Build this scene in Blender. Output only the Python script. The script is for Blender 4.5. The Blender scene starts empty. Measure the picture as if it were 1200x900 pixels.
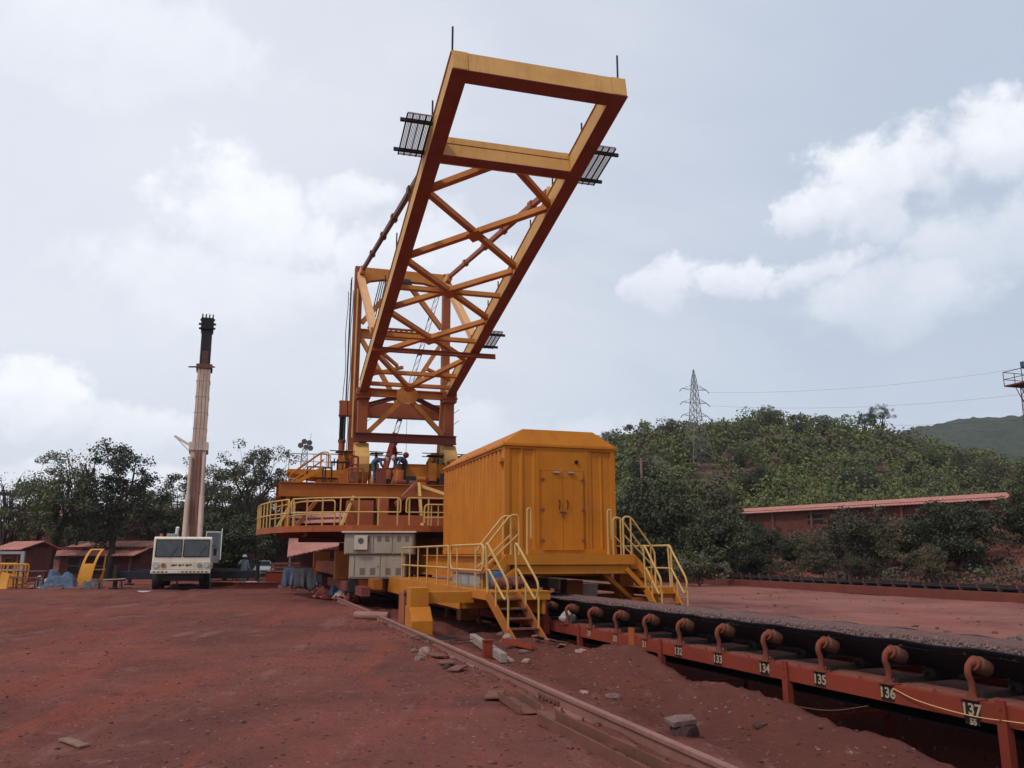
import bpy, bmesh, math, random
import numpy as np
from mathutils import Vector, Matrix, noise as mnoise
rnd = random.Random(7)
scene = bpy.context.scene
COL = scene.collection
PI = math.pi

# ------------------------------------------------------------------ camera
EYE = 1.75
PITCH = math.atan(200 / 960)
cam_d = bpy.data.cameras.new('camera')
cam_d.sensor_width = 36; cam_d.lens = 28.8
cam_d.clip_start = 0.1; cam_d.clip_end = 6000
cam = bpy.data.objects.new('camera', cam_d); COL.objects.link(cam)
cam.location = (0, 0, EYE); cam.rotation_euler = (PI / 2 + PITCH, 0, 0)
scene.camera = cam
_c, _s = math.cos(PITCH), math.sin(PITCH)

def at(px, py, y):
    """World point on the sight line of photo pixel (px, py) at distance y."""
    r = (px - 600) / 960; u = (450 - py) / 960
    t = y / (_c - u * _s)
    return Vector((r * t, y, EYE + (_s + u * _c) * t))

# two frames: the yard (rails, conveyor, cabin) and the slewing machine
YA = math.radians(18.07)
SA = 0.27800775
SO = Vector((-5.636, 43.0, 0))
def Yd(v, u, z=0.0):
    return Vector((v * math.cos(YA) - u * math.sin(YA), v * math.sin(YA) + u * math.cos(YA), z))
def Sl(x, y, z=0.0):
    return SO + Vector((x * math.cos(SA) - y * math.sin(SA), x * math.sin(SA) + y * math.cos(SA), z))
CD = .0477            # the conveyor runs a few degrees off the rails
def Yc(v, u, z=0.0):
    p = Yd(7.13, 12.8); a = YA + CD; v -= 7.13; u -= 12.8
    return Vector((p.x + v * math.cos(a) - u * math.sin(a), p.y + v * math.sin(a) + u * math.cos(a), z))
def yv(x, y):
    return x * math.cos(YA) + y * math.sin(YA), -x * math.sin(YA) + y * math.cos(YA)

# ------------------------------------------------------------------ mesh builder
def V3(*a): return Vector(a if len(a) == 3 else a[0])

class MB:
    def __init__(s): s.v = []; s.f = []; s.m = []; s.sm = []
    def add(s, vs, fs, m=0, sm=False):
        b = len(s.v); s.v.extend([tuple(x) for x in vs])
        for f in fs: s.f.append([b + i for i in f]); s.m.append(m); s.sm.append(sm)
        return s
    def box(s, x0, x1, y0, y1, z0, z1, m=0):
        v = [(x, y, z) for z in (z0, z1) for y in (y0, y1) for x in (x0, x1)]
        return s.add(v, [(0, 2, 3, 1), (4, 5, 7, 6), (0, 1, 5, 4), (2, 6, 7, 3), (0, 4, 6, 2), (1, 3, 7, 5)], m)
    def bar(s, p, q, w, h, up=(0, 0, 1), m=0, w2=None, h2=None):
        p = V3(p); q = V3(q); d = (q - p).normalized(); up = V3(up)
        sd = d.cross(up)
        if sd.length < 1e-4: sd = d.cross(Vector((1, 0, 0)))
        sd.normalize(); n = sd.cross(d).normalized()
        vs = []
        for c, ww, hh in ((p, w, h), (q, w2 or w, h2 or h)):
            for a, b in ((-1, -1), (1, -1), (1, 1), (-1, 1)):
                vs.append(c + sd * (a * ww / 2) + n * (b * hh / 2))
        return s.add(vs, [(0, 1, 2, 3), (4, 7, 6, 5), (0, 4, 5, 1), (1, 5, 6, 2), (2, 6, 7, 3), (3, 7, 4, 0)], m)
    def ibeam(s, p, q, w, h, up=(0, 0, 1), t=.03, m=0):
        p = V3(p); q = V3(q); d = (q - p).normalized(); up = V3(up)
        sd = d.cross(up).normalized(); n = sd.cross(d).normalized()
        s.bar(p + n * (h / 2 - t / 2), q + n * (h / 2 - t / 2), w, t, up, m)
        s.bar(p - n * (h / 2 - t / 2), q - n * (h / 2 - t / 2), w, t, up, m)
        s.bar(p, q, t, h - 2 * t, up, m); return s
    def tube(s, pts, r, n=8, cap=True, m=0, sm=True):
        pts = [V3(p) for p in pts]; N = len(pts)
        rs = r if isinstance(r, (list, tuple)) else [r] * N
        t0 = (pts[1] - pts[0]).normalized()
        a = t0.orthogonal().normalized(); vs = []
        for i, p in enumerate(pts):
            if i == 0: t = t0
            elif i == N - 1: t = (pts[i] - pts[i - 1]).normalized()
            else:
                t = ((pts[i + 1] - pts[i]).normalized() + (pts[i] - pts[i - 1]).normalized())
                t = t.normalized() if t.length > 1e-6 else (pts[i] - pts[i - 1]).normalized()
            a = (a - t * a.dot(t)); a = a.normalized() if a.length > 1e-6 else t.orthogonal().normalized()
            b = t.cross(a)
            for k in range(n):
                ph = 2 * PI * k / n
                vs.append(p + (a * math.cos(ph) + b * math.sin(ph)) * rs[i])
        fs = [(i * n + k, i * n + (k + 1) % n, (i + 1) * n + (k + 1) % n, (i + 1) * n + k) for i in range(N - 1) for k in range(n)]
        s.add(vs, fs, m, sm)
        if cap:
            s.add(vs[:n], [tuple(range(n))[::-1]], m); s.add(vs[-n:], [tuple(range(n))], m)
        return s
    def cyl(s, p, q, r, n=14, m=0, r2=None):
        return s.tube([p, q], [r, r2 if r2 is not None else r], n, True, m, True)
    def prism(s, poly, off, m=0):
        poly = [V3(p) for p in poly]; off = V3(off); n = len(poly)
        vs = poly + [p + off for p in poly]
        nrm = Vector((0, 0, 0))
        for i in range(n): nrm += poly[i].cross(poly[(i + 1) % n])
        fl = nrm.dot(off) > 0
        fs = [tuple(range(n)), tuple(range(n, 2 * n))[::-1]] + [(i, i + n, (i + 1) % n + n, (i + 1) % n) for i in range(n)]
        if fl: fs = [f[::-1] for f in fs]
        return s.add(vs, fs, m)
    def blob(s, c, r, seed=0, amp=.25, sub=2, m=0, flat=False, freq=1.3):
        c = V3(c); r = V3(r) if not isinstance(r, (int, float)) else Vector((r, r, r))
        vs0, fs = ICO[sub]; vs = []
        for v in vs0:
            k = 1 + amp * mnoise.noise(v * freq + Vector((seed * 3.7, seed * 1.3, -seed * 2.1))) + amp * .5 * mnoise.noise(v * freq * 2.7 + Vector((seed, -seed * 5.1, seed)))
            vs.append(c + Vector((v.x * r.x, v.y * r.y, v.z * r.z)) * k)
        return s.add(vs, fs, m, not flat)
    def build(s, name, mats, parent=None, origin=(0, 0, 0), bevel=0, seg=2):
        me = bpy.data.meshes.new(name)
        o = V3(origin)
        me.from_pydata([(x - o.x, y - o.y, z - o.z) for x, y, z in s.v], [], s.f)
        for mt in (mats if isinstance(mats, (list, tuple)) else [mats]): me.materials.append(mt)
        me.polygons.foreach_set('material_index', s.m)
        me.polygons.foreach_set('use_smooth', s.sm)
        me.update()
        ob = bpy.data.objects.new(name, me); COL.objects.link(ob)
        if parent: ob.parent = parent
        if bevel:
            md = ob.modifiers.new('edge', 'BEVEL'); md.width = bevel; md.segments = seg; md.limit_method = 'ANGLE'; md.angle_limit = math.radians(40)
        return ob

def _ico(sub):
    bm = bmesh.new(); bmesh.ops.create_icosphere(bm, subdivisions=sub, radius=1)
    r = ([v.co.copy() for v in bm.verts], [tuple(v.index for v in f.verts) for f in bm.faces]); bm.free(); return r
ICO = {i: _ico(i) for i in (1, 2, 3)}

def fillet(pts, r, n=5):
    pts = [V3(p) for p in pts]; out = [pts[0]]
    for i in range(1, len(pts) - 1):
        a, b, c = pts[i - 1], pts[i], pts[i + 1]
        d1 = (a - b); d2 = (c - b); k = min(r, d1.length * .48, d2.length * .48)
        p1 = b + d1.normalized() * k; p2 = b + d2.normalized() * k
        for j in range(n + 1):
            t = j / n; out.append(p1 * (1 - t) ** 2 + b * 2 * t * (1 - t) + p2 * t * t)
    out.append(pts[-1]); return out

def big_mesh(name, verts, quads, mats, parent=None, mat_idx=None, tri=False):
    """numpy verts (n,3), faces (m,4 or 3) -> object"""
    me = bpy.data.meshes.new(name); k = quads.shape[1]
    me.vertices.add(len(verts)); me.vertices.foreach_set('co', np.asarray(verts, np.float32).ravel())
    me.loops.add(quads.size); me.loops.foreach_set('vertex_index', np.asarray(quads, np.int32).ravel())
    me.polygons.add(len(quads))
    me.polygons.foreach_set('loop_start', np.arange(0, quads.size, k, dtype=np.int32))
    me.polygons.foreach_set('loop_total', np.full(len(quads), k, np.int32))
    for mt in (mats if isinstance(mats, (list, tuple)) else [mats]): me.materials.append(mt)
    if mat_idx is not None: me.polygons.foreach_set('material_index', np.asarray(mat_idx, np.int32))
    me.update(calc_edges=True)
    ob = bpy.data.objects.new(name, me); COL.objects.link(ob)
    if parent: ob.parent = parent
    return ob

# ------------------------------------------------------------------ naming
def tag(o, label=None, cat=None, group=None, kind=None):
    if label: o['label'] = label
    if cat: o['category'] = cat
    if group: o['group'] = group
    if kind: o['kind'] = kind
    return o
def thing(name, label, cat, loc=(0, 0, 0), rz=0.0, group=None):
    o = bpy.data.objects.new(name, None); COL.objects.link(o); o.empty_display_size = .3
    o.location = loc; o.rotation_euler = (0, 0, rz)
    return tag(o, label, cat, group)
def copy_tree(o, parent=None):
    c = o.copy(); COL.objects.link(c)
    if parent: c.parent = parent
    for ch in list(o.children): copy_tree(ch, c)
    return c

# ------------------------------------------------------------------ materials
def nd(nt, t, **k):
    n = nt.nodes.new(t)
    for a, b in k.items():
        if a.startswith('i_'):
            key = a[2:]; key = int(key) if key.isdigit() else key.replace('_', ' ')
            n.inputs[key].default_value = b
        else: setattr(n, a, b)
    return n
def mixc(nt, fac, a, b, bt='MIX'):
    n = nt.nodes.new('ShaderNodeMix'); n.data_type = 'RGBA'; n.blend_type = bt
    for i, x in ((0, fac), (6, a), (7, b)):
        if hasattr(x, 'links'): nt.links.new(x, n.inputs[i])
        else: n.inputs[i].default_value = x if i == 0 else (*x[:3], 1)
    return n.outputs[2]
def ramp(nt, src, p0, p1, c0=0.0, c1=1.0):
    n = nt.nodes.new('ShaderNodeMapRange'); n.interpolation_type = 'SMOOTHSTEP'
    nt.links.new(src, n.inputs[0]); n.inputs[1].default_value = p0; n.inputs[2].default_value = p1
    n.inputs[3].default_value = c0; n.inputs[4].default_value = c1
    return n.outputs[0]
def math_(nt, op, a, b=None):
    n = nt.nodes.new('ShaderNodeMath'); n.operation = op
    for i, x in ((0, a), (1, b)):
        if x is None: continue
        if hasattr(x, 'links'): nt.links.new(x, n.inputs[i])
        else: n.inputs[i].default_value = x
    return n.outputs[0]
def noise_(nt, vec, scale, detail=4, rough=.55, dist=0.0):
    n = nd(nt, 'ShaderNodeTexNoise'); n.inputs['Scale'].default_value = scale; n.inputs['Detail'].default_value = detail
    n.inputs['Roughness'].default_value = rough; n.inputs['Distortion'].default_value = dist
    nt.links.new(vec, n.inputs['Vector']); return n.outputs['Fac']
def newmat(name):
    m = bpy.data.materials.new(name); m.use_nodes = True; nt = m.node_tree
    b = nt.nodes['Principled BSDF']; return m, nt, b
def coords(nt, scale=(1, 1, 1), kind='Object'):
    tc = nd(nt, 'ShaderNodeTexCoord'); mp = nd(nt, 'ShaderNodeMapping'); mp.inputs['Scale'].default_value = scale
    nt.links.new(tc.outputs[kind], mp.inputs['Vector']); return mp.outputs['Vector']
def bump(nt, b, h, strength, dist=.02):
    n = nd(nt, 'ShaderNodeBump'); n.inputs['Strength'].default_value = strength; n.inputs['Distance'].default_value = dist
    nt.links.new(h, n.inputs['Height']); nt.links.new(n.outputs[0], b.inputs['Normal'])

DUST = (.2, .065, .048)
def paint(name, col, col2=None, rust=.35, dust=.3, rough=.5, sc=1.0, rustcol=(.09, .03, .018), metal=0.0, spec=.22, runs=.3):
    """weathered paint: patchy fading, vertical run streaks, rust specks, red dust"""
    m, nt, b = newmat(name)
    c = coords(nt); cs = coords(nt, (5 * sc, 5 * sc, .45 * sc))
    col2 = col2 or tuple(x * .72 for x in col)
    n1 = noise_(nt, c, 1.1 * sc, 5, .6)
    base = mixc(nt, ramp(nt, n1, .32, .72), col, col2)
    st = noise_(nt, cs, 1.0, 5, .6)
    base = mixc(nt, ramp(nt, st, .52, .8, 0, dust), base, DUST)
    # rust and dirt runs hanging below seams
    cr = coords(nt, (9 * sc, 9 * sc, .22 * sc)); sr = noise_(nt, cr, 1.0, 6, .7, .4)
    base = mixc(nt, math_(nt, 'MULTIPLY', ramp(nt, sr, .56, .74, 0, runs), ramp(nt, noise_(nt, c, .8 * sc, 3), .4, .6)), base, tuple(a * .45 + b_ * .5 for a, b_ in zip(rustcol, col)))
    n2 = noise_(nt, c, 7 * sc, 7, .72)
    rm = ramp(nt, n2, .66 - .06 * rust, .72 - .04 * rust, 0, min(1, .5 + rust))
    base = mixc(nt, math_(nt, 'MULTIPLY', rm, ramp(nt, n1, .38, .62)), base, rustcol)
    nt.links.new(base, b.inputs['Base Color'])
    nt.links.new(ramp(nt, n2, .3, .7, rough - .1, rough + .2), b.inputs['Roughness'])
    b.inputs['Metallic'].default_value = metal
    b.inputs['Specular IOR Level'].default_value = spec
    bump(nt, b, math_(nt, 'ADD', math_(nt, 'MULTIPLY', noise_(nt, c, 1.7, 2), .6), math_(nt, 'MULTIPLY', n2, .12)), .25, .03)
    return m
def rough_mat(name, a, b2, c3=None, sc=3.0, rough=.9, bstr=.4, bd=.03):
    m, nt, b = newmat(name); c = coords(nt)
    n1 = noise_(nt, c, sc, 6, .65); base = mixc(nt, ramp(nt, n1, .3, .7), a, b2)
    if c3: base = mixc(nt, ramp(nt, noise_(nt, c, sc * 3.1, 5, .7), .55, .68), base, c3)
    nt.links.new(base, b.inputs['Base Color']); b.inputs['Roughness'].default_value = rough; b.inputs['Specular IOR Level'].default_value = .1
    bump(nt, b, noise_(nt, c, sc * 4, 6, .7), bstr, bd); return m

M = {}
M['cabin'] = paint('cabin_paint', (.48, .162, .008), (.41, .13, .007), rust=.35, dust=.4, rough=.55, runs=.55)
M['deckyel'] = paint('deck_paint', (.48, .172, .013), (.39, .13, .011), rust=.45, dust=.4, rough=.55)
M['railyel'] = paint('railing_paint', (.55, .35, .12), (.46, .26, .075), rust=.2, dust=.2, rough=.5)
M['boom'] = paint('boom_paint', (.60, .34, .11), (.53, .275, .08), rust=.35, dust=.35, rough=.55)
M['pylon'] = paint('pylon_paint', (.31, .085, .032), (.25, .065, .026), rust=.4, dust=.4, rough=.6)
M['brace'] = paint('brace_paint', (.50, .20, .045), (.41, .145, .034), rust=.3, dust=.3, rough=.6)
M['strut'] = paint('strut_paint', (.66, .36, .16), (.58, .29, .12), rust=.2, dust=.15)
M['primer'] = paint('red_primer', (.17, .045, .032), (.13, .035, .026), rust=.5, dust=.3, rough=.7)
M['orange'] = paint('orange_paint', (.32, .08, .02), (.26, .062, .018), rust=.3, dust=.25)
M['redox'] = paint('red_oxide', (.225, .042, .025), (.18, .034, .022), rust=.5, dust=.1, rough=.8, spec=.06)
M['redroller'] = paint('roller_paint', (.13, .058, .036), (.10, .045, .03), rust=.5, dust=.4, rough=.6)
M['grey'] = paint('cabinet_grey', (.33, .29, .23), (.28, .245, .2), rust=.3, dust=.4)
M['greylight'] = paint('cabinet_roof', (.55, .47, .38), (.48, .4, .32), rust=.2, dust=.3)
M['cream'] = paint('cream_paint', (.74, .66, .53), (.64, .55, .43), rust=.45, dust=.3)
M['craneboom'] = paint('crane_boom_paint', (.58, .43, .35), (.47, .32, .26), rust=.4, dust=.35)
M['dark'] = paint('dark_steel', (.02, .019, .02), (.03, .022, .02), rust=.3, dust=.25, rough=.6)
M['navy'] = paint('dark_blue_steel', (.018, .022, .032), (.025, .026, .034), rust=.2, dust=.2, rough=.6)
M['rubber'] = rough_mat('rubber', (.02, .02, .022), (.032, .028, .028), (.06, .032, .028), 6, .75, .2)
M['belt'] = rough_mat('belt_rubber', (.012, .014, .02), (.02, .021, .028), (.035, .024, .026), 2.5, .55, .1)
M['steel'] = paint('galvanised_steel', (.36, .36, .37), (.28, .28, .3), rust=.2, dust=.2, metal=.4)
M['flangeshade'] = paint('flange_shade_paint', (.27, .082, .055), (.21, .062, .042), rust=.4, dust=.3, rough=.65)  # dim red shade of the boom undersides put into this colour
M['deckgird'] = paint('deck_girder_paint', (.36, .108, .016), (.27, .078, .014), rust=.4, dust=.35)
M['vent'] = paint('vent_grey', (.16, .135, .11), (.13, .11, .09), rust=.3, dust=.3)
M['pylongrey'] = paint('old_galvanised_steel', (.17, .165, .165), (.14, .135, .14), rust=.3, dust=.2, metal=.1)
M['mesh'] = paint('walkway_sheet', (.42, .42, .44), (.32, .32, .35), rust=.1, dust=.1, rough=.6)
M['railsteel'] = paint('rail_steel', (.27, .13, .105), (.22, .1, .085), rust=.3, dust=.5, rough=.55, sc=2, metal=.1)
M['rustiron'] = paint('rusty_iron', (.17, .068, .048), (.12, .05, .038), rust=.6, dust=.5, rough=.8, sc=2)
M['white'] = paint('white_paint', (.75, .75, .73), (.66, .66, .64), rust=.1, dust=.15)
M['black'] = rough_mat('black_paint', (.012, .012, .012), (.02, .018, .018), None, 9, .6, .1)
M['digit'] = rough_mat('stencil_cream', (.42, .33, .22), (.30, .22, .15), (.10, .045, .035), 26, .8, .1)
M['rock'] = rough_mat('rock', (.2, .13, .115), (.12, .068, .058), (.27, .2, .18), 4, .95, .7)
M['rockred'] = rough_mat('red_stone', (.17, .078, .062), (.11, .05, .042), (.24, .13, .11), 4, .95, .7)
M['dustred'] = rough_mat('red_dust', (.22, .082, .062), (.16, .06, .048), (.26, .12, .1), 9, .97, .6)
M['rockpale'] = rough_mat('pale_rock', (.32, .21, .185), (.24, .13, .11), (.19, .08, .062), 4, .95, .6)
M['rockdark'] = rough_mat('dark_rock', (.06, .038, .036), (.1, .05, .043), None, 5, .95, .8)
M['plank'] = rough_mat('weathered_plank', (.26, .15, .115), (.19, .1, .08), None, 5, .9, .4)
M['tarpblue'] = rough_mat('blue_cloth', (.1, .14, .21), (.06, .085, .14), (.18, .17, .18), 2.5, .8, .3)
M['tarpgrey'] = rough_mat('grey_cloth', (.12, .115, .13), (.07, .065, .075), (.2, .16, .155), 2.5, .85, .3)
M['ragred'] = rough_mat('red_cloth', (.38, .14, .11), (.3, .1, .08), (.45, .3, .26), 6, .9, .3)
M['sack'] = rough_mat('pale_sack', (.5, .46, .43), (.38, .33, .3), (.25, .15, .12), 7, .9, .4)
M['concrete'] = rough_mat('concrete', (.3, .25, .22), (.23, .17, .15), (.18, .1, .08), 2, .95, .3)
M['sheetroof'] = paint('roof_sheet', (.42, .18, .14), (.34, .13, .1), rust=.3, dust=.3, rough=.7)
M['brick'] = rough_mat('red_wall', (.13, .042, .033), (.1, .032, .027), (.06, .024, .021), 1.2, .9, .2)
M['bark'] = rough_mat('bark', (.07, .05, .04), (.045, .032, .026), None, 6, .95, .6)
M['twig'] = rough_mat('dry_twig', (.13, .075, .06), (.1, .06, .05), None, 6, .95, .3)
M['skin'] = rough_mat('skin', (.17, .085, .055), (.15, .075, .05), None, 8, .6, .05)
M['shirtred'] = rough_mat('red_shirt', (.16, .02, .022), (.12, .018, .02), None, 8, .9, .2)
M['denim'] = rough_mat('blue_overalls', (.07, .115, .18), (.05, .08, .135), None, 8, .9, .2)
M['darkcloth'] = rough_mat('dark_trousers', (.035, .035, .045), (.025, .025, .03), None, 8, .9, .2)
M['palecloth'] = rough_mat('pale_overalls', (.28, .36, .42), (.2, .27, .33), None, 8, .9, .2)
M['drumblue'] = paint('blue_drum', (.035, .09, .19), (.03, .075, .15), rust=.2, dust=.2)
def glass_mat():
    m, nt, b = newmat('dark_glass'); c = coords(nt)
    nt.links.new(mixc(nt, ramp(nt, noise_(nt, c, 3, 4), .3, .7), (.03, .04, .045), (.055, .06, .06)), b.inputs['Base Color'])
    b.inputs['Roughness'].default_value = .12; b.inputs['Specular IOR Level'].default_value = .6; return m
M['glass'] = glass_mat()
def lens_mat(col):
    m, nt, b = newmat('lamp_lens'); c = coords(nt)
    nt.links.new(mixc(nt, noise_(nt, c, 40, 2), col, tuple(x * .7 for x in col)), b.inputs['Base Color']); b.inputs['Roughness'].default_value = .1; return m
M['lens'] = lens_mat((.6, .6, .58)); M['amber'] = lens_mat((.45, .12, .02))

def leaf_mat(name, a, b_, c_, rough=.65):
    """leaves: hue differs leaf by leaf and clump by clump, light passes through a little"""
    m, nt, b = newmat(name)
    g = nd(nt, 'ShaderNodeNewGeometry'); c = coords(nt)
    oi = nd(nt, 'ShaderNodeObjectInfo')
    n1 = noise_(nt, c, .45, 3, .6)
    base = mixc(nt, ramp(nt, n1, .35, .65), a, b_)
    base = mixc(nt, ramp(nt, g.outputs['Random Per Island'], .72, 1.0, 0, .8), base, c_)
    hs = nd(nt, 'ShaderNodeHueSaturation'); nt.links.new(base, hs.inputs['Color'])
    nt.links.new(ramp(nt, oi.outputs['Random'], 0, 1, .75, 1.25), hs.inputs['Value'])
    nt.links.new(hs.outputs[0], b.inputs['Base Color']); b.inputs['Roughness'].default_value = rough
    b.inputs['Specular IOR Level'].default_value = .3
    tr = nd(nt, 'ShaderNodeBsdfTranslucent'); nt.links.new(hs.outputs[0], tr.inputs['Color'])
    mx = nd(nt, 'ShaderNodeMixShader'); mx.inputs[0].default_value = .13
    nt.links.new(b.outputs[0], mx.inputs[1]); nt.links.new(tr.outputs[0], mx.inputs[2])
    nt.links.new(mx.outputs[0], nt.nodes['Material Output'].inputs['Surface']); return m
M['leaf'] = leaf_mat('leaves_green', (.072, .086, .036), (.09, .10, .042), (.15, .145, .085))
M['leafdark'] = leaf_mat('leaves_dark', (.045, .055, .025), (.06, .07, .03), (.10, .10, .055))
M['leafolive'] = leaf_mat('leaves_olive', (.085, .09, .05), (.105, .10, .057), (.14, .11, .07))
M['leafbrown'] = leaf_mat('leaves_brown', (.10, .06, .042), (.085, .065, .042), (.13, .075, .055))
M['leafolivebrown'] = leaf_mat('leaves_olive_brown', (.085, .068, .036), (.075, .07, .036), (.13, .09, .055))
M['leafhill'] = leaf_mat('leaves_hill', (.092, .118, .03), (.122, .13, .038), (.14, .115, .05))
M['leafpale'] = leaf_mat('leaves_pale', (.11, .13, .075), (.13, .15, .085), (.17, .17, .11))
# ================================================================== SKY, SUN
world = bpy.data.worlds.new('World'); scene.world = world; world.use_nodes = True
def build_world():
    nt = world.node_tree; nt.nodes.clear()
    out = nd(nt, 'ShaderNodeOutputWorld')
    sky = nd(nt, 'ShaderNodeTexSky'); sky.sky_type = 'NISHITA'; sky.sun_disc = False
    sky.sun_elevation = math.radians(52); sky.sun_rotation = math.radians(224); sky.air_density = 1.2; sky.dust_density = 2.5
    bg1 = nd(nt, 'ShaderNodeBackground'); bg1.inputs[1].default_value = .12; nt.links.new(sky.outputs[0], bg1.inputs[0])
    tc = nd(nt, 'ShaderNodeTexCoord'); dirv = tc.outputs['Generated']
    sep = nd(nt, 'ShaderNodeSeparateXYZ'); nt.links.new(dirv, sep.inputs[0])
    # cloud layer seen in perspective: direction projected on a flat ceiling
    den = math_(nt, 'ADD', math_(nt, 'MAXIMUM', sep.outputs[2], 0.0), .16)
    cx = math_(nt, 'DIVIDE', sep.outputs[0], den); cy = math_(nt, 'DIVIDE', sep.outputs[1], den)
    cmb = nd(nt, 'ShaderNodeCombineXYZ'); nt.links.new(cx, cmb.inputs[0]); nt.links.new(cy, cmb.inputs[1])
    veil = noise_(nt, cmb.outputs[0], .55, 6, .55, .6)
    fine = noise_(nt, cmb.outputs[0], 1.6, 7, .6, .3)
    # stratus veil colour: blue-grey to pale
    col = mixc(nt, ramp(nt, veil, .34, .68), (.49, .53, .62), (.65, .675, .725))
    # a little bluer and darker to the right, paler near the horizon
    col = mixc(nt, math_(nt, 'MULTIPLY', ramp(nt, sep.outputs[0], .08, -.45), .6), col, (.74, .755, .80))
    right = ramp(nt, sep.outputs[0], -.15, .55)
    col = mixc(nt, math_(nt, 'MULTIPLY', right, .62), col, (.345, .415, .53))
    hor = ramp(nt, sep.outputs[2], .30, .05)
    col = mixc(nt, math_(nt, 'MULTIPLY', hor, .5), col, (.56, .615, .70))
    # cumulus banks
    clouds = [  # px, py, rx, rz, white amount
        (295, 250, .10, .062, 1.0), (400, 230, .06, .035, .8), (430, 300, .08, .05, .75), (250, 330, .16, .06, .5), (1000, 215, .085, .055, 1.0), (1090, 185, .09, .045, .95), (1190, 150, .09, .05, .95), (925, 240, .045, .03, .8),
        (785, 335, .055, .032, .7), (865, 328, .05, .03, .85), (945, 325, .06, .024, .65), (1060, 350, .12, .04, .45), (1010, 275, .05, .03, .5), (35, 465, .07, .05, 1.0), (120, 490, .09, .035, .7),
        (1180, 275, .12, .05, .5), (520, 285, .1, .06, .6), (250, 575, .3, .035, .6), (80, 20, .2, .05, .55), (560, 520, .2, .05, .35)]
    dist = nd(nt, 'ShaderNodeTexNoise'); dist.inputs['Scale'].default_value = 11; dist.inputs['Detail'].default_value = 8; dist.inputs['Roughness'].default_value = .6
    nt.links.new(dirv, dist.inputs['Vector'])
    big = nd(nt, 'ShaderNodeTexNoise'); big.inputs['Scale'].default_value = 5; big.inputs['Detail'].default_value = 5
    nt.links.new(dirv, big.inputs['Vector'])
    wob = math_(nt, 'ADD', math_(nt, 'MULTIPLY', math_(nt, 'SUBTRACT', dist.outputs['Fac'], .5), 2.3), math_(nt, 'MULTIPLY', math_(nt, 'SUBTRACT', big.outputs['Fac'], .5), 1.3))
    wn = nd(nt, 'ShaderNodeTexNoise'); wn.inputs['Scale'].default_value = 7; wn.inputs['Detail'].default_value = 6; wn.inputs['Roughness'].default_value = .62; nt.links.new(dirv, wn.inputs['Vector'])
    wc = nd(nt, 'ShaderNodeSeparateColor'); nt.links.new(wn.outputs['Color'], wc.inputs[0])
    wx = math_(nt, 'ADD', sep.outputs[0], math_(nt, 'MULTIPLY', math_(nt, 'SUBTRACT', wc.outputs[0], .5), .22)); wz = math_(nt, 'ADD', sep.outputs[2], math_(nt, 'MULTIPLY', math_(nt, 'SUBTRACT', wc.outputs[1], .5), .12))
    total = None
    for px, py, rx, rz, w in clouds:
        d = (at(px, py, 1.0) - Vector((0, 0, EYE))).normalized()
        dx = math_(nt, 'DIVIDE', math_(nt, 'SUBTRACT', wx, d.x), rx)
        dz = math_(nt, 'DIVIDE', math_(nt, 'SUBTRACT', wz, d.z), rz)
        # flatter, softer base than top
        dzb = math_(nt, 'ADD', math_(nt, 'MAXIMUM', dz, 0.0), math_(nt, 'MULTIPLY', math_(nt, 'MINIMUM', dz, 0.0), .8))
        rr = math_(nt, 'ADD', math_(nt, 'MULTIPLY', dx, dx), math_(nt, 'MULTIPLY', dzb, dzb))
        v = math_(nt, 'ADD', math_(nt, 'SUBTRACT', 1.0, rr), wob)
        front = ramp(nt, sep.outputs[1], .0, .2)
        top = ramp(nt, dz, -1.1, .5, .35, 1.0)
        mk = math_(nt, 'MULTIPLY', math_(nt, 'MULTIPLY', ramp(nt, v, .05, .8, 0, w), front), top)
        total = mk if total is None else math_(nt, 'MAXIMUM', total, mk)
    shade = mixc(nt, ramp(nt, fine, .3, .72), (.70, .735, .80), (.90, .905, .92))
    lit = mixc(nt, ramp(nt, dist.outputs['Fac'], .35, .65), (.80, .81, .84), (.95, .95, .95))
    shade = mixc(nt, .5, shade, lit)
    col = mixc(nt, math_(nt, 'MULTIPLY', total, .9), col, shade)
    # scattered brighter wisps everywhere
    col = mixc(nt, ramp(nt, fine, .55, .78, 0, .22), col, (.82, .84, .875))
    # sky above the view dimmed on purpose to deepen the shade below
    col = mixc(nt, ramp(nt, sep.outputs[2], .62, .95, 0, .6), col, (.36, .38, .42))
    bg2 = nd(nt, 'ShaderNodeBackground'); bg2.inputs[1].default_value = 1.34; nt.links.new(col, bg2.inputs[0])
    mx = nd(nt, 'ShaderNodeMixShader'); mx.inputs[0].default_value = .88
    nt.links.new(bg1.outputs[0], mx.inputs[1]); nt.links.new(bg2.outputs[0], mx.inputs[2])
    nt.links.new(mx.outputs[0], out.inputs['Surface'])
build_world()
sun_d = bpy.data.lights.new('sun', 'SUN'); sun_d.energy = 1.7; sun_d.angle = math.radians(6); sun_d.color = (1.0, .95, .88)
sun = bpy.data.objects.new('sun', sun_d); COL.objects.link(sun); sun.location = (-30, -40, 60)
_sd = Vector((math.sin(math.radians(224)) * math.cos(math.radians(52)), math.cos(math.radians(224)) * math.cos(math.radians(52)), math.sin(math.radians(52))))
sun.rotation_euler = (-_sd).to_track_quat('-Z', 'Y').to_euler()

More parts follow.
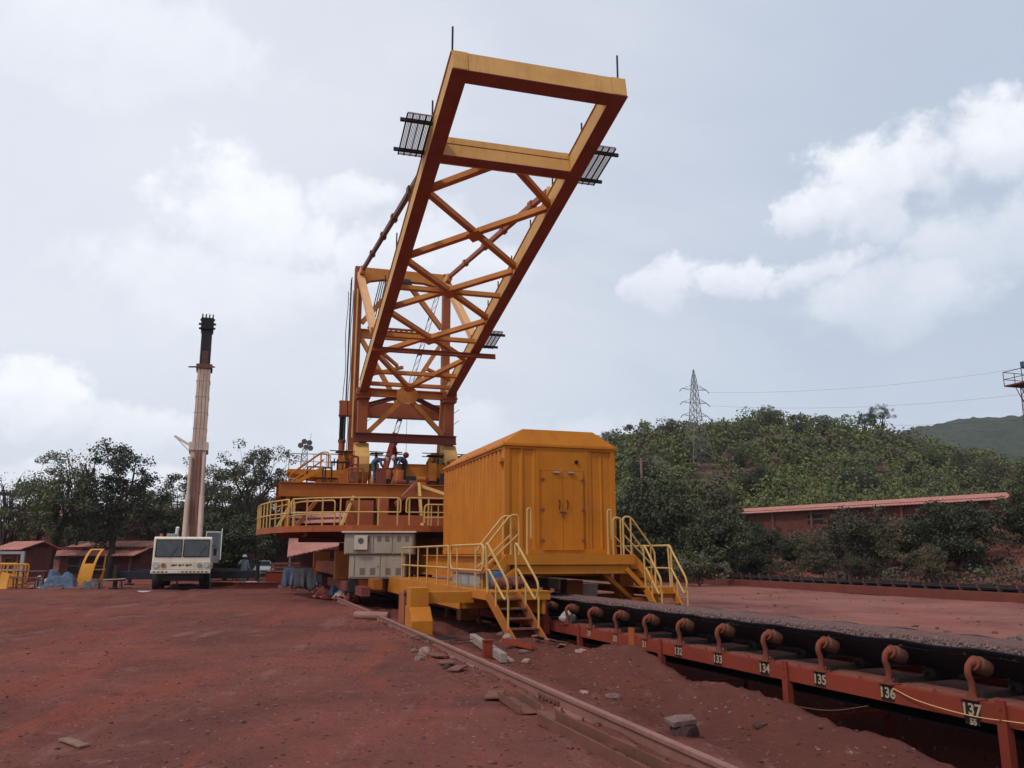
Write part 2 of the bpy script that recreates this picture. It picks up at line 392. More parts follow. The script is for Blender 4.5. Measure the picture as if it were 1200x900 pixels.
# ================================================================== GROUND
def sstep(a, b, x):
    t = min(1, max(0, (x - a) / (b - a))); return t * t * (3 - 2 * t)
def fbm(x, y, z=0.0, o=4):
    return mnoise.fractal(Vector((x, y, z)), 1.0, 2.0, o)
MOUNDS = [(6.2, 12.9, 1.0, 1.5, .42), (5.6, 16.2, .9, 1.6, .22), (6.0, 9.2, .9, 1.6, .30), (5.9, 6.6, 1.1, 1.4, .28), (5.3, 11.2, .5, .8, .14), (5.9, 18.6, 1.0, .8, .18), (5.1, 14.2, .6, .8, .12)]
def gh(x, y):
    """terrain height"""
    v, u = yv(x, y)
    z = 0.0
    near = 1 - sstep(45, 70, abs(u - 20))
    # trench between the rail and the conveyor, pit below the belt
    tr = sstep(3.95, 4.9, v) * (1 - sstep(10.2, 13.0, v))
    z -= .16 * tr
    ed = 5.78 + min(.95, max(0, .125 * (u - 7))) + .10 * mnoise.noise(Vector((u * .9, 3.3, 0)))
    pit = sstep(ed, ed + .42, v) * (1 - sstep(8.75, 9.1, v)) * (1 - .35 * sstep(36, 44, u)) * (1 - sstep(17.5, 19.5, u) * .55)
    z -= 1.3 * pit
    z -= .22 * sstep(10.5, 13.5, v) * (1 - sstep(34, 40, v))
    if 3.9 < v < 8 and u < 24:
        for mv, mu, rv, ru, h in MOUNDS:
            d = ((v - mv) / rv) ** 2 + ((u - mu) / ru) ** 2
            if d < 5: z += h * math.exp(-d * 1.1) * (1 - pit)
    # red banks at the back
    if v > 36: z += 4.2 * sstep(39, 58, v) + .5 * fbm(x * .12, y * .12) * sstep(38, 46, v)
    if y > 60 and x < 5: z += 5.0 * sstep(78, 100, y) * sstep(5, -18, x)
    if abs(x) > 260 or y > 300 or y < -100: return z
    a = .035 * fbm(x * .22, y * .22) 
    if -30 < x < 60 and y < 60:
        rough = .35 + .65 * sstep(4.1, 4.8, v) * (1 - sstep(9, 10, v))
        a += .06 * rough * fbm(x * .9, y * .9, 3) + .05 * rough * fbm(x * 2.6, y * 2.6, 7, 3) + .04 * rough * fbm(x * 5.2, y * 5.2, 1, 3)
        # shallow wheel ruts on the left yard
        if v < 3.8:
            w = .9 * fbm(u * .06, 2.2) ; q = v + 3.2 + w
            a -= .055 * math.exp(-((q + .9) / .26) ** 2) + .055 * math.exp(-((q - .9) / .26) ** 2); a += .03 * math.exp(-((q + 1.35) / .2) ** 2) + .03 * math.exp(-((q - 1.35) / .2) ** 2)
    return z + a * near if False else z + a
def axis(parts):
    out = []
    for a, b, st in parts:
        n = max(1, round((b - a) / st)); out += [a + (b - a) * i / n for i in range(n)]
    out.append(parts[-1][1]); return out
def build_ground():
    vs_ = axis([(-900, -600, 150), (-600, -120, 60), (-120, -40, 8), (-40, -12, 1.0), (-12, 3.6, .2), (3.6, 8.2, .09), (8.2, 14, .3), (14, 60, 1.2), (60, 130, 6), (130, 600, 60), (600, 900, 150)])
    us_ = axis([(-500, -400, 50), (-400, -40, 40), (-40, 2, 3), (2, 26, .11), (26, 48, .4), (48, 110, 1.6), (110, 200, 10), (200, 900, 70)])
    pts = np.zeros((len(us_) * len(vs_), 3), np.float32); k = 0
    ca, sa = math.cos(YA), math.sin(YA)
    for u in us_:
        for v in vs_:
            x = v * ca - u * sa; y = v * sa + u * ca
            pts[k] = (x, y, gh(x, y)); k += 1
    nv = len(vs_); i = np.arange(len(us_) - 1)[:, None] * nv + np.arange(nv - 1)[None, :]
    q = np.stack([i, i + 1, i + 1 + nv, i + nv], -1).reshape(-1, 4)
    m, nt, b = newmat('red_earth'); c = coords(nt)
    cr = nd(nt, 'ShaderNodeMapping'); cr.inputs['Rotation'].default_value = (0, 0, -YA); cr.inputs['Scale'].default_value = (1.0, .16, 1)
    tc = nd(nt, 'ShaderNodeTexCoord'); nt.links.new(tc.outputs['Object'], cr.inputs['Vector'])
    n1 = noise_(nt, c, .22, 6, .62, .6); n2 = noise_(nt, c, 1.3, 7, .7); n3 = noise_(nt, c, 9, 6, .75); st = noise_(nt, cr.outputs[0], 1.1, 5, .6, .6)
    base = mixc(nt, ramp(nt, n1, .36, .64), (.128, .050, .044), (.205, .069, .053))
    base = mixc(nt, ramp(nt, st, .51, .64, 0, .7), base, (.235, .066, .043))
    base = mixc(nt, ramp(nt, st, .44, .30, 0, .75), base, (.25, .115, .098))
    base = mixc(nt, ramp(nt, n2, .54, .70, 0, .6), base, (.095, .034, .03))
    base = mixc(nt, ramp(nt, n2, .43, .3, 0, .65), base, (.27, .125, .105))
    # earth darkened from the rail to just past the conveyor, pale dusty roadway beyond it
    sx = nd(nt, 'ShaderNodeSeparateXYZ'); nt.links.new(tc.outputs['Object'], sx.inputs[0])
    vv = math_(nt, 'ADD', math_(nt, 'ADD', math_(nt, 'MULTIPLY', sx.outputs[0], math.cos(YA)), math_(nt, 'MULTIPLY', sx.outputs[1], math.sin(YA))), math_(nt, 'MULTIPLY', math_(nt, 'SUBTRACT', n2, .5), 1.6))
    spoil = math_(nt, 'MULTIPLY', ramp(nt, vv, 4.0, 4.7), ramp(nt, vv, 10.2, 9.2))
    base = mixc(nt, math_(nt, 'MULTIPLY', spoil, .7), base, (.10, .034, .026))
    base = mixc(nt, math_(nt, 'MULTIPLY', math_(nt, 'MULTIPLY', ramp(nt, vv, 10, 13), ramp(nt, vv, 36, 33)), ramp(nt, n1, .3, .7, .3, .75)), base, (.33, .145, .122))
    base = mixc(nt, ramp(nt, n3, .58, .74, 0, .6), base, (.06, .022, .02))
    n4 = noise_(nt, c, 4.2, 5, .7, .4)
    base = mixc(nt, ramp(nt, n4, .58, .70, 0, .5), base, (.085, .033, .028))
    base = mixc(nt, ramp(nt, n4, .40, .30, 0, .45), base, (.26, .13, .11))
    vo = nd(nt, 'ShaderNodeTexVoronoi'); vo.inputs['Scale'].default_value = 11; nt.links.new(c, vo.inputs['Vector'])
    vc = nd(nt, 'ShaderNodeSeparateColor'); nt.links.new(vo.outputs['Color'], vc.inputs[0])
    peb = math_(nt, 'MULTIPLY', ramp(nt, vo.outputs['Distance'], .3, .18), ramp(nt, vc.outputs[0], .86, .9))
    base = mixc(nt, math_(nt, 'MULTIPLY', peb, .7), base, (.3, .2, .175))
    peb2 = math_(nt, 'MULTIPLY', ramp(nt, vo.outputs['Distance'], .32, .2), ramp(nt, vc.outputs[1], .9, .93))
    base = mixc(nt, math_(nt, 'MULTIPLY', peb2, .7), base, (.04, .022, .022))
    nt.links.new(base, b.inputs['Base Color']); b.inputs['Roughness'].default_value = .97; b.inputs['Specular IOR Level'].default_value = .04
    hgt = math_(nt, 'ADD', math_(nt, 'ADD', math_(nt, 'MULTIPLY', n3, .5), math_(nt, 'ADD', math_(nt, 'MULTIPLY', n2, 1.2), math_(nt, 'MULTIPLY', n4, .9))), math_(nt, 'MULTIPLY', math_(nt, 'ADD', peb, peb2), .35))
    bump(nt, b, hgt, .9, .075)
    M['earth'] = m
    o = big_mesh('ground', pts, q, m); o.data.polygons.foreach_set('use_smooth', [True] * len(q))
    tag(o, 'dark red iron ore earth of the yard, with wheel tracks and spoil mounds', None, None, 'structure')
build_ground()

# loose stones on the earth: uncountable
def gravel():
    r = np.random.default_rng(3)
    base_v = np.array([v[:] for v in ICO[1][0]]); base_f = np.array(ICO[1][1]); P = []; F = []; k = 0
    def put(v, u, s):
        nonlocal k
        p = Yd(v, u); z = gh(p.x, p.y)
        sc = s * r.uniform(.6, 1.4, 3) * np.array([1, 1, .65]); a = r.uniform(0, 6.28)
        pv = base_v * sc * (1 + r.uniform(-.28, .28, (len(base_v), 1)))
        c, s_ = math.cos(a), math.sin(a); pv = pv @ np.array([[c, -s_, 0], [s_, c, 0], [0, 0, 1]])
        P.append(pv + np.array([p.x, p.y, z + s * .18])); F.append(base_f + k); k += len(base_v)
    for _ in range(800): put(r.uniform(4.3, 6.8), 5 + 20 * r.random() ** 1.4, .008 + .026 * r.random() ** 4)
    for _ in range(3600): put(r.uniform(-12, 3.8), 5.5 + 30 * r.random() ** 1.6, .006 + .022 * r.random() ** 4)
    for _ in range(350): put(r.normal(3.65, .35), r.uniform(6, 24), .012 + .03 * r.random() ** 2)
    for _ in range(300): put(r.uniform(10.5, 30), r.uniform(8, 40), .02 + .06 * r.random() ** 3)
    o = big_mesh('loose_gravel', np.concatenate(P), np.concatenate(F), M['rockred'])
    tag(o, 'small loose stones scattered over the red earth', 'gravel', None, 'stuff')
gravel()

# ================================================================== HILLS
RIDGE = [(-.10, .03), (.0, .10), (.105, .147), (.17, .163), (.24, .168), (.305, .179), (.37, .166), (.45, .163), (.485, .144), (.56, .128), (.63, .112), (.75, .09), (.95, .08)]
def ridge(a):
    for (a0, h0), (a1, h1) in zip(RIDGE, RIDGE[1:]):
        if a <= a1:
            t = sstep(a0, a1, a); return h0 + (h1 - h0) * t
    return RIDGE[-1][1]
def hillz(x, y):
    a = x / y; top = ridge(a) * 172 - 3.0
    t = sstep(88, 176, y) ; t = .35 * ((y - 88) / 88 if 88 < y < 176 else (0 if y <= 88 else 1)) + .65 * t
    z = 3.2 + (top - 3.2) * t
    if y > 176: z -= (y - 176) * .12
    z += 1.2 * fbm(x * .03, y * .03, 5) * t
    return z
def build_hill():
    As = np.linspace(-.12, .95, 110); Ys = np.linspace(84, 250, 70)
    pts = [(a * y, y, hillz(a * y, y) - (1.5 if y < 86 else 0)) for y in Ys for a in As]
    n = len(As); i = np.arange(len(Ys) - 1)[:, None] * n + np.arange(n - 1)[None, :]
    q = np.stack([i, i + 1, i + 1 + n, i + n], -1).reshape(-1, 4)
    m, nt, b = newmat('hill_soil'); c = coords(nt)
    base = mixc(nt, ramp(nt, noise_(nt, c, .06, 6, .65), .42, .6), (.16, .06, .045), (.055, .06, .035))
    nt.links.new(base, b.inputs['Base Color']); b.inputs['Roughness'].default_value = 1
    o = big_mesh('hill', np.array(pts), q, m); o.data.polygons.foreach_set('use_smooth', [True] * len(q))
    tag(o, 'scrub covered hill with patches of bare red soil', None, None, 'structure')
    # far blue hill
    prof = [(.40, .118), (.46, .140), (.50, .154), (.53, .160), (.575, .166), (.63, .170), (.72, .175), (.85, .16), (1.0, .15)]
    P = []; D = 620.0; rows = 26; AA = np.linspace(.30, 1.0, 160)
    for j in range(rows):
        t = j / (rows - 1); y = 420 + (D - 420) * t
        for a in AA:
            e = np.interp(a, [p[0] for p in prof], [p[1] for p in prof]) if a > .4 else .118 - (.4 - a) * .6
            z = 2 + (e * D - 2) * sstep(0, 1, t) ** .8 + 6 * fbm(a * 26, y * .02, 9) * t * (1 - .55 * t) + 1.6 * fbm(a * 240, y * .12, 2)
            P.append((a * D * (.75 + .25 * t), y, z))
    n = len(AA); i = np.arange(rows - 1)[:, None] * n + np.arange(n - 1)[None, :]
    q = np.stack([i, i + 1, i + 1 + n, i + n], -1).reshape(-1, 4)
    m, nt, b = newmat('far_forest'); c = coords(nt)
    base = mixc(nt, ramp(nt, noise_(nt, c, .09, 7, .7), .38, .62), (.028, .045, .025), (.065, .08, .04))
    nt.links.new(base, b.inputs['Base Color']); b.inputs['Roughness'].default_value = 1
    bump(nt, b, noise_(nt, c, .16, 6, .7), 1.0, 6.0)
    o = big_mesh('far_hill', np.array(P), q, m); o.data.polygons.foreach_set('use_smooth', [True] * len(q))
    tag(o, 'distant forested ridge fading to blue', None, None, 'structure')
build_hill()

def leaf_quads(r, centers, n_each, rad, size, up=.35, flat=.7):
    """centers (k,3); returns verts, quads of n_each leaf faces round each centre"""
    k = len(centers); N = k * n_each
    c = np.repeat(centers, n_each, 0)
    rad = np.repeat(np.asarray(rad) * np.ones(k), n_each)[:, None]
    d = r.normal(size=(N, 3)); d /= np.linalg.norm(d, axis=1)[:, None]
    p = c + d * rad * (r.random((N, 1)) ** .45) * np.array([1, 1, flat])
    nrm = r.normal(size=(N, 3)) + np.array([0, 0, up]) + d * .7; nrm /= np.linalg.norm(nrm, axis=1)[:, None]
    t = np.cross(nrm, r.normal(size=(N, 3))); t /= np.linalg.norm(t, axis=1)[:, None]
    b = np.cross(nrm, t)
    s = (size * r.uniform(.55, 1.35, (N, 1)))
    t = t * s; b = b * s * .62
    # leaf spray: rhombus bent at the middle
    bend = nrm * s * .18
    v = np.stack([p - t, p - b * 1.0 + bend, p + t, p + b * 1.0 + bend], 1).reshape(-1, 3)
    q = np.arange(N * 4).reshape(-1, 4)
    return v, q

def hill_wood():
    r = np.random.default_rng(11); P = []; Q = []; MI = []; k = 0; n = 0
    while n < 1600:
        y = 90 + 100 * r.random() ** .9; a = r.uniform(-.06, .80); x = a * y
        # bare patch below the power pylon
        if abs(a - .234) < .022 and 114 < y < 134: continue
        if r.random() < .10: continue
        n += 1
        z = hillz(x, y); hgt = 1.6 + 3.6 * r.random() ** 1.6 + (1.6 if r.random() < .08 else 0) * (1.15 if y > 150 else 1); w = hgt * r.uniform(.45, .72)
        nb = r.integers(5, 9)
        cs = np.stack([r.normal(0, w * .5, nb), r.normal(0, w * .5, nb), r.uniform(.35, .95, nb) * hgt], 1) + np.array([x, y, z])
        v, q = leaf_quads(r, cs, 34, r.uniform(.3, .6) * w + .2, .22 if y < 130 else .29, .5, .7)
        P.append(v); Q.append(q + k); k += len(v)
        kind = r.choice([0, 0, 0, 1, 2, 3], p=[.24, .22, .2, .16, .13, .05]); MI.append(np.full(len(q), kind))
    for _ in range(420):
        y = r.uniform(158, 180); a = r.uniform(.08, .72); x = a * y; z = hillz(x, y)
        cs = np.stack([r.normal(0, 1.3, 5), r.normal(0, .8, 5), r.uniform(.1, 1.6, 5)], 1) + np.array([x, y, z])
        v, q = leaf_quads(r, cs, 26, .9, .3, .5, .7); P.append(v); Q.append(q + k); k += len(v); MI.append(np.full(len(q), r.choice([0, 0, 1, 2])))
    o = big_mesh('hillside_wood', np.concatenate(P), np.concatenate(Q), [M['leafhill'], M['leaf'], M['leafolive'], M['leafbrown']], None, np.concatenate(MI))
    tag(o, 'dense green scrub wood covering the hill behind the yard', 'wood', None, 'stuff')
hill_wood()
def undergrowth():
    r = np.random.default_rng(19); P = []; Q = []; MI = []; k = 0
    for _ in range(620):
        v_ = r.uniform(38.5, 57); u_ = r.uniform(18, 96); p = Yd(v_, u_); z = gh(p.x, p.y); s = r.uniform(.35, 1.0)
        cs = np.stack([r.normal(0, s, 5), r.normal(0, s, 5), r.uniform(0, s * .9, 5)], 1) + np.array([p.x, p.y, z])
        v, q = leaf_quads(r, cs, 22, .45 * s + .15, .11, .5, .6); P.append(v); Q.append(q + k); k += len(v); MI.append(np.full(len(q), r.choice([0, 1, 1, 2, 3])))
    o = big_mesh('undergrowth', np.concatenate(P), np.concatenate(Q), [M['leafdark'], M['leafbrown'], M['leafolivebrown'], M['twig']], None, np.concatenate(MI))
    tag(o, 'low brown scrub covering the red bank below the long shed', 'undergrowth', None, 'stuff')
undergrowth()
# ================================================================== TREES
def make_tree(seed, h, rad, fork, nlimb, nclump, per, lsize, crad, shape='round', stems=1, leaf='leaf', name='tree', label='', group=None, lean=0.0):
    """tapered trunk(s), limbs to every leaf clump, crown of leaf sprays"""
    r = np.random.default_rng(seed); tb = MB()
    root = thing(name, label, 'tree', (0, 0, 0), 0, group)
    cz = (h + fork) / 2; rz = (h - fork) / 2 * 1.02
    cl = []
    while len(cl) < nclump:
        d = r.normal(size=3); d /= np.linalg.norm(d); q = r.random() ** .4
        if shape == 'umbrella' and d[2] < -.2: continue
        kx = 1 + .3 * math.sin(3 * math.atan2(d[1], d[0]) + seed)
        p = np.array([d[0] * rad * kx, d[1] * rad * kx, cz + d[2] * rz]) * np.array([q, q, 1]); p[2] = cz + d[2] * rz * q
        p[0] += lean * p[2]
        if shape == 'bush': p[2] = max(p[2], .25 * crad)
        cl.append(p)
    cl = np.array(cl)
    limbs = []
    for st in range(stems):
        a0 = r.uniform(0, 6.28); off = Vector((math.cos(a0), math.sin(a0), 0)) * (.18 * h * .1 if stems > 1 else 0)
        top = Vector((off.x * 3 + lean * fork + r.normal() * .1, off.y * 3 + r.normal() * .1, fork))
        tr = .028 * h / math.sqrt(stems)
        mid = (off + top) / 2 + Vector((r.normal(), r.normal(), 0)) * .03 * h
        tb.tube([off - Vector((0, 0, .4)), off + Vector((0, 0, .05 * h)), mid, top], [tr * 1.35, tr, tr * .85, tr * .7], 8)
        for i in range(nlimb):
            a = 2 * PI * (i + r.random()) / nlimb; e = r.uniform(.35, .85)
            tip = Vector((math.cos(a) * rad * e * .75 + lean * h * .7, math.sin(a) * rad * e * .75, fork + (h - fork) * r.uniform(.45, .85)))
            b0 = top + (mid - top) * r.uniform(0, .35)
            pts = [b0, b0.lerp(tip, .35) + Vector((r.normal(), r.normal(), .6)) * .03 * h, b0.lerp(tip, .7) + Vector((r.normal(), r.normal(), .4)) * .03 * h, tip]
            tb.tube(pts, [tr * .55, tr * .42, tr * .28, tr * .12], 6); limbs += [(p, tr * (.42 - .1 * j)) for j, p in enumerate(pts[1:])]
    for c in cl:
        c = Vector(c); b0, br = min(limbs, key=lambda l: (l[0] - c).length)
        tb.tube([b0, b0.lerp(c, .5) + Vector((r.normal(), r.normal(), r.normal())) * .02 * h, c], [max(.02, br * .45), max(.014, br * .3), .008], 4, False)
    tb.build('trunk', M['bark'], root)
    v, q = leaf_quads(r, cl, per, crad * r.uniform(.6, 1.3, nclump), lsize, .6, .7)
    big_mesh('crown', v, q, M[leaf], root)
    return root

def place(o, p, s=1.0, rz=0.0, sz=None, label=None):
    o.location = p; o.rotation_euler = (0, 0, rz); o.scale = (s, s, sz or s)
    if label: o['label'] = label
    return o
def onground(p, dz=0.0): return Vector((p.x, p.y, gh(p.x, p.y) + dz))
def atg(px, y, dz=0.0):
    p = at(px, 650, y); return onground(p, dz)

GL = 'trees along the back of the yard left of the machine'
GR = 'trees and bushes below the long red shed'
tA = make_tree(5, 11, 4.2, 3.2, 6, 90, 105, .11, .85, 'round', 2, 'leaf', 'broadleaf_tree', '', GL)
tB = make_tree(9, 11, 3.6, 2.6, 7, 105, 105, .11, .8, 'round', 1, 'leafdark', 'broadleaf_tree', '', GL)
tC = make_tree(14, 11, 3.8, 4.5, 7, 60, 75, .1, .65, 'umbrella', 1, 'leafolive', 'sparse_tree', '', GL)
tD = make_tree(21, 11, 3.4, 3.0, 9, 85, 10, .10, .9, 'round', 2, 'leafbrown', 'bare_tree', '', GL)
bE = make_tree(31, 6, 3.4, .9, 6, 115, 150, .115, .8, 'bush', 3, 'leafdark', 'bushy_tree', '', GR)
bF = make_tree(37, 5, 3.0, 1.3, 7, 90, 110, .11, .7, 'bush', 3, 'leafolivebrown', 'bushy_tree', '', GR)
bG = make_tree(43, 1.6, 1.1, .25, 5, 34, 90, .06, .33, 'bush', 5, 'leafolive', 'shrub', '', GR)
used = set()
def plant(proto, px, y, topy, label, w=None, rz=None, group=None, base=None):
    """stand a copy of a tree under photo column px so that its top reaches row topy"""
    p = atg(px, y); H = {tA: 11, tB: 11, tC: 11, tD: 11, bE: 6, bF: 5, bG: 1.6}[proto] * .98
    hh = at(px, topy, y).z - p.z; s = max(.12, hh / H); sx = s * (w or 1)
    o = proto if proto not in used else copy_tree(proto); used.add(proto)
    place(o, p, sx, rz if rz is not None else rnd.uniform(0, 6.28), s, label)
    if group: o['group'] = group
    return o
plant(tD, 8, 66, 546, 'half bare brown tree at the left edge of the yard', 1.0)
plant(tA, 58, 62, 532, 'spreading tree with pale trunk behind the blue cloth heap', .95, .4)
plant(tD, 84, 67, 516, 'leafless brown tree rising above the spreading tree', .8)
plant(tB, 128, 63, 519, 'tall leaning green tree between the yellow guard and the crane truck', 1.0, 1.0)
plant(tA, 178, 72, 563, 'dark flat topped tree just left of the crane truck', 1.25, 2.4)
plant(tC, 232, 64, 540, 'thin tree right behind the crane boom', .8, 1.2)
plant(tC, 290, 66, 518, 'tall feathery tree right of the crane boom', .85, .3)
plant(tA, 268, 70, 560, 'dense tree between the crane boom and the round deck', 1.1, 4.0)
plant(tB, 312, 74, 553, 'dense tree partly behind the round yellow deck', 1.15, 3.0)
plant(tA, 345, 84, 585, 'low tree seen under the left end of the round deck', 1.3, 5.2)
plant(tB, 210, 78, 572, 'dark tree directly behind the crane truck', 1.2, 5.0)
plant(tB, 30, 74, 566, 'dark tree behind the small shed at the left edge', 1.3, 2.0)
plant(tB, 100, 80, 588, 'dark tree far behind the yellow guard', 1.5, .9)
plant(tB, 256, 84, 572, 'dark tree mass behind the crane boom', 1.5, 2.9)
plant(tB, 165, 86, 578, 'dark tree far back left of the crane boom', 1.5, 4.9)
plant(bE, 265, 58, 604, 'dark round bush behind the helmeted worker', 1.1, 1.0, GL)
plant(bE, 336, 78, 622, 'dark bush in the shade below the round deck', 1.0, 2.0, GL)
plant(bF, 92, 70, 622, 'brown twiggy bush behind the yellow guard', 1.0, 3.0, GL)
# right of the cabin, in front of the long shed
plant(bE, 772, 62, 563, 'tall dark green tree close to the right stairs', .82, .7)
plant(bF, 822, 66, 570, 'olive brown tree between the dark tree and the long shed', .9, .5)
plant(bE, 842, 58, 602, 'dark bush in front of the olive tree', .95, 2.2)
plant(bE, 876, 62, 612, 'low green bush right of the olive tree', .8, 4.0)
plant(bE, 738, 64, 590, 'dark bush directly beside the cabin', 1.0, 5.0)
plant(bG, 818, 54, 650, 'small pale shrub below the dark bushes', 1.2, 1.0)
plant(bF, 1012, 60, 598, 'brown thorny tree with thin trunks below the shed window', 1.1, 1.4)
plant(bE, 1118, 54, 590, 'wide dark green tree in front of the shed', 1.12, 3.6)
plant(bF, 1062, 56, 612, 'brown bush left of the wide dark green tree', .9, 2.6)
plant(bE, 1232, 52, 545, 'tall dark tree at the right edge', .62, .2)
plant(bF, 1196, 56, 585, 'brown tree beside the right edge below the floodlight mast', 1.0, 4.1)
plant(bE, 1172, 62, 625, 'small green bush left of the right edge tree', .9, 5.5)
plant(bF, 955, 66, 628, 'small brown bush on the red bank under the shed', .8, 3.9)
plant(bF, 1085, 50, 640, 'low brown bush at the foot of the wide green tree', .9, 5.9)
for i_, (px_, y_, t_, l_) in enumerate(((930, 70, 632, 'brown scrub on the bank left of the shed window'), (985, 66, 626, 'brown scrub left of the thorny tree'), (1040, 64, 622, 'green brown scrub between the thorny tree and the brown bush'), (900, 76, 622, 'dark scrub at the near corner of the long shed'), (960, 58, 648, 'low brown scrub at the foot of the bank'), (1140, 62, 620, 'scrub on the bank behind the wide green tree'), (880, 68, 640, 'low scrub right of the dark bushes'), (1005, 56, 650, 'tiny brown bush under the thorny tree'))):
    plant(bF if i_ % 3 else bE, px_, y_, t_, l_, 1.2, i_ * 1.1)
# trees that stand out on the hill
GH = 'single trees standing out on the hill'
def hillplant(proto, px, y, hh, label, w=1.0):
    a = at(px, 560, y); H = {tA: 11, tB: 11, tC: 11, bE: 6}[proto]; s = hh / H
    o = copy_tree(proto); o['group'] = GH
    return place(o, (a.x, y, hillz(a.x, y) - .1), s * w, rnd.uniform(0, 6), s, label)
hillplant(tC, 1037, 158, 9.0, 'tall feathery tree on the crest of the hill', .9)
hillplant(tC, 1020, 160, 7.5, 'feathery tree just left of the tallest crest tree', .9)
hillplant(tA, 905, 165, 6.5, 'round tree on the top of the hill', 1.1)
hillplant(tB, 940, 164, 6.0, 'dark round tree right of the hill top', 1.1)
hillplant(tC, 968, 162, 6.5, 'thin tree between the hill top and the feathery crest trees', 1.0)
hillplant(tB, 1128, 135, 7.0, 'dark tree on the right shoulder of the hill', 1.1)
hillplant(tA, 1092, 145, 6.0, 'rounded tree on the falling right side of the hill', 1.1)
hillplant(tC, 1165, 118, 8.0, 'airy dark tree near the far blue ridge', 1.0)
hillplant(tA, 868, 125, 6.0, 'light green tree on the slope right of the power pylon', 1.1)
hillplant(tB, 790, 158, 5.5, 'round tree on the crest left of the power pylon', 1.2)
hillplant(tA, 715, 160, 5.5, 'tree on the crest just above the cabin roof edge', 1.2)
hillplant(bE, 890, 112, 5.0, 'wide dark bush in the middle of the slope', 1.1)
hillplant(bE, 1000, 112, 5.0, 'wide bush above the left part of the shed roof', 1.1)
hillplant(bE, 755, 120, 5.0, 'bush on the slope beside the wooden pole', 1.1)

# ================================================================== BUILDINGS
def wall_line(name, label, p0, p1, zt, hgt, roofw, roofdrop, group=None, wins=(), cat='shed', wallm='brick', dp=4.0):
    """long low shed from p0 to p1 (world xy) with a corrugated sheet roof"""
    p0 = Vector(p0); p1 = Vector(p1); d = (p1 - p0); L = d.length; ang = math.atan2(d.y, d.x)
    root = thing(name, label, cat, (p0.x, p0.y, zt - hgt), ang, group)
    w = MB(); w.box(0, L, 0, dp, -2.5, hgt); w.build('wall', M[wallm], root)
    rf = MB(); n = max(8, int(L / .35)); vs = []
    for i in range(n * 2 + 1):
        x = -.4 + (L + .8) * i / (n * 2); zz = .035 * (i % 2)
        vs += [(x, -roofw, hgt - roofdrop + zz), (x, dp / 2, hgt + .45 + zz), (x, dp / 2, hgt + .39 + zz), (x, -roofw, hgt - roofdrop - .06 + zz)]
    fs = []
    for i in range(n * 2):
        a = i * 4; fs += [(a, a + 4, a + 5, a + 1), (a + 3, a + 2, a + 6, a + 7), (a, a + 3, a + 7, a + 4)]
    rf.add(vs, fs); rf.build('roof', M['sheetroof'], root)
    rb = MB(); vs = [(x, y, z) for x, y, z in vs]
    rb.add([(-.4, dp / 2, hgt + .45), (L + .4, dp / 2, hgt + .45), (L + .4, dp + .6, hgt - .1), (-.4, dp + .6, hgt - .1), (-.4, dp / 2, hgt + .4), (L + .4, dp / 2, hgt + .4), (L + .4, dp + .6, hgt - .15), (-.4, dp + .6, hgt - .15)],
           [(0, 1, 2, 3), (4, 7, 6, 5), (0, 3, 7, 4), (1, 5, 6, 2), (3, 2, 6, 7)]); rb.build('roof', M['sheetroof'], root)
    for (x0, x1, z0, z1) in wins:
        b = MB(); b.box(x0, x1, -.03, -.004, z0, z1); f = b.build('window', M['black'], root)
        g = MB()
        for k in (0, 1): g.box(x0 - .08 if k == 0 else x1, x0 if k == 0 else x1 + .08, -.07, -.002, z0 - .08, z1 + .08)
        g.box(x0, x1, -.07, -.031, z0 + (z1 - z0) * .45, z0 + (z1 - z0) * .55); g.box(x0, x1, -.07, -.002, z1, z1 + .08)
        g.build('frame', M['rustiron'], f)
    for x in np.arange(2.5, L, 5.0):
        c = MB(); c.bar((x, -.15, -2.4), (x, -.15, hgt - .1), .22, .2, (0, 1, 0)); c.build('post', M['rustiron'], root)
    return root
a0 = at(846, 600, 95); a1 = at(1176, 583, 68)
L_ = (Vector((a1.x, a1.y)) - Vector((a0.x, a0.y))).length
wall_line('long_shed', 'very long red shed with pink sheet roof at the foot of the hill', (a0.x, a0.y, 0), (a1.x, a1.y, 0), 6.45, 2.4, .7, .25, None, [(L_ * .375, L_ * .375 + 2.0, .75, 1.7), (L_ * .72, L_ * .72 + 1.6, .4, 1.2)])
b0 = at(700, 618, 96); b1 = at(745, 615, 90)
wall_line('red_shed', 'small piece of pink roofed shed seen between cabin and dark tree', (b0.x, b0.y, 0), (b1.x, b1.y, 0), 5.6, 2.2, .7, .25)
# left background
b0 = at(20, 610, 86); b1 = at(300, 608, 82)
wall_line('terrace_building', 'long red building with broken pink roof behind the left trees', (b0.x, b0.y, 0), (b1.x, b1.y, 0), 6.0, 3.6, .8, .35, None, [(6, 7.2, .8, 2), (14, 15.2, .8, 2), (20, 21.2, .8, 2)])
b0 = at(326, 604, 76); b1 = at(420, 602, 72)
wall_line('pink_roofed_shed', 'pink roofed shed seen between the two decks of the stacker', (b0.x, b0.y, 0), (b1.x, b1.y, 0), 5.0, 4.0, .9, .5)
b0 = at(70, 655, 66); b1 = at(165, 655, 63)
wall_line('open_shed', 'low red shed with sloping pink roof behind the yellow guard', (b0.x, b0.y, 0), (b1.x, b1.y, 0), 2.35, 2.35, 1.1, .65, None, [(1.0, 2.2, .3, 1.5), (3.6, 4.8, .3, 1.5)])
b0 = at(4, 655, 58); b1 = at(34, 655, 56)
wall_line('site_hut', 'small dark red hut with overhanging rusty roof at the left edge', (b0.x, b0.y, 0), (b1.x, b1.y, 0), 2.2, 2.2, .8, .1, None, [(.4, 1.4, .6, 1.5)], dp=1.4)
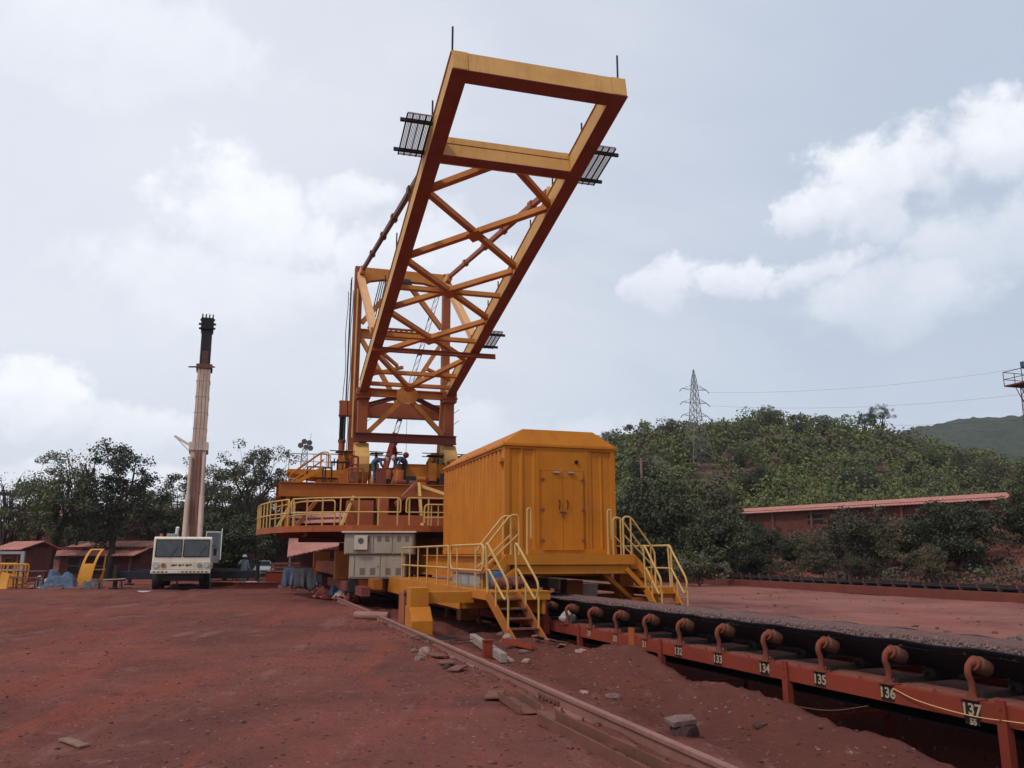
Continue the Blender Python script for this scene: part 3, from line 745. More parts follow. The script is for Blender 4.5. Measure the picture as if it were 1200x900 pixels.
# pink roofed shelter below the round deck
def shelter():
    p = at(372, 660, 66); root = thing('shelter', 'open shelter with faded pink sheet roof seen under the round deck', 'shelter', (p.x, p.y, gh(p.x, p.y)), .25)
    w, d = 4.6, 5.0; n = 26; vs = []; fs = []
    for i in range(n + 1):
        x = -w / 2 + w * i / n; zz = .04 * (i % 2)
        vs += [(x, -d / 2, 1.75 + zz + .22 * (x + w / 2)), (x, d / 2, 3.3 + zz + .22 * (x + w / 2)), (x, d / 2, 3.24 + zz + .22 * (x + w / 2)), (x, -d / 2, 1.69 + zz + .22 * (x + w / 2))]
    for i in range(n):
        a = i * 4; fs += [(a, a + 4, a + 5, a + 1), (a + 3, a + 2, a + 6, a + 7), (a, a + 3, a + 7, a + 4), (a + 1, a + 5, a + 6, a + 2)]
    MB().add(vs, fs).build('roof', M['sheetroof'], root)
    for sx in (-1, 0, 1):
        for sy in (-1, 1):
            x = sx * w * .46; MB().bar((x, sy * d * .46, -.05), (x, sy * d * .46, (1.72 if sy < 0 else 3.1) + .22 * (x + w / 2)), .1, .1, (0, 1, 0)).build('post', M['steel'], root)
    b = MB(); b.box(-w / 2 + .2, w / 2 - .2, d * .46 + .1, d * .46 + .2, 0, 2.3); b.build('back_wall', M['brick'], root)
shelter()
def lattice_fence():
    p = at(334, 672, 56); root = thing('timber_crate_fence', 'rusty slatted screen standing under the left end of the deck', 'fence', (p.x, p.y, gh(p.x, p.y)), .2)
    for i in range(5): MB().bar((-.9 + i * .45, .05, 0), (-.9 + i * .45, .05, 1.25), .07, .06, (0, 1, 0)).build('post', M['rustiron'], root)
    b = MB()
    for k in range(5): b.bar((-.95, 0, .2 + k * .24), (.95, 0, .22 + k * .24), .03, .15, (0, 0, 1))
    b.build('slat_panel', M['rustiron'], root)
lattice_fence()

# ================================================================== POWER LINE, MASTS
def lattice(mb, z0, z1, w0, w1, n, r, diag=True):
    """square lattice mast section between heights z0..z1"""
    cs = [(-1, -1), (1, -1), (1, 1), (-1, 1)]
    P = lambda i, z: Vector((cs[i % 4][0], cs[i % 4][1], 0)) * ((w0 + (w1 - w0) * (z - z0) / (z1 - z0)) / 2) + Vector((0, 0, z))
    for i in range(4): mb.tube([P(i, z0), P(i, z1)], r * 1.3, 5, True, 0, False)
    zs = [z0 + (z1 - z0) * k / n for k in range(n + 1)]
    for k in range(n):
        for i in range(4):
            mb.tube([P(i, zs[k]), P(i + 1, zs[k + 1])], r * .8, 4, False, 0, False)
            if diag: mb.tube([P(i + 1, zs[k]), P(i, zs[k + 1])], r * .8, 4, False, 0, False)
            mb.tube([P(i, zs[k + 1]), P(i + 1, zs[k + 1])], r * .7, 4, False, 0, False)
def power_pylon():
    y = 132; b = at(818, 552, y); t = at(815, 433, y); z0 = hillz(b.x, y); H = t.z - z0; s = H / 20
    root = thing('power_pylon', 'grey lattice power pylon on the bare red patch of the hill', 'pylon', (b.x, y, z0), .35)
    m = MB(); lattice(m, 0, 10.5 * s, 5.4 * s, 1.7 * s, 4, .042); lattice(m, 10.5 * s, 18 * s, 1.7 * s, .7 * s, 5, .042); lattice(m, 18 * s, 20 * s, .7 * s, .1 * s, 2, .035)
    m.build('tower', M['pylongrey'], root)
    for z in (10.9, 13.4, 16.0):
        a = MB()
        for sx in (-1, 1):
            tip = Vector((sx * 2.7 * s, 0, (z + .1) * s))
            for yy in (-.5, .5): a.tube([(sx * .55 * s, yy * s, z * s), tip], .035, 4); a.tube([(sx * .5 * s, yy * s, (z + .9) * s), tip], .035, 4)
            a.tube([tip, tip + Vector((sx * .5, 0, -.5))], .07, 5)
        a.build('cross_arm', M['pylongrey'], root)
    return root, s, b, z0
pyl, PS, PB, PZ = power_pylon()
def wires():
    rz = .35; k = 0
    for z in (10.9, 13.4, 16.0):
        for sx in (-1, 1):
            tip = Vector((PB.x + math.cos(rz) * sx * 3.2 * PS * .95, 132 + math.sin(rz) * sx * 3.2 * PS * .95, PZ + (z - .3) * PS))
            for end, nm in ((Vector((120 + sx * 3, 96 + sx * 3, PZ + 2.2 * z - 10)), 'r'),):
                if sx < 0: continue
                pts = [tip.lerp(end, i / 24) - Vector((0, 0, 5.0 * 4 * (i / 24) * (1 - i / 24))) for i in range(25)]
                o = MB().tube(pts, .015, 4, False).build('power_line', M['dark'])
                tag(o, 'thin dark power cable running right from the hill pylon' if nm == 'r' else 'thin dark power cable running left from the hill pylon', 'cable', 'power lines strung from the hill pylon')
wires()
def wooden_pole():
    y = 112; b = at(752, 562, y); root = thing('wooden_pole', 'brown wooden pole on the slope left of the power pylon', 'pole', (b.x, y, hillz(b.x, y) - .2))
    h = at(752, 537, y).z - root.location.z
    MB().cyl((0, 0, 0), (0, 0, h), .17, 8).build('shaft', M['plank'], root); MB().bar((-.7, 0, h - .4), (.7, 0, h - .4), .1, .12).build('cross_arm', M['plank'], root)
wooden_pole()
def flood_mast():
    y = 60; p = at(1201, 452, y); z = gh(p.x, p.y); top = at(1201, 452, y).z
    root = thing('floodlight_mast', 'red lattice floodlight mast with railed platform at the right edge', 'light mast', (p.x, p.y, z), .3)
    H = top - z
    m = MB(); lattice(m, 0, H, .7, .4, 12, .026); m.build('mast', M['rustiron'], root)
    d = MB(); d.box(-1.1, 1.1, -.8, .8, H, H + .1); d.build('platform', M['rustiron'], root)
    r = MB()
    for zz in (.55, 1.1): r.tube([(-1.08, -.78, H + zz), (1.08, -.78, H + zz), (1.08, .78, H + zz), (-1.08, .78, H + zz), (-1.08, -.78, H + zz)], .03, 5)
    for x in (-1.08, 0, 1.08):
        for yy in (-.78, .78): r.tube([(x, yy, H), (x, yy, H + 1.1)], .03, 5)
    r.build('railing', M['rustiron'], root)
    for i, x in enumerate((-.85, 0, .85)):
        l = MB(); l.box(x - .25, x + .25, -1.05, -.75, H + 1.12, H + 1.58); o = l.build('floodlight', M['drumblue'], root, bevel=.03)
        MB().box(x - .2, x + .2, -1.07, -1.052, H + 1.17, H + 1.53).build('lens', M['lens'], o)
    b = MB(); b.tube([(-1.0, 0, H), (-.25, 0, H - 1.4)], .03, 5); b.tube([(1.0, 0, H), (.25, 0, H - 1.4)], .03, 5); b.build('brace', M['rustiron'], root)
flood_mast()

# ================================================================== REAR CONVEYOR (far side of the yard)
def rear_conveyor():
    v0, u0, u1 = 30.6, 14, 100
    o0 = Yd(v0, 40); root = thing('rear_conveyor', 'low dark brown belt conveyor crossing the far side of the yard', 'conveyor', (o0.x, o0.y, 0), YA)
    f = lambda v, u, z: (v - v0, u - 40, z)
    zb = -.22
    b = MB(); b.box(-.08, .08, u0 - 40, u1 - 40, zb + .22, zb + .42); b.box(1.12, 1.28, u0 - 40, u1 - 40, zb + .22, zb + .42); b.build('side_beam', M['rustiron'], root)
    t = MB(); t.box(.1, 1.1, u0 - 40, u1 - 40, zb + .50, zb + .58); t.build('belt', M['belt'], root)
    sk = MB(); sk.box(-.14, -.09, u0 - 40, u1 - 40, zb + .0, zb + .36); sk.build('skirt', M['primer'], root)
    n = 0; u = u0 + .5
    while u < u1 and n < 96:
        i = MB(); i.bar((-.0, u - 40, zb + .42), (-.08, u - 40, zb + .8), .07, .06, (0, 1, 0)); i.bar((1.2, u - 40, zb + .42), (1.28, u - 40, zb + .8), .07, .06, (0, 1, 0)); i.cyl((.0, u - 40, zb + .44), (1.2, u - 40, zb + .44), .055, 6)
        i.build('idler', M['sack'] if False else M['redroller'], root); u += 1.0 if n < 60 else 1.2; n += 1
    # dark plates between the idlers
    for k in range(int((u1 - u0))):
        if k >= 86: break
        MB().box(-.12, -.05, u0 + k + .62 - 40, u0 + k + 1.38 - 40, zb + .60, zb + .73).build('side_plate', M['dark'], root)
    u = u0 + 1.5
    while u < u1:
        MB().bar((0, u - 40, zb - .15), (0, u - 40, zb + .22), .1, .1, (0, 1, 0)).build('leg', M['rustiron'], root); u += 3.0
rear_conveyor()
# ================================================================== NEAR CONVEYOR
YO = (8.1, 20.0)      # yard origin of the conveyor / cabin group
def yloc(v, u, z=0): return (v - YO[0], u - YO[1], z)
class YB(MB):
    """mesh builder fed with yard coordinates (v across, u along, z)"""
    def build(s, name, mats, parent=None, origin=(YO[0], YO[1], 0), bevel=0, seg=2): return MB.build(s, name, mats, parent, origin, bevel, seg)
def yroot(name, label, cat, v=None, u=None, z=0, group=None):
    v = YO[0] if v is None else v; u = YO[1] if u is None else u
    p = Yd(v, u); return thing(name, label, cat, (p.x, p.y, z), YA, group)

M['bracket'] = paint('bracket_paint', (.20, .05, .025), (.15, .04, .024), rust=.6, dust=.3, rough=.75, sc=2.5)
BV, FV = 7.13, 8.82      # near and far side beams
ZB = .26                # beam top
U137 = 7.135; DU = 1.133
def text_mesh(txt, size):
    cu = bpy.data.curves.new('digits', 'FONT'); cu.body = txt; cu.size = size; cu.align_x = 'CENTER'; cu.align_y = 'CENTER'; cu.extrude = .0015; cu.offset = .004
    o = bpy.data.objects.new('digits', cu); COL.objects.link(o)
    bpy.context.view_layer.update()
    dg = bpy.context.evaluated_depsgraph_get(); me = bpy.data.meshes.new_from_object(o.evaluated_get(dg))
    bpy.data.objects.remove(o); bpy.data.curves.remove(cu); return me
def conveyor():
    p = Yc(*YO); root = thing('belt_conveyor', 'near belt conveyor with numbered red side beam and dark belt running under the cabin', 'conveyor', (p.x, p.y, 0), YA + CD)
    for v, s in ((BV, -1), (FV, 1)):
        b = YB()
        w = .03
        b.box(v - w / 2, v + w / 2, 2.5, 60, ZB - .2, ZB)
        b.box(*sorted((v + s * -.016, v + s * -.085)), 2.5, 60, ZB - .012, ZB + .001); b.box(*sorted((v + s * -.016, v + s * -.085)), 2.5, 60, ZB - .2, ZB - .188)
        b.build('side_beam', M['redox'], root, bevel=.004)
    dp = YB(); dp.box(BV + .018, FV - .018, 2.5, 60, ZB - .10, ZB - .09); dp.build('deck_plate', M['dustred'], root)
    # belt trough and return strand
    sec = [(7.33, .77), (7.41, .71), (7.66, .475), (7.76, .44), (8.2, .44), (8.3, .475), (8.54, .71), (8.62, .77)]
    vs = []; fs = []
    us = list(np.arange(2.5, 60.1, .275)); n = len(sec)
    for u in us:
        ph = ((u - U137) / DU) % 1.0; sag = -.022 * math.sin(PI * ph)
        for v, z in sec: vs.append((v, u, z + sag))
        for v, z in sec: vs.append((v, u, z + sag - .016))
    for i in range(len(us) - 1):
        a = i * 2 * n; c = a + 2 * n
        for k in range(n - 1):
            fs.append((a + k, a + k + 1, c + k + 1, c + k)); fs.append((a + n + k, c + n + k, c + n + k + 1, a + n + k + 1))
        fs.append((a, c, c + n, a + n)); fs.append((a + n - 1, a + 2 * n - 1, c + 2 * n - 1, c + n - 1))
    b = YB(); b.add(vs, fs, 0, True); b.build('belt', M['belt'], root)
    b = YB(); b.box(7.4, 8.55, 2.5, 60, -.12, -.104); b.build('return_belt', M['belt'], root)
    # carrying idlers: bracket with a rounded cap holding the tilted wing roller
    i0 = None
    def idler(k):
        u = U137 + k * DU
        fr = YB(); fr2 = YB(); fr0 = fr
        # near bracket: bent strap rising from the beam and curling over the roller end
        for sgn, vv, fr in ((1, BV, fr), (-1, FV, fr2)):
            pts = fillet([(vv + sgn * .03, u, ZB), (vv + sgn * .025, u, ZB + .17), (vv - sgn * .02, u, ZB + .27), (vv + sgn * .01, u, ZB + .355), (vv + sgn * .07, u, ZB + .37)], .07, 4)
            fr.tube(pts, [.036] * (len(pts) - 3) + [.038, .045, .05], 8)
            fr.cyl((vv + sgn * .075, u, ZB + .365), (vv + sgn * .11, u, ZB + .352), .08, 14)
            # triangular gusset foot
            fr.prism([(vv - sgn * .012, u - .075, ZB), (vv - sgn * .012, u + .075, ZB), (vv - sgn * .012, u, ZB + .11)], (sgn * .03, 0, 0))
            fr.box(vv - .05, vv + .1 * sgn if sgn > 0 else vv + .05, u - .11, u + .11, ZB + .002, ZB + .016) if sgn > 0 else fr.box(vv - .1, vv + .05, u - .11, u + .11, ZB + .002, ZB + .016)
        fr = fr0; f = fr.build('idler_frame', M['bracket'], root); fr2.build('bracket', M['bracket'], f)
        cb = YB(); cb.bar((BV + .13, u + .0, ZB + .035), (FV - .13, u + .0, ZB + .035), .07, .06)
        for v in (7.72, 8.24): cb.bar((v, u, ZB + .07), (v, u, .37), .05, .02, (0, 1, 0))
        cb.build('cross_bar', M['dark'], f)
        for (p, q) in (((BV + .115, u, ZB + .36), (BV + .285, u, .545)), ((7.76, u, .354), (8.2, u, .354)), ((FV - .115, u, ZB + .36), (FV - .285, u, .545))):
            p = V3(p); q = V3(q); d = (q - p).normalized(); r = YB()
            r.tube([p, p + d * .012, p + d * .03, q - d * .03, q - d * .012, q], [.045, .08, .088, .088, .08, .045], 18)
            r.cyl(p - d * .06, p, .02, 8); ro = r.build('roller', M['redroller'] if abs(d.z) > .1 else M['rubber'], f)
        return f
    n_id = 0
    first = None
    for k in list(range(-3, 0)) + list(range(0, 26)):
        if first is None: first = idler(k); k0 = k
        else:
            c = copy_tree(first, root); c.location.y = (k - k0) * DU
    # legs bolted to the outside of the beam
    for u in (3.47, 6.77, 10.07, 13.37, 16.67, 19.97, 23.27, 26.57, 29.87, 33.17):
        l = YB(); l.box(BV - .05, BV - .017, u - .055, u + .055, -1.6, ZB + .055); l.box(BV - .017, BV + .045, u - .055, u - .045, -1.6, ZB - .21)
        for z in (ZB - .03, ZB - .14): l.cyl((BV - .06, u, z), (BV - .05, u, z), .016, 6)
        l.build('leg', M['redox'], root, bevel=.003)
        l = YB(); l.box(FV + .017, FV + .05, u - .055, u + .055, -1.6, ZB + .055); l.bar((BV + .05, u, -.45), (FV, u, -.45), .06, .06); l.build('leg', M['redox'], root)
    # splice plate between 130 and 131
    sp = YB(); sp.box(BV - .032, BV - .016, U137 + 6.4 * DU - .11, U137 + 6.4 * DU + .11, ZB - .2, ZB + .16); sp.build('splice_plate', M['orange'], root)
    # stencilled numbers, white-ish on black
    for k in range(9):
        u = U137 + k * DU - .0; s = str(137 - k); worn = k >= 5
        if k < 6:
            pl = YB(); wd = .17 if k else .19
            pl.box(BV - .0195, BV - .0155, u - wd / 2 - .01, u + wd / 2 + .01, ZB - .185, ZB - .012); pl.build('number_plate', M['black'], root)
        t = text_mesh(s[1:] if worn and k > 5 else s, .165)
        o = bpy.data.objects.new('number', t); COL.objects.link(o); o.parent = root
        t.materials.clear(); t.materials.append(M['digit'])
        o.matrix_local = Matrix.Translation(yloc(BV - .0215, u, ZB - .098)) @ Matrix(((0, 0, -1, 0), (-1, 0, 0, 0), (0, 1, 0, 0), (0, 0, 0, 1)))
        if k == 0:
            t = text_mesh('55', .085); o = bpy.data.objects.new('number', t); COL.objects.link(o); o.parent = root; t.materials.clear(); t.materials.append(M['digit'])
            pl = YB(); pl.box(BV - .0195, BV - .0155, u - .09, u + .09, ZB - .245, ZB - .186); pl.build('number_plate', M['black'], root)
            o.matrix_local = Matrix.Translation(yloc(BV - .0215, u - .01, ZB - .217)) @ Matrix(((0, 0, -1, 0), (-1, 0, 0, 0), (0, 1, 0, 0), (0, 0, 0, 1)))
    # small triangular ribs along the beam top
    for k in range(34):
        u = 3.2 + k * .55
        if abs(((u - U137) / DU) % 1.0) < .15 or abs(((u - U137) / DU) % 1.0) > .85: continue
        g = YB(); g.prism([(BV - .01, u - .035, ZB), (BV - .01, u + .035, ZB), (BV - .01, u, ZB + .05)], (.02, 0, 0)); g.build('rib', M['redox'], root)
    return root
conveyor()
def ore():
    r = np.random.default_rng(8); base_v = np.array([v[:] for v in ICO[1][0]]); base_f = np.array(ICO[1][1]); P = []; F = []; k = 0
    def put(v, u, z, s):
        nonlocal k
        sc = s * r.uniform(.6, 1.4, 3); pv = base_v * sc * (1 + r.uniform(-.3, .3, (len(base_v), 1)))
        w = Yc(v, u, z); P.append(pv + np.array(w[:])); F.append(base_f + k); k += len(base_v)
    for _ in range(4800):
        u = 3 + 27 * r.random() ** 1.5; v = r.uniform(7.40, 8.2) if r.random() < .93 else r.uniform(8.2, 8.5)
        put(v, u, .685 + .02 * math.sin((v - 7.4) * 3) + r.uniform(0, .02), .011 + .018 * r.random() ** 2)
    gv = P; o = big_mesh('iron_ore', np.concatenate(P), np.concatenate(F), [M['rock']])
    tag(o, 'crushed grey brown ore lying on the near conveyor belt', 'ore', None, 'stuff')
    # bed of ore under the loose stones
    vs = []; fs = []; us = np.arange(2.6, 46, .12); sv = np.linspace(7.39, 8.57, 11)
    for u in us:
        for v in sv:
            w = Yc(v, u, .675 + .02 * math.sin((v - 7.4) * 3) + (.09 * max(0, v - 8.3) / .27) + .012 * mnoise.noise(Vector((v * 9, u * 9, 0)))); vs.append(w[:])
    n = len(sv); i = np.arange(len(us) - 1)[:, None] * n + np.arange(n - 1)[None, :]
    q = np.stack([i, i + 1, i + 1 + n, i + n], -1).reshape(-1, 4)
    o = big_mesh('ore_bed', np.array(vs), q, M['orebed']); tag(o, 'bed of fine dusty ore filling the near conveyor belt', 'ore', None, 'stuff')
    # spilled ore on the ledge of the beam
    P = []; F = []; k = 0
    for _ in range(1500):
        put(BV + r.uniform(.03, .24), 3 + 20 * r.random(), ZB - .02 - .0 + r.uniform(-.01, .02), .012 + .02 * r.random() ** 2)
    vs = []; us = np.arange(3, 44, .1); sv = np.linspace(BV + .02, BV + .52, 6); 
    for u in us:
        hh = .03 + .05 * max(0, mnoise.noise(Vector((u * .8, 3, 0))))
        for j, v in enumerate(sv):
            vs.append(Yc(v, u, ZB - .02 + hh * math.sin(PI * (j + .6) / 6.2) + .015 * mnoise.noise(Vector((v * 20, u * 12, 4))))[:])
    n = 6; i = np.arange(len(us) - 1)[:, None] * n + np.arange(n - 1)[None, :]
    q = np.stack([i, i + 1, i + 1 + n, i + n], -1).reshape(-1, 4)
    o = big_mesh('spilled_ore', np.array(vs), q, M['dustred']); tag(o, 'reddish dust heaped along the inside of the numbered beam', 'ore', None, 'stuff')
M['orebed'] = rough_mat('ore_fines', (.17, .095, .083), (.12, .07, .065), (.24, .16, .14), 14, .95, .7)
ore()
def small_conveyor_items():
    # dangling cable along the beam, number 136 to the end
    def yp(v, u, z): return Yc(v, u, z)
    pts = []
    ctrl = [(BV - .03, U137 + DU - .1, ZB - .03), (BV - .05, U137 + .75, ZB - .1), (BV - .055, U137 + .35, ZB - .14), (BV - .055, U137 - .1, ZB - .155), (BV - .05, U137 - .6, ZB - .12), (BV - .04, U137 - 1.2, ZB - .1)]
    o = MB().tube(fillet([yp(*c) for c in ctrl], .2, 4), .006, 6).build('cable', M['strut']); tag(o, 'thin orange cable drooping across the numbers 136 and 137', 'cable')
    ctrl = [(BV - .02, U137 + 1.45, -.03), (BV - .2, U137 + 1.9, -.16), (BV - .35, U137 + 2.5, -.17), (BV - .35, U137 + 2.9, -.2)]
    o = MB().tube(fillet([yp(*c) for c in ctrl], .3, 4), .006, 6).build('cable', M['rustiron']); tag(o, 'rusty wire lying on the earth under number 135', 'wire')
    # leaning channel and white bag further down the beam
    o = YB(); o.bar((BV - .12, 18.15, -.02), (BV - .06, 18.5, .92), .13, .05, (0, 1, 0)); o.bar((BV - .12, 18.2, -.02), (BV - .06, 18.55, .92), .03, .09, (0, 1, 0))
    o = MB.build(o, 'steel_channel', M['redox'], None, (BV, 18.3, 0)); p = Yc(BV, 18.3); o.location = p; o.rotation_euler = (0, 0, YA + CD); tag(o, 'red steel channel leaning upright against the conveyor below the left stairs', 'steel channel')
    p = Yc(BV + .15, 17.6, ZB + .12); o = MB().blob((0, 0, 0), (.17, .16, .13), 5, .5, 3).build('sack', M['sack']); o.location = p; tag(o, 'crumpled white bag sitting on the conveyor beam', 'bag')
small_conveyor_items()

# ================================================================== RAIL
def rails():
    def one(v, label, u0=4.0, u1=70):
        root = yroot('crane_rail', label, 'rail', v, 20)
        sec = [(-.075, 0), (.075, 0), (.075, .014), (.012, .03), (.012, .125), (.036, .14), (.036, .177), (.03, .185), (-.03, .185), (-.036, .177), (-.036, .14), (-.012, .125), (-.012, .03), (-.075, .014)]
        b = MB(); b.prism([(x, u0 - 20, z - .035) for x, z in sec], (0, u1 - u0, 0)); b.build('rail_bar', M['railsteel'], root, bevel=.003)
        for u in (9.9, 21.9):
            f = MB()
            for s in (-1, 1):
                f.box(*sorted((s * .014, s * .034)), u - 20 - .34, u - 20 + .34, -.005, .05)
                for k in range(5): f.cyl((s * .034, u - 20 - .26 + k * .13, .022), (s * .062, u - 20 - .26 + k * .13, .022), .019, 6)
            f.build('fishplate', M['rustiron'], root)
        u = 6.2; k = 0
        while u < 30:
            c = MB(); jj = rnd.uniform(-.03, .03)
            c.box(-.3 + jj, .16 + jj, u - 20 - .09, u - 20 + .09, -.075, -.042)
            for s in (-1, 1): c.box(*sorted((s * .05, s * .11)), u - 20 - .035, u - 20 + .035, -.041, -.012); c.cyl((s * .085, u - 20, -.012), (s * .085, u - 20, .03), .014, 6)
            c.build('rail_clip', M['rustiron'], root); u += .62; k += 1
        return root
    one(3.72, 'worn steel travel rail running from the foreground under the yellow machine')
    one(12.2, 'second travel rail on the far side of the conveyor', 14)
rails()
def chan(name, label, v, u, du, z, dv=0.0, w=.16, h=.1, mat='rustiron', tilt=0.0, cat='steel channel'):
    """old steel channel lying flat, open side up"""
    v -= .28 if v < 4 else 0
    p = Yd(v, u); L = du; b = MB()
    b.box(-w / 2, w / 2, 0, L, 0, .012); b.box(-w / 2, -w / 2 + .012, 0, L, .013, h); b.box(w / 2 - .012, w / 2, 0, L, .013, h)
    o = b.build(name, M[mat], None, bevel=.003); o.location = (p.x, p.y, gh(p.x, p.y) + z); o.rotation_euler = (tilt, rnd.uniform(-.12, .12), YA + dv); tag(o, label, cat); return o
chan('steel_channel', 'long rusty channel lying beside the rail at the bottom edge', 3.52, 6.2, 2.4, .0, .02, .22, .11)
chan('steel_channel', 'short rusty channel with soil inside beside the rail joint', 3.5, 9.2, 1.05, .01, -.05, .24, .1)
chan('steel_channel', 'rusty channel half buried left of the rail', 3.4, 11.2, 1.0, -.04, .08, .14, .08)
chan('steel_channel', 'short red channel on the mound below the stair foot', 5.35, 15.1, .8, .02, .5, .12, .09, 'redox', .1)
def plates():
    k = 0
    for v, u, a, s, lab in ((3.62, 8.75, .3, .26, 'flat rusty plate between channel and rail near the joint'), (3.55, 12.7, -.4, .22, 'flat rusty plate half way along the rail'), (3.6, 13.6, .2, .2, 'small rusty plate beside the rail'), (3.66, 14.6, .7, .24, 'rusty plate lying next to pale stones by the rail'), (3.45, 10.4, -.2, .25, 'dirty plate on the earth beside the channel'), (3.7, 7.3, .15, .2, 'small plate between rail and long channel')):
        p = Yd(v - .28, u); b = MB(); b.prism([(-s, -.09, 0), (s * .8, -.12, 0), (s, .1, 0), (-s * .7, .13, 0)], (0, 0, .02)); o = b.build('steel_plate', M['rustiron'], None)
        o.location = (p.x, p.y, gh(p.x, p.y) + .03); o.rotation_euler = (rnd.uniform(-.12, .12), rnd.uniform(-.12, .12), YA + a + 1.4); tag(o, lab, 'plate', 'rusty plates beside the rail')
plates()
def stones():
    def st(v, u, s, lab, mat='rockpale', seed=0, sq=.7, dz=0.0, grp=None):
        p = Yd(v - (.28 if v < 4 else 0), u); o = MB().blob((0, 0, 0), (s, s * .8, s * sq), seed, .45, 2, 0, True).build('stone', M[mat]); o.location = (p.x, p.y, gh(p.x, p.y) + s * sq * .22 + dz); o.rotation_euler = (0, 0, seed * 1.3); tag(o, lab, 'stone', grp); return o
    b = at(800, 862, 8.95); vv, uu = yv(b.x, b.y)
    o = st(vv, uu, .16, 'dark round boulder on the spoil with a flat stone on top', 'rockdark', 3, .85); top = o.location.z + .16 * .85 * .75
    s = MB(); s.prism([(-.15, -.1, 0), (.12, -.13, 0), (.17, .03, 0), (.05, .12, 0), (-.13, .1, 0)], (0, 0, .055)); o2 = s.build('stone_slab', M['rock'], None, bevel=.008); o2.location = (o.location.x - .02, o.location.y, top); o2.rotation_euler = (.06, -.08, .4); tag(o2, 'flat pale slab resting on the dark boulder', 'stone')
    g = 'stones along the rail'
    st(3.55, 15.0, .12, 'white stone beside the rail below the yellow leg', 'rockpale', 7, .9, 0, g)
    st(4.6, 14.3, .13, 'pale broken rock between rail and stairs', 'rockpale', 11, .6, 0, g)
    st(4.75, 13.8, .1, 'angular pale rock right beside the broken one', 'rockpale', 13, .6, 0, g)
    st(5.25, 16.4, .12, 'white rock at the foot of the left stairs', 'rockpale', 17, 1.1, 0, g)
    st(5.1, 14.9, .12, 'grey slab shaped rock on the mound edge', 'rock', 19, .45, 0, g)
    st(4.5, 10.7, .09, 'pale flat rock on the right of the rail', 'rockpale', 23, .5, 0, g)
    st(4.75, 10.3, .1, 'broken pinkish rock near the middle of the spoil', 'rock', 29, .5, 0, g)
    st(5.8, 13.9, .11, 'yellowish stone on the slope of the spoil mound', 'rockpale', 31, .45, 0, g)
    st(3.5, 13.2, .09, 'dark lump of ore beside the rail', 'rockdark', 37, .7, 0, g)
    st(3.3, 14.3, .1, 'grey lump left of the rail among wires', 'rock', 41, .7, 0, g)
    st(3.45, 15.5, .08, 'small grey lump beside the white stone', 'rock', 43, .7, 0, g)
    st(6.0, 7.1, .07, 'small brown stone on the spoil near the bottom edge', 'rock', 47, .6, 0, g)
    st(5.4, 8.0, .08, 'dark stone in the lower right of the spoil', 'rockdark', 53, .7, 0, g)
    st(5.7, 18.2, .14, 'brown rock on the earth behind the stair foot', 'rock', 59, .5, 0, g)
    # plank on the open yard
    a = at(85, 886, 8.3); o = MB().box(-.05, .05, -.22, .22, 0, .02).build('board', M['plank'], None, bevel=.003); o.location = onground(a, .015); o.rotation_euler = (0.02, 0, .9); tag(o, 'short dirty board lying on the open earth at the lower left', 'board')
    # pinkish pipe and concrete edge near the yellow leg
    a = at(435, 722, 23.5); b = MB(); b.cyl((-.5, 0, 0), (.55, 0, 0), .12, 14); o = b.build('steel_pipe', M['railsteel'], None); o.location = onground(a, .1); o.rotation_euler = (0, 0, -.35); tag(o, 'short rusty pipe on the ground left of the yellow leg', 'pipe')
    p = Yd(4.55, 15.2); b = MB(); b.box(-.06, .06, -1.3, 2.3, 0, .16); o = b.build('concrete_kerb', M['concrete'], None, bevel=.012); o.location = (p.x, p.y, gh(p.x, p.y) - .01); o.rotation_euler = (0, 0, YA - .12); tag(o, 'grey concrete beam between the rail and the stair foot', 'beam')
    p = Yd(4.35, 14.75); b = MB(); b.bar((0, 0, -.1), (0, 0, .3), .17, .1, (0, 1, 0)); b.box(-.1, .1, -.07, .07, .302, .315); o = b.build('steel_stub', M['redox'], None); o.location = (p.x, p.y, gh(p.x, p.y)); o.rotation_euler = (0, 0, YA); tag(o, 'short red steel post standing beside the rail', 'post')
    for i, (px, y) in enumerate(((508, 17.6), (530, 16.8), (520, 17.3))):
        a = at(px, 765, y); r = random.Random(i + 4); pts = []
        for k in range(16): pts.append(Vector((math.cos(k * .7 + i) * (.3 + .12 * r.random()) + (k - 8) * .03, math.sin(k * .7 + i) * .25, .03 + .05 * r.random())))
        o = MB().tube(pts, .008, 5).build('wire_coil', M['dark']); o.location = onground(a, .0); tag(o, ['tangle of dark wire left of the rail', 'tangled wire nearest the white stone', 'loose wire loops between the other two tangles'][i], 'wire', 'wire tangles beside the rail')
    # boards at the stair foot
    for i, (v, u, a, lab) in enumerate(((5.75, 15.9, .9, 'broken board right of the stair foot'), (6.05, 15.7, .4, 'board leaning on rubble under the leaning channel'), (5.95, 15.2, 1.3, 'short board on the mound next to the short red channel'))):
        p = Yd(v, u); o = MB().box(-.28, .28, -.06, .06, 0, .03).build('board', M['plank'], None, bevel=.004); o.location = (p.x, p.y, gh(p.x, p.y) + .05); o.rotation_euler = (.15 * (i - 1), .2, YA + a); tag(o, lab, 'board', 'broken boards at the stair foot')
stones()
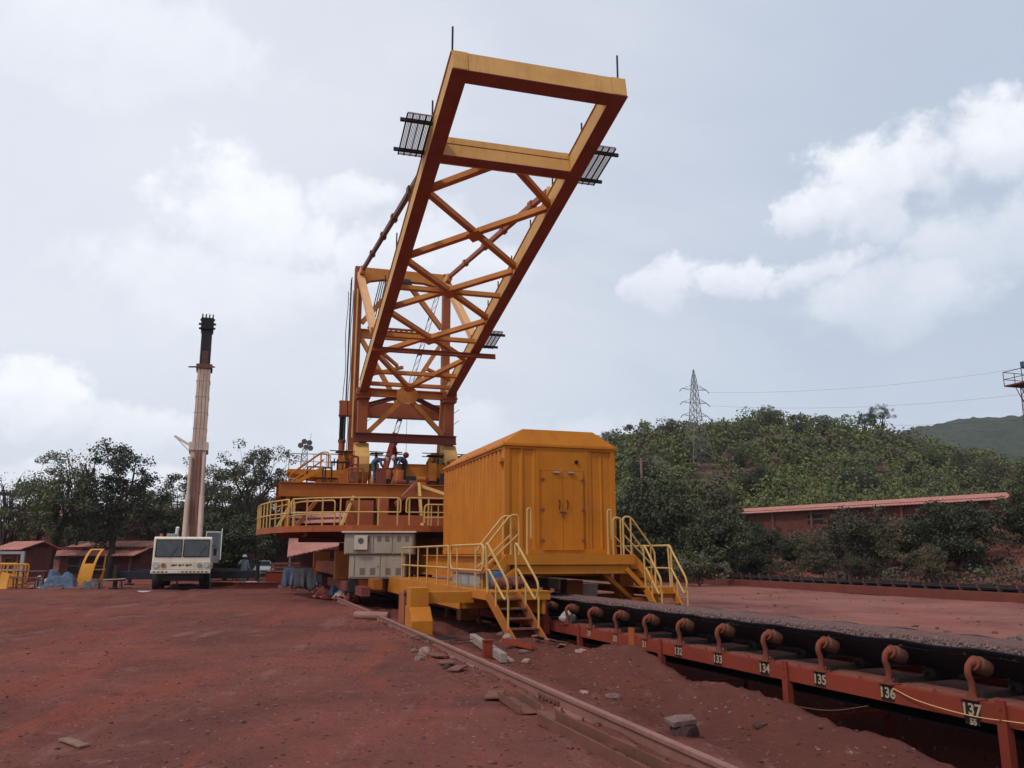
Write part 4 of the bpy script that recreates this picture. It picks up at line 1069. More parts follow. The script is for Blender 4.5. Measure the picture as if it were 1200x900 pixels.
def ore_pile():
    p = Yd(15.2, 13.0); r = np.random.default_rng(5); base_v = np.array([v[:] for v in ICO[1][0]]); base_f = np.array(ICO[1][1]); P = []; F = []; k = 0
    for _ in range(900):
        x, y = r.normal(0, .8), r.normal(0, .7); z = max(0, .34 * math.exp(-(x * x + y * y) / 1.1)) * r.random() ** .3
        pv = base_v * (.03 + .05 * r.random() ** 2) * r.uniform(.6, 1.4, 3); P.append(pv + np.array([p.x + x, p.y + y, gh(p.x + x, p.y + y) + z])); F.append(base_f + k); k += len(base_v)
    o = big_mesh('stone_pile', np.concatenate(P), np.concatenate(F), M['rock']); tag(o, 'low heap of broken stone beyond the belt at the right edge', 'stone heap', None, 'stuff')
ore_pile()

# ================================================================== CABIN ON ITS PLATFORM
CV0, CV1, CU0, CU1, CZ0, CZ1 = 6.52, 9.69, 20.6, 27.4, 1.80, 4.58
def cabin():
    root = yroot('equipment_cabin', 'ochre yellow corrugated equipment cabin with double door and hipped roof', 'cabin', z=0)
    b = YB(); d = .045
    # corrugated long sides
    def side(v, s):
        prof = []; u = CU0 + .16; p = .375
        while u < CU1 - .2:
            prof += [(u, 0), (u + p * .38, 0), (u + p * .5, 1), (u + p * .88, 1)]; u += p
        prof = [(CU0 + .02, 0)] + prof + [(CU1 - .02, 0)]
        vs = []; fs = []
        for uu, k in prof:
            vv = v + s * (-d if k else 0); vs += [(vv, uu, CZ0 + .1), (vv, uu, CZ1 - .06)]
        for i in range(len(prof) - 1):
            f = (i * 2, i * 2 + 2, i * 2 + 3, i * 2 + 1); fs.append(f if s > 0 else f[::-1])
        b.add(vs, fs)
    side(CV0, -1); side(CV1, 1)
    def end(u, s):
        prof = [(CV0 + .02, 0)]; vv = CV0 + .14
        marks = [CV0 + .14, CV0 + .5, CV0 + .88] + [8.98, 9.28, 9.58]
        for a in marks: prof += [(a, 0), (a + .05, 1), (a + .27, 1), (a + .32, 0)] if not (7.2 < a < 8.9) and a + .32 < CV1 - .02 and not (a < 7.5 and a + .32 > 7.42) else []
        prof.append((CV1 - .02, 0)); vs = []; fs = []
        for vv, k in prof:
            uu = u + s * (.03 if not k else .0); vs += [(vv, uu - s * .03, CZ0 + .1), (vv, uu - s * .03, CZ1 - .06)]
            if k: vs[-2:] = [(vv, u - s * .035, CZ0 + .1), (vv, u - s * .035, CZ1 - .06)]
        for i in range(len(prof) - 1):
            f = (i * 2, i * 2 + 2, i * 2 + 3, i * 2 + 1); fs.append(f if s < 0 else f[::-1])
        b.add(vs, fs)
    end(CU0, -1); end(CU1, 1)
    # corner posts and frames
    for v, s in ((CV0, 1), (CV1, -1)):
        for u, t in ((CU0, 1), (CU1, -1)):
            b.box(*sorted((v - s * .012, v + s * .13)), *sorted((u - t * .012, u + t * .15)), CZ0 + .1, CZ1 - .05)
    b.box(CV0 - .02, CV1 + .02, CU0 - .02, CU1 + .02, CZ0 - .04, CZ0 + .1)
    b.box(CV0 - .02, CV1 + .02, CU0 - .02, CU1 + .02, CZ1 - .06, CZ1)
    for v in (7.44, 8.84): b.box(v - .045, v + .045, CU0 - .022, CU0 - .002, CZ0 + .1, CZ1 - .06)
    b.box(7.485, 8.795, CU0 - .012, CU0 - .001, CZ0 + 2.16, CZ1 - .06)
    b.build('wall', M['cabin'], root, bevel=.006)
    # roof: eave strip and hipped top
    r = YB(); o = .06
    r.box(CV0 - o, CV1 + o, CU0 - o, CU1 + o, CZ1 + .002, CZ1 + .075)
    z0, z1 = CZ1 + .076, CZ1 + .50; a, c = .56, .16
    lo = [(CV0 - .04, CU0 - .04, z0), (CV1 + .04, CU0 - .04, z0), (CV1 + .04, CU1 + .04, z0), (CV0 - .04, CU1 + .04, z0)]
    hi = [(CV0 + a, CU0 + c, z1), (CV1 - a, CU0 + c, z1), (CV1 - a, CU1 - c, z1), (CV0 + a, CU1 - c, z1)]
    r.add(lo + hi, [(0, 1, 5, 4), (1, 2, 6, 5), (2, 3, 7, 6), (3, 0, 4, 7), (4, 5, 6, 7), (3, 2, 1, 0)])
    r.build('roof', M['cabin'], root, bevel=.012)
    # door leaves
    z0, z1 = CZ0 + .06, CZ0 + 2.15
    for i, (v0, v1) in enumerate(((7.56, 8.135), (8.145, 8.72))):
        l = YB(); l.box(v0, v1, CU0 - .05, CU0 - .004, z0, z1)
        mid = (v0 + v1) / 2; l.box(mid - .008, mid + .008, CU0 - .056, CU0 - .051, z0 + .02, z1 - .02)
        o = l.build('door', M['cabin'], root, bevel=.006)
        hv = v1 - .11 if i == 0 else v0 + .11
        YB().tube(fillet([(hv, CU0 - .052, z0 + 1.08), (hv, CU0 - .11, z0 + 1.10), (hv, CU0 - .11, z0 + 1.30), (hv, CU0 - .052, z0 + 1.32)], .03, 3), .013, 6).build('handle', M['black'], o)
        ve = v0 - .0 if i == 0 else v1
        h = YB()
        for zz in (.25, 1.05, 1.85): h.cyl((ve, CU0 - .055, z0 + zz - .05), (ve, CU0 - .055, z0 + zz + .05), .018, 8); h.box(ve - .06, ve + .06, CU0 - .056, CU0 - .0505, z0 + zz - .02, z0 + zz + .02)
        h.build('hinge', M['rustiron'], o)
        c = YB(); cv = (v0 + .3, v0 + .47) if i == 0 else (v0 + .14, v0 + .3)
        c.box(cv[0], cv[1], CU0 - .11, CU0 - .051, z1 - .06, z1 - .015); 
        c.bar((cv[1], CU0 - .1, z1 - .03), (cv[1] + .1, CU0 - .14, z1 + .06 if i == 0 else z1 - .09), .025, .01); c.build('door_closer', M['steel'], o, bevel=.004)
    k = YB(); k.cyl((8.03, CU0 - .075, z0 + 1.0), (8.25, CU0 - .075, z0 + 1.0), .012, 8); k.box(8.05, 8.09, CU0 - .09, CU0 - .051, z0 + .98, z0 + 1.02); k.box(8.17, 8.21, CU0 - .09, CU0 - .051, z0 + .98, z0 + 1.02)
    k.tube(fillet([(8.12, CU0 - .08, z0 + .99), (8.12, CU0 - .08, z0 + .91), (8.16, CU0 - .08, z0 + .91), (8.16, CU0 - .08, z0 + .99)], .02, 3), .006, 6); k.box(8.115, 8.165, CU0 - .1, CU0 - .07, z0 + .86, z0 + .91)
    k.build('door_bolt', M['rustiron'], root)
    YB().cyl((8.55, CU0 - .06, z1 + .26), (8.55, CU0 - .0125, z1 + .26), .05, 12).build('cable_gland', M['black'], root)
    # two lifting lugs and side bracket
    br = YB()
    for s, v in ((-1, CV0), (1, CV1)): br.box(*sorted((v + s * .013, v + s * .12)), CU0 + .02, CU0 + .22, CZ1 - .42, CZ1 - .33); br.prism([(v + s * .013, CU0 + .1, CZ1 - .44), (v + s * .11, CU0 + .1, CZ1 - .44), (v + s * .013, CU0 + .1, CZ1 - .62)], (0, .04, 0))
    br.build('lug', M['cabin'], root)
    lo = YB()
    for u in (20.75, 22.5, 24.5, 26.8): lo.box(CV0 + .0, CV0 + .05, u, u + .06, CZ1 + .08, CZ1 + .15)
    lo.build('roof_clip', M['cabin'], root)
cabin()

Y = M['railyel']
def rail_panel(root, frame_pts, posts, r=.027, closed=False, rr=.14, mids=()):
    b = YB()
    b.tube(fillet(frame_pts, rr, 5), r, 8)
    for p, q in list(posts) + list(mids): b.tube([p, q], r * .86, 8)
    return b.build('railing', Y, root)
ZP = .95
def platform():
    root = yroot('access_platform', 'yellow walkway platform with tube railings and stairs round the foot of the cabin', 'platform')
    D = M['deckyel']
    # left walkway
    b = YB(); b.box(5.27, 6.75, 17.75, 31.5, ZP - .03, ZP); b.build('walkway_floor', D, root)
    g = YB(); g.box(5.255, 5.285, 17.75, 20.3, ZP - .19, ZP + .012); g.box(5.25, 5.29, 20.3, 31.5, ZP - .52, ZP + .012); g.box(5.287, 6.7, 17.76, 17.79, ZP - .19, ZP - .032)
    g.box(5.292, 6.5, 20.32, 20.42, ZP - .51, ZP - .035); g.box(6.52, 6.6, 17.8, 31.4, ZP - .5, ZP - .035)
    g.build('edge_beam', D, root, bevel=.008)
    # main girders under the cabin and cross beams
    for v in (6.62, 9.4):
        i = YB(); i.ibeam((v, 20.4, 1.4), (v, 31.5, 1.4), .3, .68, t=.035); i.build('girder', D, root)
    for u in (20.7, 24, 27.3):
        i = YB(); i.ibeam((6.8, u, 1.45), (9.2, u, 1.45), .2, .5, t=.025); i.build('cross_girder', D, root)
    # landing in front of the door
    l = YB(); l.box(6.4, 9.82, 19.82, 20.56, CZ0 - .06, CZ0 - .045); l.box(6.38, 9.84, 19.80, 19.86, CZ0 - .30, CZ0 - .044); l.box(6.38, 6.44, 19.861, 20.55, CZ0 - .3, CZ0 - .061); l.box(9.78, 9.84, 19.861, 20.55, CZ0 - .3, CZ0 - .061)
    l.build('landing', D, root, bevel=.006)
    f = YB(); f.bar((6.55, 19.93, CZ0 - .42), (9.68, 19.93, CZ0 - .42), .12, .22)
    # inclined legs of the frame
    f.bar((6.62, 19.93, CZ0 - .40), (5.75, 19.93, ZP - .2), .12, .2, (0, 1, 0)); f.bar((9.60, 19.93, CZ0 - .40), (10.6, 19.93, ZP - .5), .12, .2, (0, 1, 0)); f.bar((9.0, 20.3, CZ0 - .4), (9.95, 20.3, ZP - .35), .1, .18, (0, 1, 0))
    f.build('landing_frame', D, root, bevel=.006)
    # columns under the machine
    for v, u, w in ((8.78, 21.6, .24), (9.95, 20.75, .2), (6.6, 24.6, .25), (8.9, 25.8, .25)):
        c = YB(); c.box(v - w, v + w, u - w, u + w, -.6, 1.06 if u > 22 or v < 9 else 1.7); c.build('column', M['deckgird'], root, bevel=.01)
    YB().box(9.85, 10.5, 19.9, 22.4, -.35, ZP - .3).build('ballast_box', M['deckgird'], root, bevel=.01)
    # right walkway and its short front stair
    w = YB(); w.box(9.86, 10.5, 18.9, 24.0, ZP - .03, ZP); w.box(9.86, 10.5, 18.88, 18.91, ZP - .26, ZP - .0); w.box(10.485, 10.515, 18.92, 24.0, ZP - .26, ZP + .01); w.build('walkway_floor', D, root)
    # ---------------- stairs
    def stair(name, top, bot, width, n, flat=(0, 1, 0), treadm='deckyel'):
        b = YB(); top = V3(top); bot = V3(bot); wv = V3(width)
        d = bot - top; dh = Vector((d.x, d.y, 0)).normalized()
        for k in (0, 1): b.bar(top + wv * k, bot + wv * k, .045, .2, (0, 0, 1))
        st = b.build('stair', M['deckgird'] if name == 'front' else D, root, bevel=.004)
        for i in range(n):
            p = top.lerp(bot, (i + .6) / (n + .25)); t = YB()
            t.bar(p + wv * .03 + Vector((0, 0, .02)), p + wv * .97 + Vector((0, 0, .02)), .22, .03, (0, 0, 1)); t.build('tread', M['rustiron'] if name == 'front' else M['deckgird'], st)
        return st
    stair('front', (5.22, 17.72, ZP - .05), (5.55, 16.72, -.12), (.68, 0, 0), 5)
    stair('right', (9.72, 19.0, ZP - .03), (9.8, 18.1, -.05), (.7, 0, 0), 4)
    stair('up_left', (6.42, 19.9, CZ0 - .1), (5.7, 19.9, ZP + .02), (0, .62, 0), 3)
    stair('up_right', (9.8, 19.9, CZ0 - .1), (10.5, 19.9, ZP + .02), (0, .62, 0), 3)
    # ---------------- railings on the left edge
    v = 5.30; T = ZP + 1.03; Mz = ZP + .46
    def urow(px, z=T):     # u of photo column px on the plane v
        a = (px - 600) / 960
        best = None
        for k in range(400):
            u = 14 + k * .06; p = Yd(v, u); e = abs(p.x / (p.y * _c + (z - EYE) * _s) - a)
            if best is None or e < best[0]: best = (e, u)
        return best[1]
    ua, ub, uc, ud = urow(472), urow(526), urow(528.5), urow(567)
    us = [ua + (ub - ua) * k / 5 for k in range(6)]
    rail_panel(root, [(v, ua, Mz), (v, ua, T), (v, ub, T), (v, ub, Mz), (v, ua, Mz)], [((v, u, T - .02), (v, u, ZP - .12)) for u in us], rr=.1)
    us = [uc + (ud - uc) * k for k in (.22, .78)]
    rail_panel(root, [(v, (uc + ud) / 2, T), (v, ud, T), (v, ud, Mz - .02), (v, uc, Mz - .02), (v, uc, T), (v, (uc + ud) / 2, T)], [((v, u, T), (v, u, ZP - .16)) for u in us], rr=.2)
    # stair rails: hoops running down with the stair
    def stair_rail(top, bot, lift=1.0, gap=.52, ext=.15):
        top = V3(top); bot = V3(bot); d = bot - top
        a = top + Vector((0, 0, lift)); e = top.lerp(bot, .8) + Vector((0, 0, lift - .1)); z = Vector((0, 0, 1))
        pts = [top, a - d.normalized() * .1, e, e - z * gap * .9 - d * .1, a - z * gap + d * .05, top + z * (lift - gap - .05)]
        p1 = top.lerp(bot, .32); p2 = top.lerp(bot, .78)
        rail_panel(root, pts, [(p1, p1 + z * (lift - gap + .02)), (p2, p2 + z * (lift - .36))], rr=.16)
    stair_rail((5.22, 17.72, ZP), (5.52, 16.76, 0.0), 1.04); stair_rail((5.90, 17.72, ZP), (6.20, 16.76, 0.0), 1.04)
    stair_rail((9.72, 19.0, ZP), (9.8, 18.1, 0.02), 1.02); stair_rail((10.42, 19.0, ZP), (10.5, 18.1, 0.02), 1.02)
    # rails of the small side stairs up to the landing
    for u in (19.88, 20.5):
        for s, ve, vb in ((-1, 6.45, 5.72), (1, 9.78, 10.46)):
            zl = CZ0 - .05
            rail_panel(root, [(vb, u, ZP), (vb, u, ZP + .9), (ve, u, zl + .98), (ve - s * .22, u, zl + .98), (ve - s * .22, u, zl)], [((ve, u, zl), (ve, u, zl + .96))], rr=.17, mids=[((vb, u, ZP + .45), (ve - s * .2, u, zl + .5))])
    for v2 in (6.95, 9.18): rail_panel(root, [(v2 - .05, 19.9, CZ0 - .05), (v2 - .05, 19.9, CZ0 + 1.1), (v2 + .05, 19.9, CZ0 + 1.1), (v2 + .05, 19.9, CZ0 + .35)], [], rr=.05)
    # guard railing on the far right walkway
    rail_panel(root, [(9.95, 21.2, T), (10.46, 21.2, T), (10.46, 19.0, T), (10.46, 19.0, ZP - .1)], [((10.46, 20.1, ZP - .1), (10.46, 20.1, T)), ((10.46, 21.2, ZP - .1), (10.46, 21.2, T)), ((10.2, 21.2, ZP - .1), (10.2, 21.2, T))], rr=.12, mids=[((10.05, 21.2, Mz), (10.46, 21.2, Mz)), ((10.46, 21.2, Mz), (10.46, 19.0, Mz))])
    # ---------------- wheel guard legs on the rail
    for vv, u in ((4.0, 19.1),):
        p = YB(); x0, x1 = vv - .24, vv + .24
        p.box(x0 + .02, x1 - .03, u - .05, u + .42, ZP - .36, ZP + .06)
        prof = [(u + .45, ZP - .362), (u - .06, ZP - .362), (u - .36, ZP - .66), (u - .36, ZP - 1.02), (u + .45, ZP - 1.02)]
        p.prism([(x0, a, z) for a, z in prof], (x1 - x0, 0, 0)); o = p.build('wheel_guard', D, root, bevel=.008)
        q = YB(); s = 1 if vv < 8 else -1
        q.box(*sorted((vv + s * .2, vv + s * 1.3)), u + .05, u + .4, ZP - .3, ZP - .05); q.build('guard_arm', D, root)
        wh = YB(); wh.cyl((vv - .07, u + .75, .36), (vv + .07, u + .75, .36), .25, 20); wh.cyl((vv - .1, u + .75, .36), (vv - .07, u + .75, .36), .28, 20); wh.build('wheel', M['rustiron'], root)
        fr = YB(); fr.box(vv - .2, vv - .12, u + .46, u + 1.5, .15, .85); fr.box(vv + .12, vv + .2, u + .46, u + 1.5, .15, .85); fr.build('wheel_frame', M['pylon'], root)
        br = YB(); br.cyl((vv - .26, u + .55, .88), (vv - .12, u + .55, .88), .07, 10); br.bar((vv - .22, u + .55, .1), (vv - .22, u + .55, .85), .06, .05, (0, 1, 0)); br.build('rail_clamp', M['rustiron'], root)
        sh = YB(); sh.box(vv - .12, vv + .12, u - .2, u + .1, .10, ZP - 1.021); sh.build('sweeper', M['rubber'], root)
platform()

def platform_items():
    # things lying on the left walkway
    def put(o, v, u, z, rz=0.0): p = Yd(v, u); o.location = (p.x, p.y, z); o.rotation_euler = (0, 0, YA + rz); return o
    r = thing('storage_bench', 'grey framed box with dark glass front under pink boards on the left walkway', 'box'); put(r, 5.95, 21.4, ZP)
    b = MB(); b.box(-.3, .3, -1.5, 1.2, 0, .34); b.build('body', M['grey'], r, bevel=.01)
    for k in range(3): MB().box(-.312, -.302, -1.4 + k * .87, -.6 + k * .87, .05, .3).build('panel', M['steel'], r)
    t = thing('plank', 'stack of dusty pink boards on the grey framed box', 'boards'); put(t, 5.95, 21.4, ZP + .345)
    for k in range(3): MB().box(-.36 + k * .24, -.14 + k * .24, -1.7 + .1 * k, 1.5 - .1 * k, 0, .035).build('board', M['ragred'], t)
    d = thing('drum', 'small blue drum at the end of the grey box behind the railing', 'drum'); put(d, 5.9, 19.3, ZP)
    MB().tube([(0, 0, 0), (0, 0, .02), (0, 0, .14), (0, 0, .16), (0, 0, .18), (0, 0, .4), (0, 0, .42)], [.2, .22, .22, .235, .22, .22, .2], 20).build('body', M['drumblue'], d); MB().cyl((0, 0, .42), (0, 0, .435), .15, 16).build('lid', M['black'], d)
    for i, (v, u, s, lab) in enumerate(((5.9, 18.7, .2, 'reddish sack at the top of the left stairs'), (6.3, 19.1, .2, 'reddish sack behind the first one on the walkway'), (6.2, 20.0, .2, 'pinkish sack between drum and cabin'))):
        o = MB().blob((0, 0, s * .75), (s * 1.2, s, s * .8), i + 20, .5, 3).build('sack', M['rustiron']); put(o, v, u, ZP); tag(o, lab, 'sack', 'sacks on the left walkway')
    m = thing('electric_motor', 'dusty red motor lying under the cabin landing', 'motor'); put(m, 7.5, 21.6, .62, 1.2)
    MB().tube([(-.35, 0, .25), (-.3, 0, .25), (.2, 0, .25), (.25, 0, .25), (.38, 0, .25)], [.16, .24, .24, .2, .05], 18).build('body', M['ragred'], m); MB().box(-.2, .2, -.2, .2, -.02, .06).build('foot', M['rustiron'], m)
    w = thing('junction_box', 'pale flat box standing behind the belt under the cabin', 'box'); put(w, 9.2, 21.9, .62, .1); MB().box(-.4, .4, -.2, .2, 0, .3).build('body', M['greylight'], w, bevel=.01); MB().box(-.42, .42, -.22, .22, .301, .325).build('lid', M['greylight'], w)
    # grey switch cabinets, two tiers
    c = thing('switch_cabinet', 'two tier grey switch cabinet with pale overhanging roof left of the cabin', 'cabinet'); q = at(443, 676, 30.6); c.location = (q.x, q.y, .9); c.rotation_euler = (0, 0, .03); c.scale = (.93, .93, .96)
    MB().box(-1.15, 1.05, 0, 1.1, 0, .88).build('body', M['grey'], c, bevel=.01)
    for x0, x1 in ((-1.12, -.94), (-.9, .06), (.1, 1.02)):
        o = MB().box(x0, x1, -.03, -.002, .06, .84).build('door', M['grey'], c, bevel=.006)
        if x1 - x0 > .3:
            for xc in (x0 + .28, x0 + .68):
                l = MB()
                for k in range(6): l.box(xc - .1, xc + .1, -.042, -.031, .14 + k * .045, .165 + k * .045)
                l.build('vent', M['vent'], o)
            MB().cyl((x1 - .07, -.06, .45), (x1 - .07, -.031, .45), .02, 8).build('handle', M['black'], o)
    MB().box(-1.35, 1.35, -.08, 1.15, .90, 1.68).build('upper_body', M['grey'], c, bevel=.01)
    for x0, x1 in ((-1.3, -.96), (-.92, -.22), (-.18, .52), (.58, 1.3)):
        o = MB().box(x0, x1, -.11, -.082, .94, 1.64).build('door', M['grey'], c, bevel=.006)
        for xc in (x0 + (x1 - x0) * .28, x0 + (x1 - x0) * .72):
            if x1 - x0 < .5: continue
            l = MB()
            for k in range(6): l.box(xc - .08, xc + .08, -.122, -.111, 1.38 + k * .038, 1.4 + k * .038)
            l.build('vent', M['vent'], o)
    x = MB().box(-.94, -.42, -.26, -.112, 1.06, 1.60).build('meter_box', M['greylight'], c, bevel=.02); MB().cyl((-.68, -.275, 1.4), (-.68, -.261, 1.4), .11, 14).build('dial', M['glass'], x)
    MB().prism([(-1.45, -.22, 1.70), (1.45, -.22, 1.70), (1.45, 1.25, 1.76), (-1.45, 1.25, 1.76)], (0, 0, .06)).build('roof', M['greylight'], c, bevel=.008)
    h = MB(); h.tube(fillet([(-.1, .2, 1.78), (-.05, .2, 1.9), (.05, .2, 1.9), (.1, .2, 1.78)], .05, 3), .02, 6); h.build('lifting_eye', M['rustiron'], c)
platform_items()
# ================================================================== THE STACKER (boom machine)
def sthing(name, label, cat, x=0, y=0, z=0, rz=0.0, group=None):
    p = Sl(x, y); return thing(name, label, cat, (p.x, p.y, z), SA + rz, group)
RC, RS = 23.37 / 23.7716, 4.351 / 23.7716
def B(t, s, n=0.0): return Vector((s, -t * RC + n * RS, 10.311 + t * RS + n * RC))
BUP = Vector((0, RS, RC))
def stacker():
    root = sthing('stacker', 'tall orange stacker with luffed lattice boom, pylon and round railed deck', 'stacker')
    P = M['boom']; BR = M['brace']; PY = M['pylon']; D = M['deckyel']
    # ---------------------------------------------------------------- boom
    b = MB()
    for s in (-2.3, 2.3):
        b.bar(B(.02, s, .03), B(23.95, s, .03), .42, .62, BUP)
        b.bar(B(.3, s, .348), B(23.9, s, .348), .5, .016, BUP); pass
    boom = b.build('boom', P, root, bevel=.012)
    for s in (-2.3, 2.3): MB().bar(B(.05, s, -.290), B(23.97, s, -.290), .46, .018, BUP).build('bottom_flange', M['flangeshade'], boom)  # underside colour carries the shade and red ground bounce
    MB().bar(B(23.72, -2.068, -.281), B(23.72, 2.068, -.281), .49, .018, BUP).build('bottom_flange', M['flangeshade'], boom)
    MB().bar(B(20.15, -2.068, -.283), B(20.15, 2.068, -.283), .40, .018, BUP).build('bottom_flange', M['flangeshade'], boom)
    t = MB(); t.bar(B(23.72, -2.085, .03), B(23.72, 2.085, .03), .46, .60, BUP)
    for s in (-2.3, 2.3): t.bar(B(23.955, s, .03), B(23.975, s, .03), .42, .6, BUP)
    t.build('tip_beam', P, boom, bevel=.012)
    c = MB(); c.bar(B(20.15, -2.085, -.05), B(20.15, 2.085, -.05), .36, .44, BUP); c.bar(B(20.2, -2.085, .30), B(20.2, 2.085, .30), .3, .24, BUP); c.bar(B(19.94, -2.08, .19), B(19.94, 2.08, .19), .14, .03, BUP); c.bar(B(19.94, -2.08, -.26), B(19.94, 2.08, -.26), .14, .03, BUP)
    c.build('cross_beam', P, boom, bevel=.01)
    for s in (-1, 1):
        l = MB(); l.cyl(B(20.1, s * 2.075, .3), B(20.1, s * 1.95, .3), .26, 16); l.cyl(B(20.1, s * 1.95, .3), B(20.1, s * 1.9, .3), .09, 10); l.build('pin_boss', P, boom)
        g = MB(); g.prism([B(18.1, s * 2.3, .357) + Vector((-.05, 0, 0)), B(16.9, s * 2.3, .357) + Vector((-.05, 0, 0)), B(17.4, s * 2.3, 1.0) + Vector((-.05, 0, 0)), B(17.75, s * 2.3, 1.0) + Vector((-.05, 0, 0))], (.1, 0, 0)); g.build('stay_lug', P, boom)
    def brace(p, q, w=.23, h=.25, mat=None, nm='brace'):
        m = MB(); m.bar(p, q, w * .86, h * .86, BUP); return m.build(nm, mat or BR, boom, bevel=.008)
    n0 = -.08
    br = [((18.25, -2.1), (19.97, -.28)), ((18.15, 2.1), (19.97, .35)), ((18.0, -2.1), (13.85, 2.1)), ((18.0, 2.1), (13.95, -2.1)), ((13.55, -2.1), (9.35, 2.1)), ((13.5, 2.1), (9.65, -2.1)),
          ((9.15, -2.1), (6.95, 0)), ((9.05, 2.1), (6.95, 0)), ((4.86, -2.1), (6.85, -.25)), ((4.85, 2.1), (6.85, .2)), ((4.65, -2.1), (.75, -.02)), ((4.7, 2.1), (.75, .02))]
    for i, (a, z) in enumerate(br): brace(B(a[0], a[1], n0 + .012 * (i % 3)), B(z[0], z[1], n0 + .012 * (i % 3)))
    for t_, m_ in ((11.5, BR), (6.98, BR), (2.7, BR), (1.1, BR)): brace(B(t_, -2.09, n0 - .03), B(t_, 2.09, n0 - .03), .2, .22, m_, 'strut')
    # upper lateral braces
    for a, z in (((4.6, -2.1), (2.75, -.9)), ((1.4, -2.1), (2.6, -.6)), ((1.3, 2.1), (2.6, .6))): brace(B(a[0], a[1], .25), B(z[0], z[1], .25), .16, .18)
    for t_, s in ((15.95, 0), (11.5, 0), (6.9, 0), (.85, 0)):
        g = MB(); g.prism([B(t_ - .42, -.0, n0 - .16), B(t_, .36, n0 - .16), B(t_ + .42, 0, n0 - .16), B(t_, -.36, n0 - .16)], BUP * .02); g.build('gusset', BR, boom)
    w = MB(); w.ibeam(B(6.1, -2.55, -.43), B(6.1, 3.3, -.43), .16, .2, BUP, .03); w.build('walkway_beam', PY, boom)
    def panel(t0, t1, s0, s1, n=.30):
        p = MB(); N = 17
        for k in range(N): sk = s0 + (s1 - s0) * (k + .5) / N; p.bar(B(t0, sk, n), B(t1, sk, n), abs(s1 - s0) / N * .5, .02, BUP)
        p.bar(B(t0, s0, n + .014), B(t0, s1, n + .014), .04, .03, BUP); p.bar(B(t1, s0, n + .014), B(t1, s1, n + .014), .04, .03, BUP)
        o = p.build('walkway_panel', M['mesh'], boom)
        k = MB()
        for tt in (t0 + .3, (t0 + t1) / 2 + .15, t1 - .25)[:: 2]: k.bar(B(tt, min(s0, s1) - .18, n - .06), B(tt, max(s0, s1) + .18, n - .06), .08, .1, BUP)
        for f in (.0, .25, .5, .75, 1.0): k.bar(B(t0, s0 + (s1 - s0) * f, n - .018), B(t1, s0 + (s1 - s0) * f, n - .018), .035, .03, BUP)
        k.build('panel_bearer', M['dark'], boom)
    panel(19.35, 21.3, -2.56, -3.3); panel(19.05, 21.05, 2.56, 3.42); panel(5.45, 7.35, 2.56, 3.36)
    for s, ts in ((-1, (23.6, 20.6, 16.1, 13.0, 9.6)), (1, (23.6, 20.6, 17.6, 14.9, 12.2, 10.0, 8.2))):
        for t_ in ts: MB().tube([B(t_, s * 2.44, .34), B(t_, s * 2.44, .34) + Vector((0, 0, 1.02))], .028, 6).build('stanchion', M['dark'], boom)
    # ---------------------------------------------------------------- mast (front legs under the boom root)
    mast = None
    for s in (-1, 1):
        m = MB()
        m.box(s * 2.3 - .25, s * 2.3 + .25, -.25, .25, 5.6, 9.75)
        m.box(s * 2.3 - .36, s * 2.3 + .36, -.42, .36, 9.752, 10.33); m.box(s * 2.3 - .40, s * 2.3 + .40, -.46, .40, 9.92, 10.0)
        o = m.build('mast' if mast is None else 'mast_leg', PY, mast or root, bevel=.012); mast = mast or o
    c = MB(); c.ibeam((-1.93, 0, 10.15), (1.93, 0, 10.15), .3, .42, (0, 0, 1), .04); c.build('root_beam', BR, mast)
    g = MB(); z0 = 9.98
    g.prism([(x, -.20, z0 + z) for x, z in ((-.3, -.36), (.3, -.36), (.56, -.12), (.56, .28), (.3, .5), (-.3, .5), (-.56, .28), (-.56, -.12))], (0, .04, 0)); g.build('gusset', BR, mast)
    for s in (-1, 1):
        v = MB(); v.ibeam((s * .3, -.02, 9.75), (s * 2.04, -.02, 7.95), .25, .26, (0, -1, 0), .03); v.build('brace', BR, mast)
        v = MB(); v.ibeam((s * .45, .12, 10.0), (s * 2.2, 2.2, 9.75), .2, .2, (0, 0, 1), .03); v.build('brace', M['primer'], mast)
        # raking light strut behind the right leg, clips on the leg
        v = MB(); v.bar((s * 2.02, .3, 10.0), (s * 2.2, 2.25, 7.2), .16, .2, (1, 0, 0)); v.build('brace', M['strut'], mast)
        for z in (8.6, 9.2): MB().tube([(s * 2.3 + .26, -.05, z), (s * 2.3 + .55, -.2, z + .22)], .014, 5).build('clip', M['dark'], mast)
    d = MB(); d.ibeam((-2.75, -.50, 7.68), (2.62, -.50, 7.68), .3, .46, (0, 0, 1), .04); d.build('lower_beam', M['primer'], mast)
    # hinge noses
    prof = [(.55, 5.35), (-.1, 5.35), (-.5, 5.5), (-.86, 5.85), (-.98, 6.25), (-.93, 6.65), (-.7, 7.0), (-.42, 7.25), (-.27, 7.42), (.3, 7.42), (.55, 7.0)]
    for s in (-1, 1):
        n = MB(); x = s * 2.3; n.prism([(x - .36, y, z) for y, z in prof], (.72, 0, 0)); o = n.build('hinge_nose', P, mast, bevel=.02)
        for dx in (-.86, .80): ch = MB(); ch.prism([(x + dx, y, z) for y, z in ((1.2, 5.35), (-.2, 5.35), (-.45, 6.1), (-.2, 6.9), (.5, 7.1), (1.2, 6.4))], (.06, 0, 0)); ch.build('cheek_plate', D, mast, bevel=.006)
        fp = MB(); xa, xb = (-3.3, -2.70) if s < 0 else (1.22, 1.90); fp.prism([(xa, .35, 5.3), (xb, .35, 5.3), (xb, .35, 7.1), (xa + .25, .35, 7.1), (xa, .35, 6.6)], (0, .05, 0)); fp.build('face_plate', D, mast, bevel=.006)
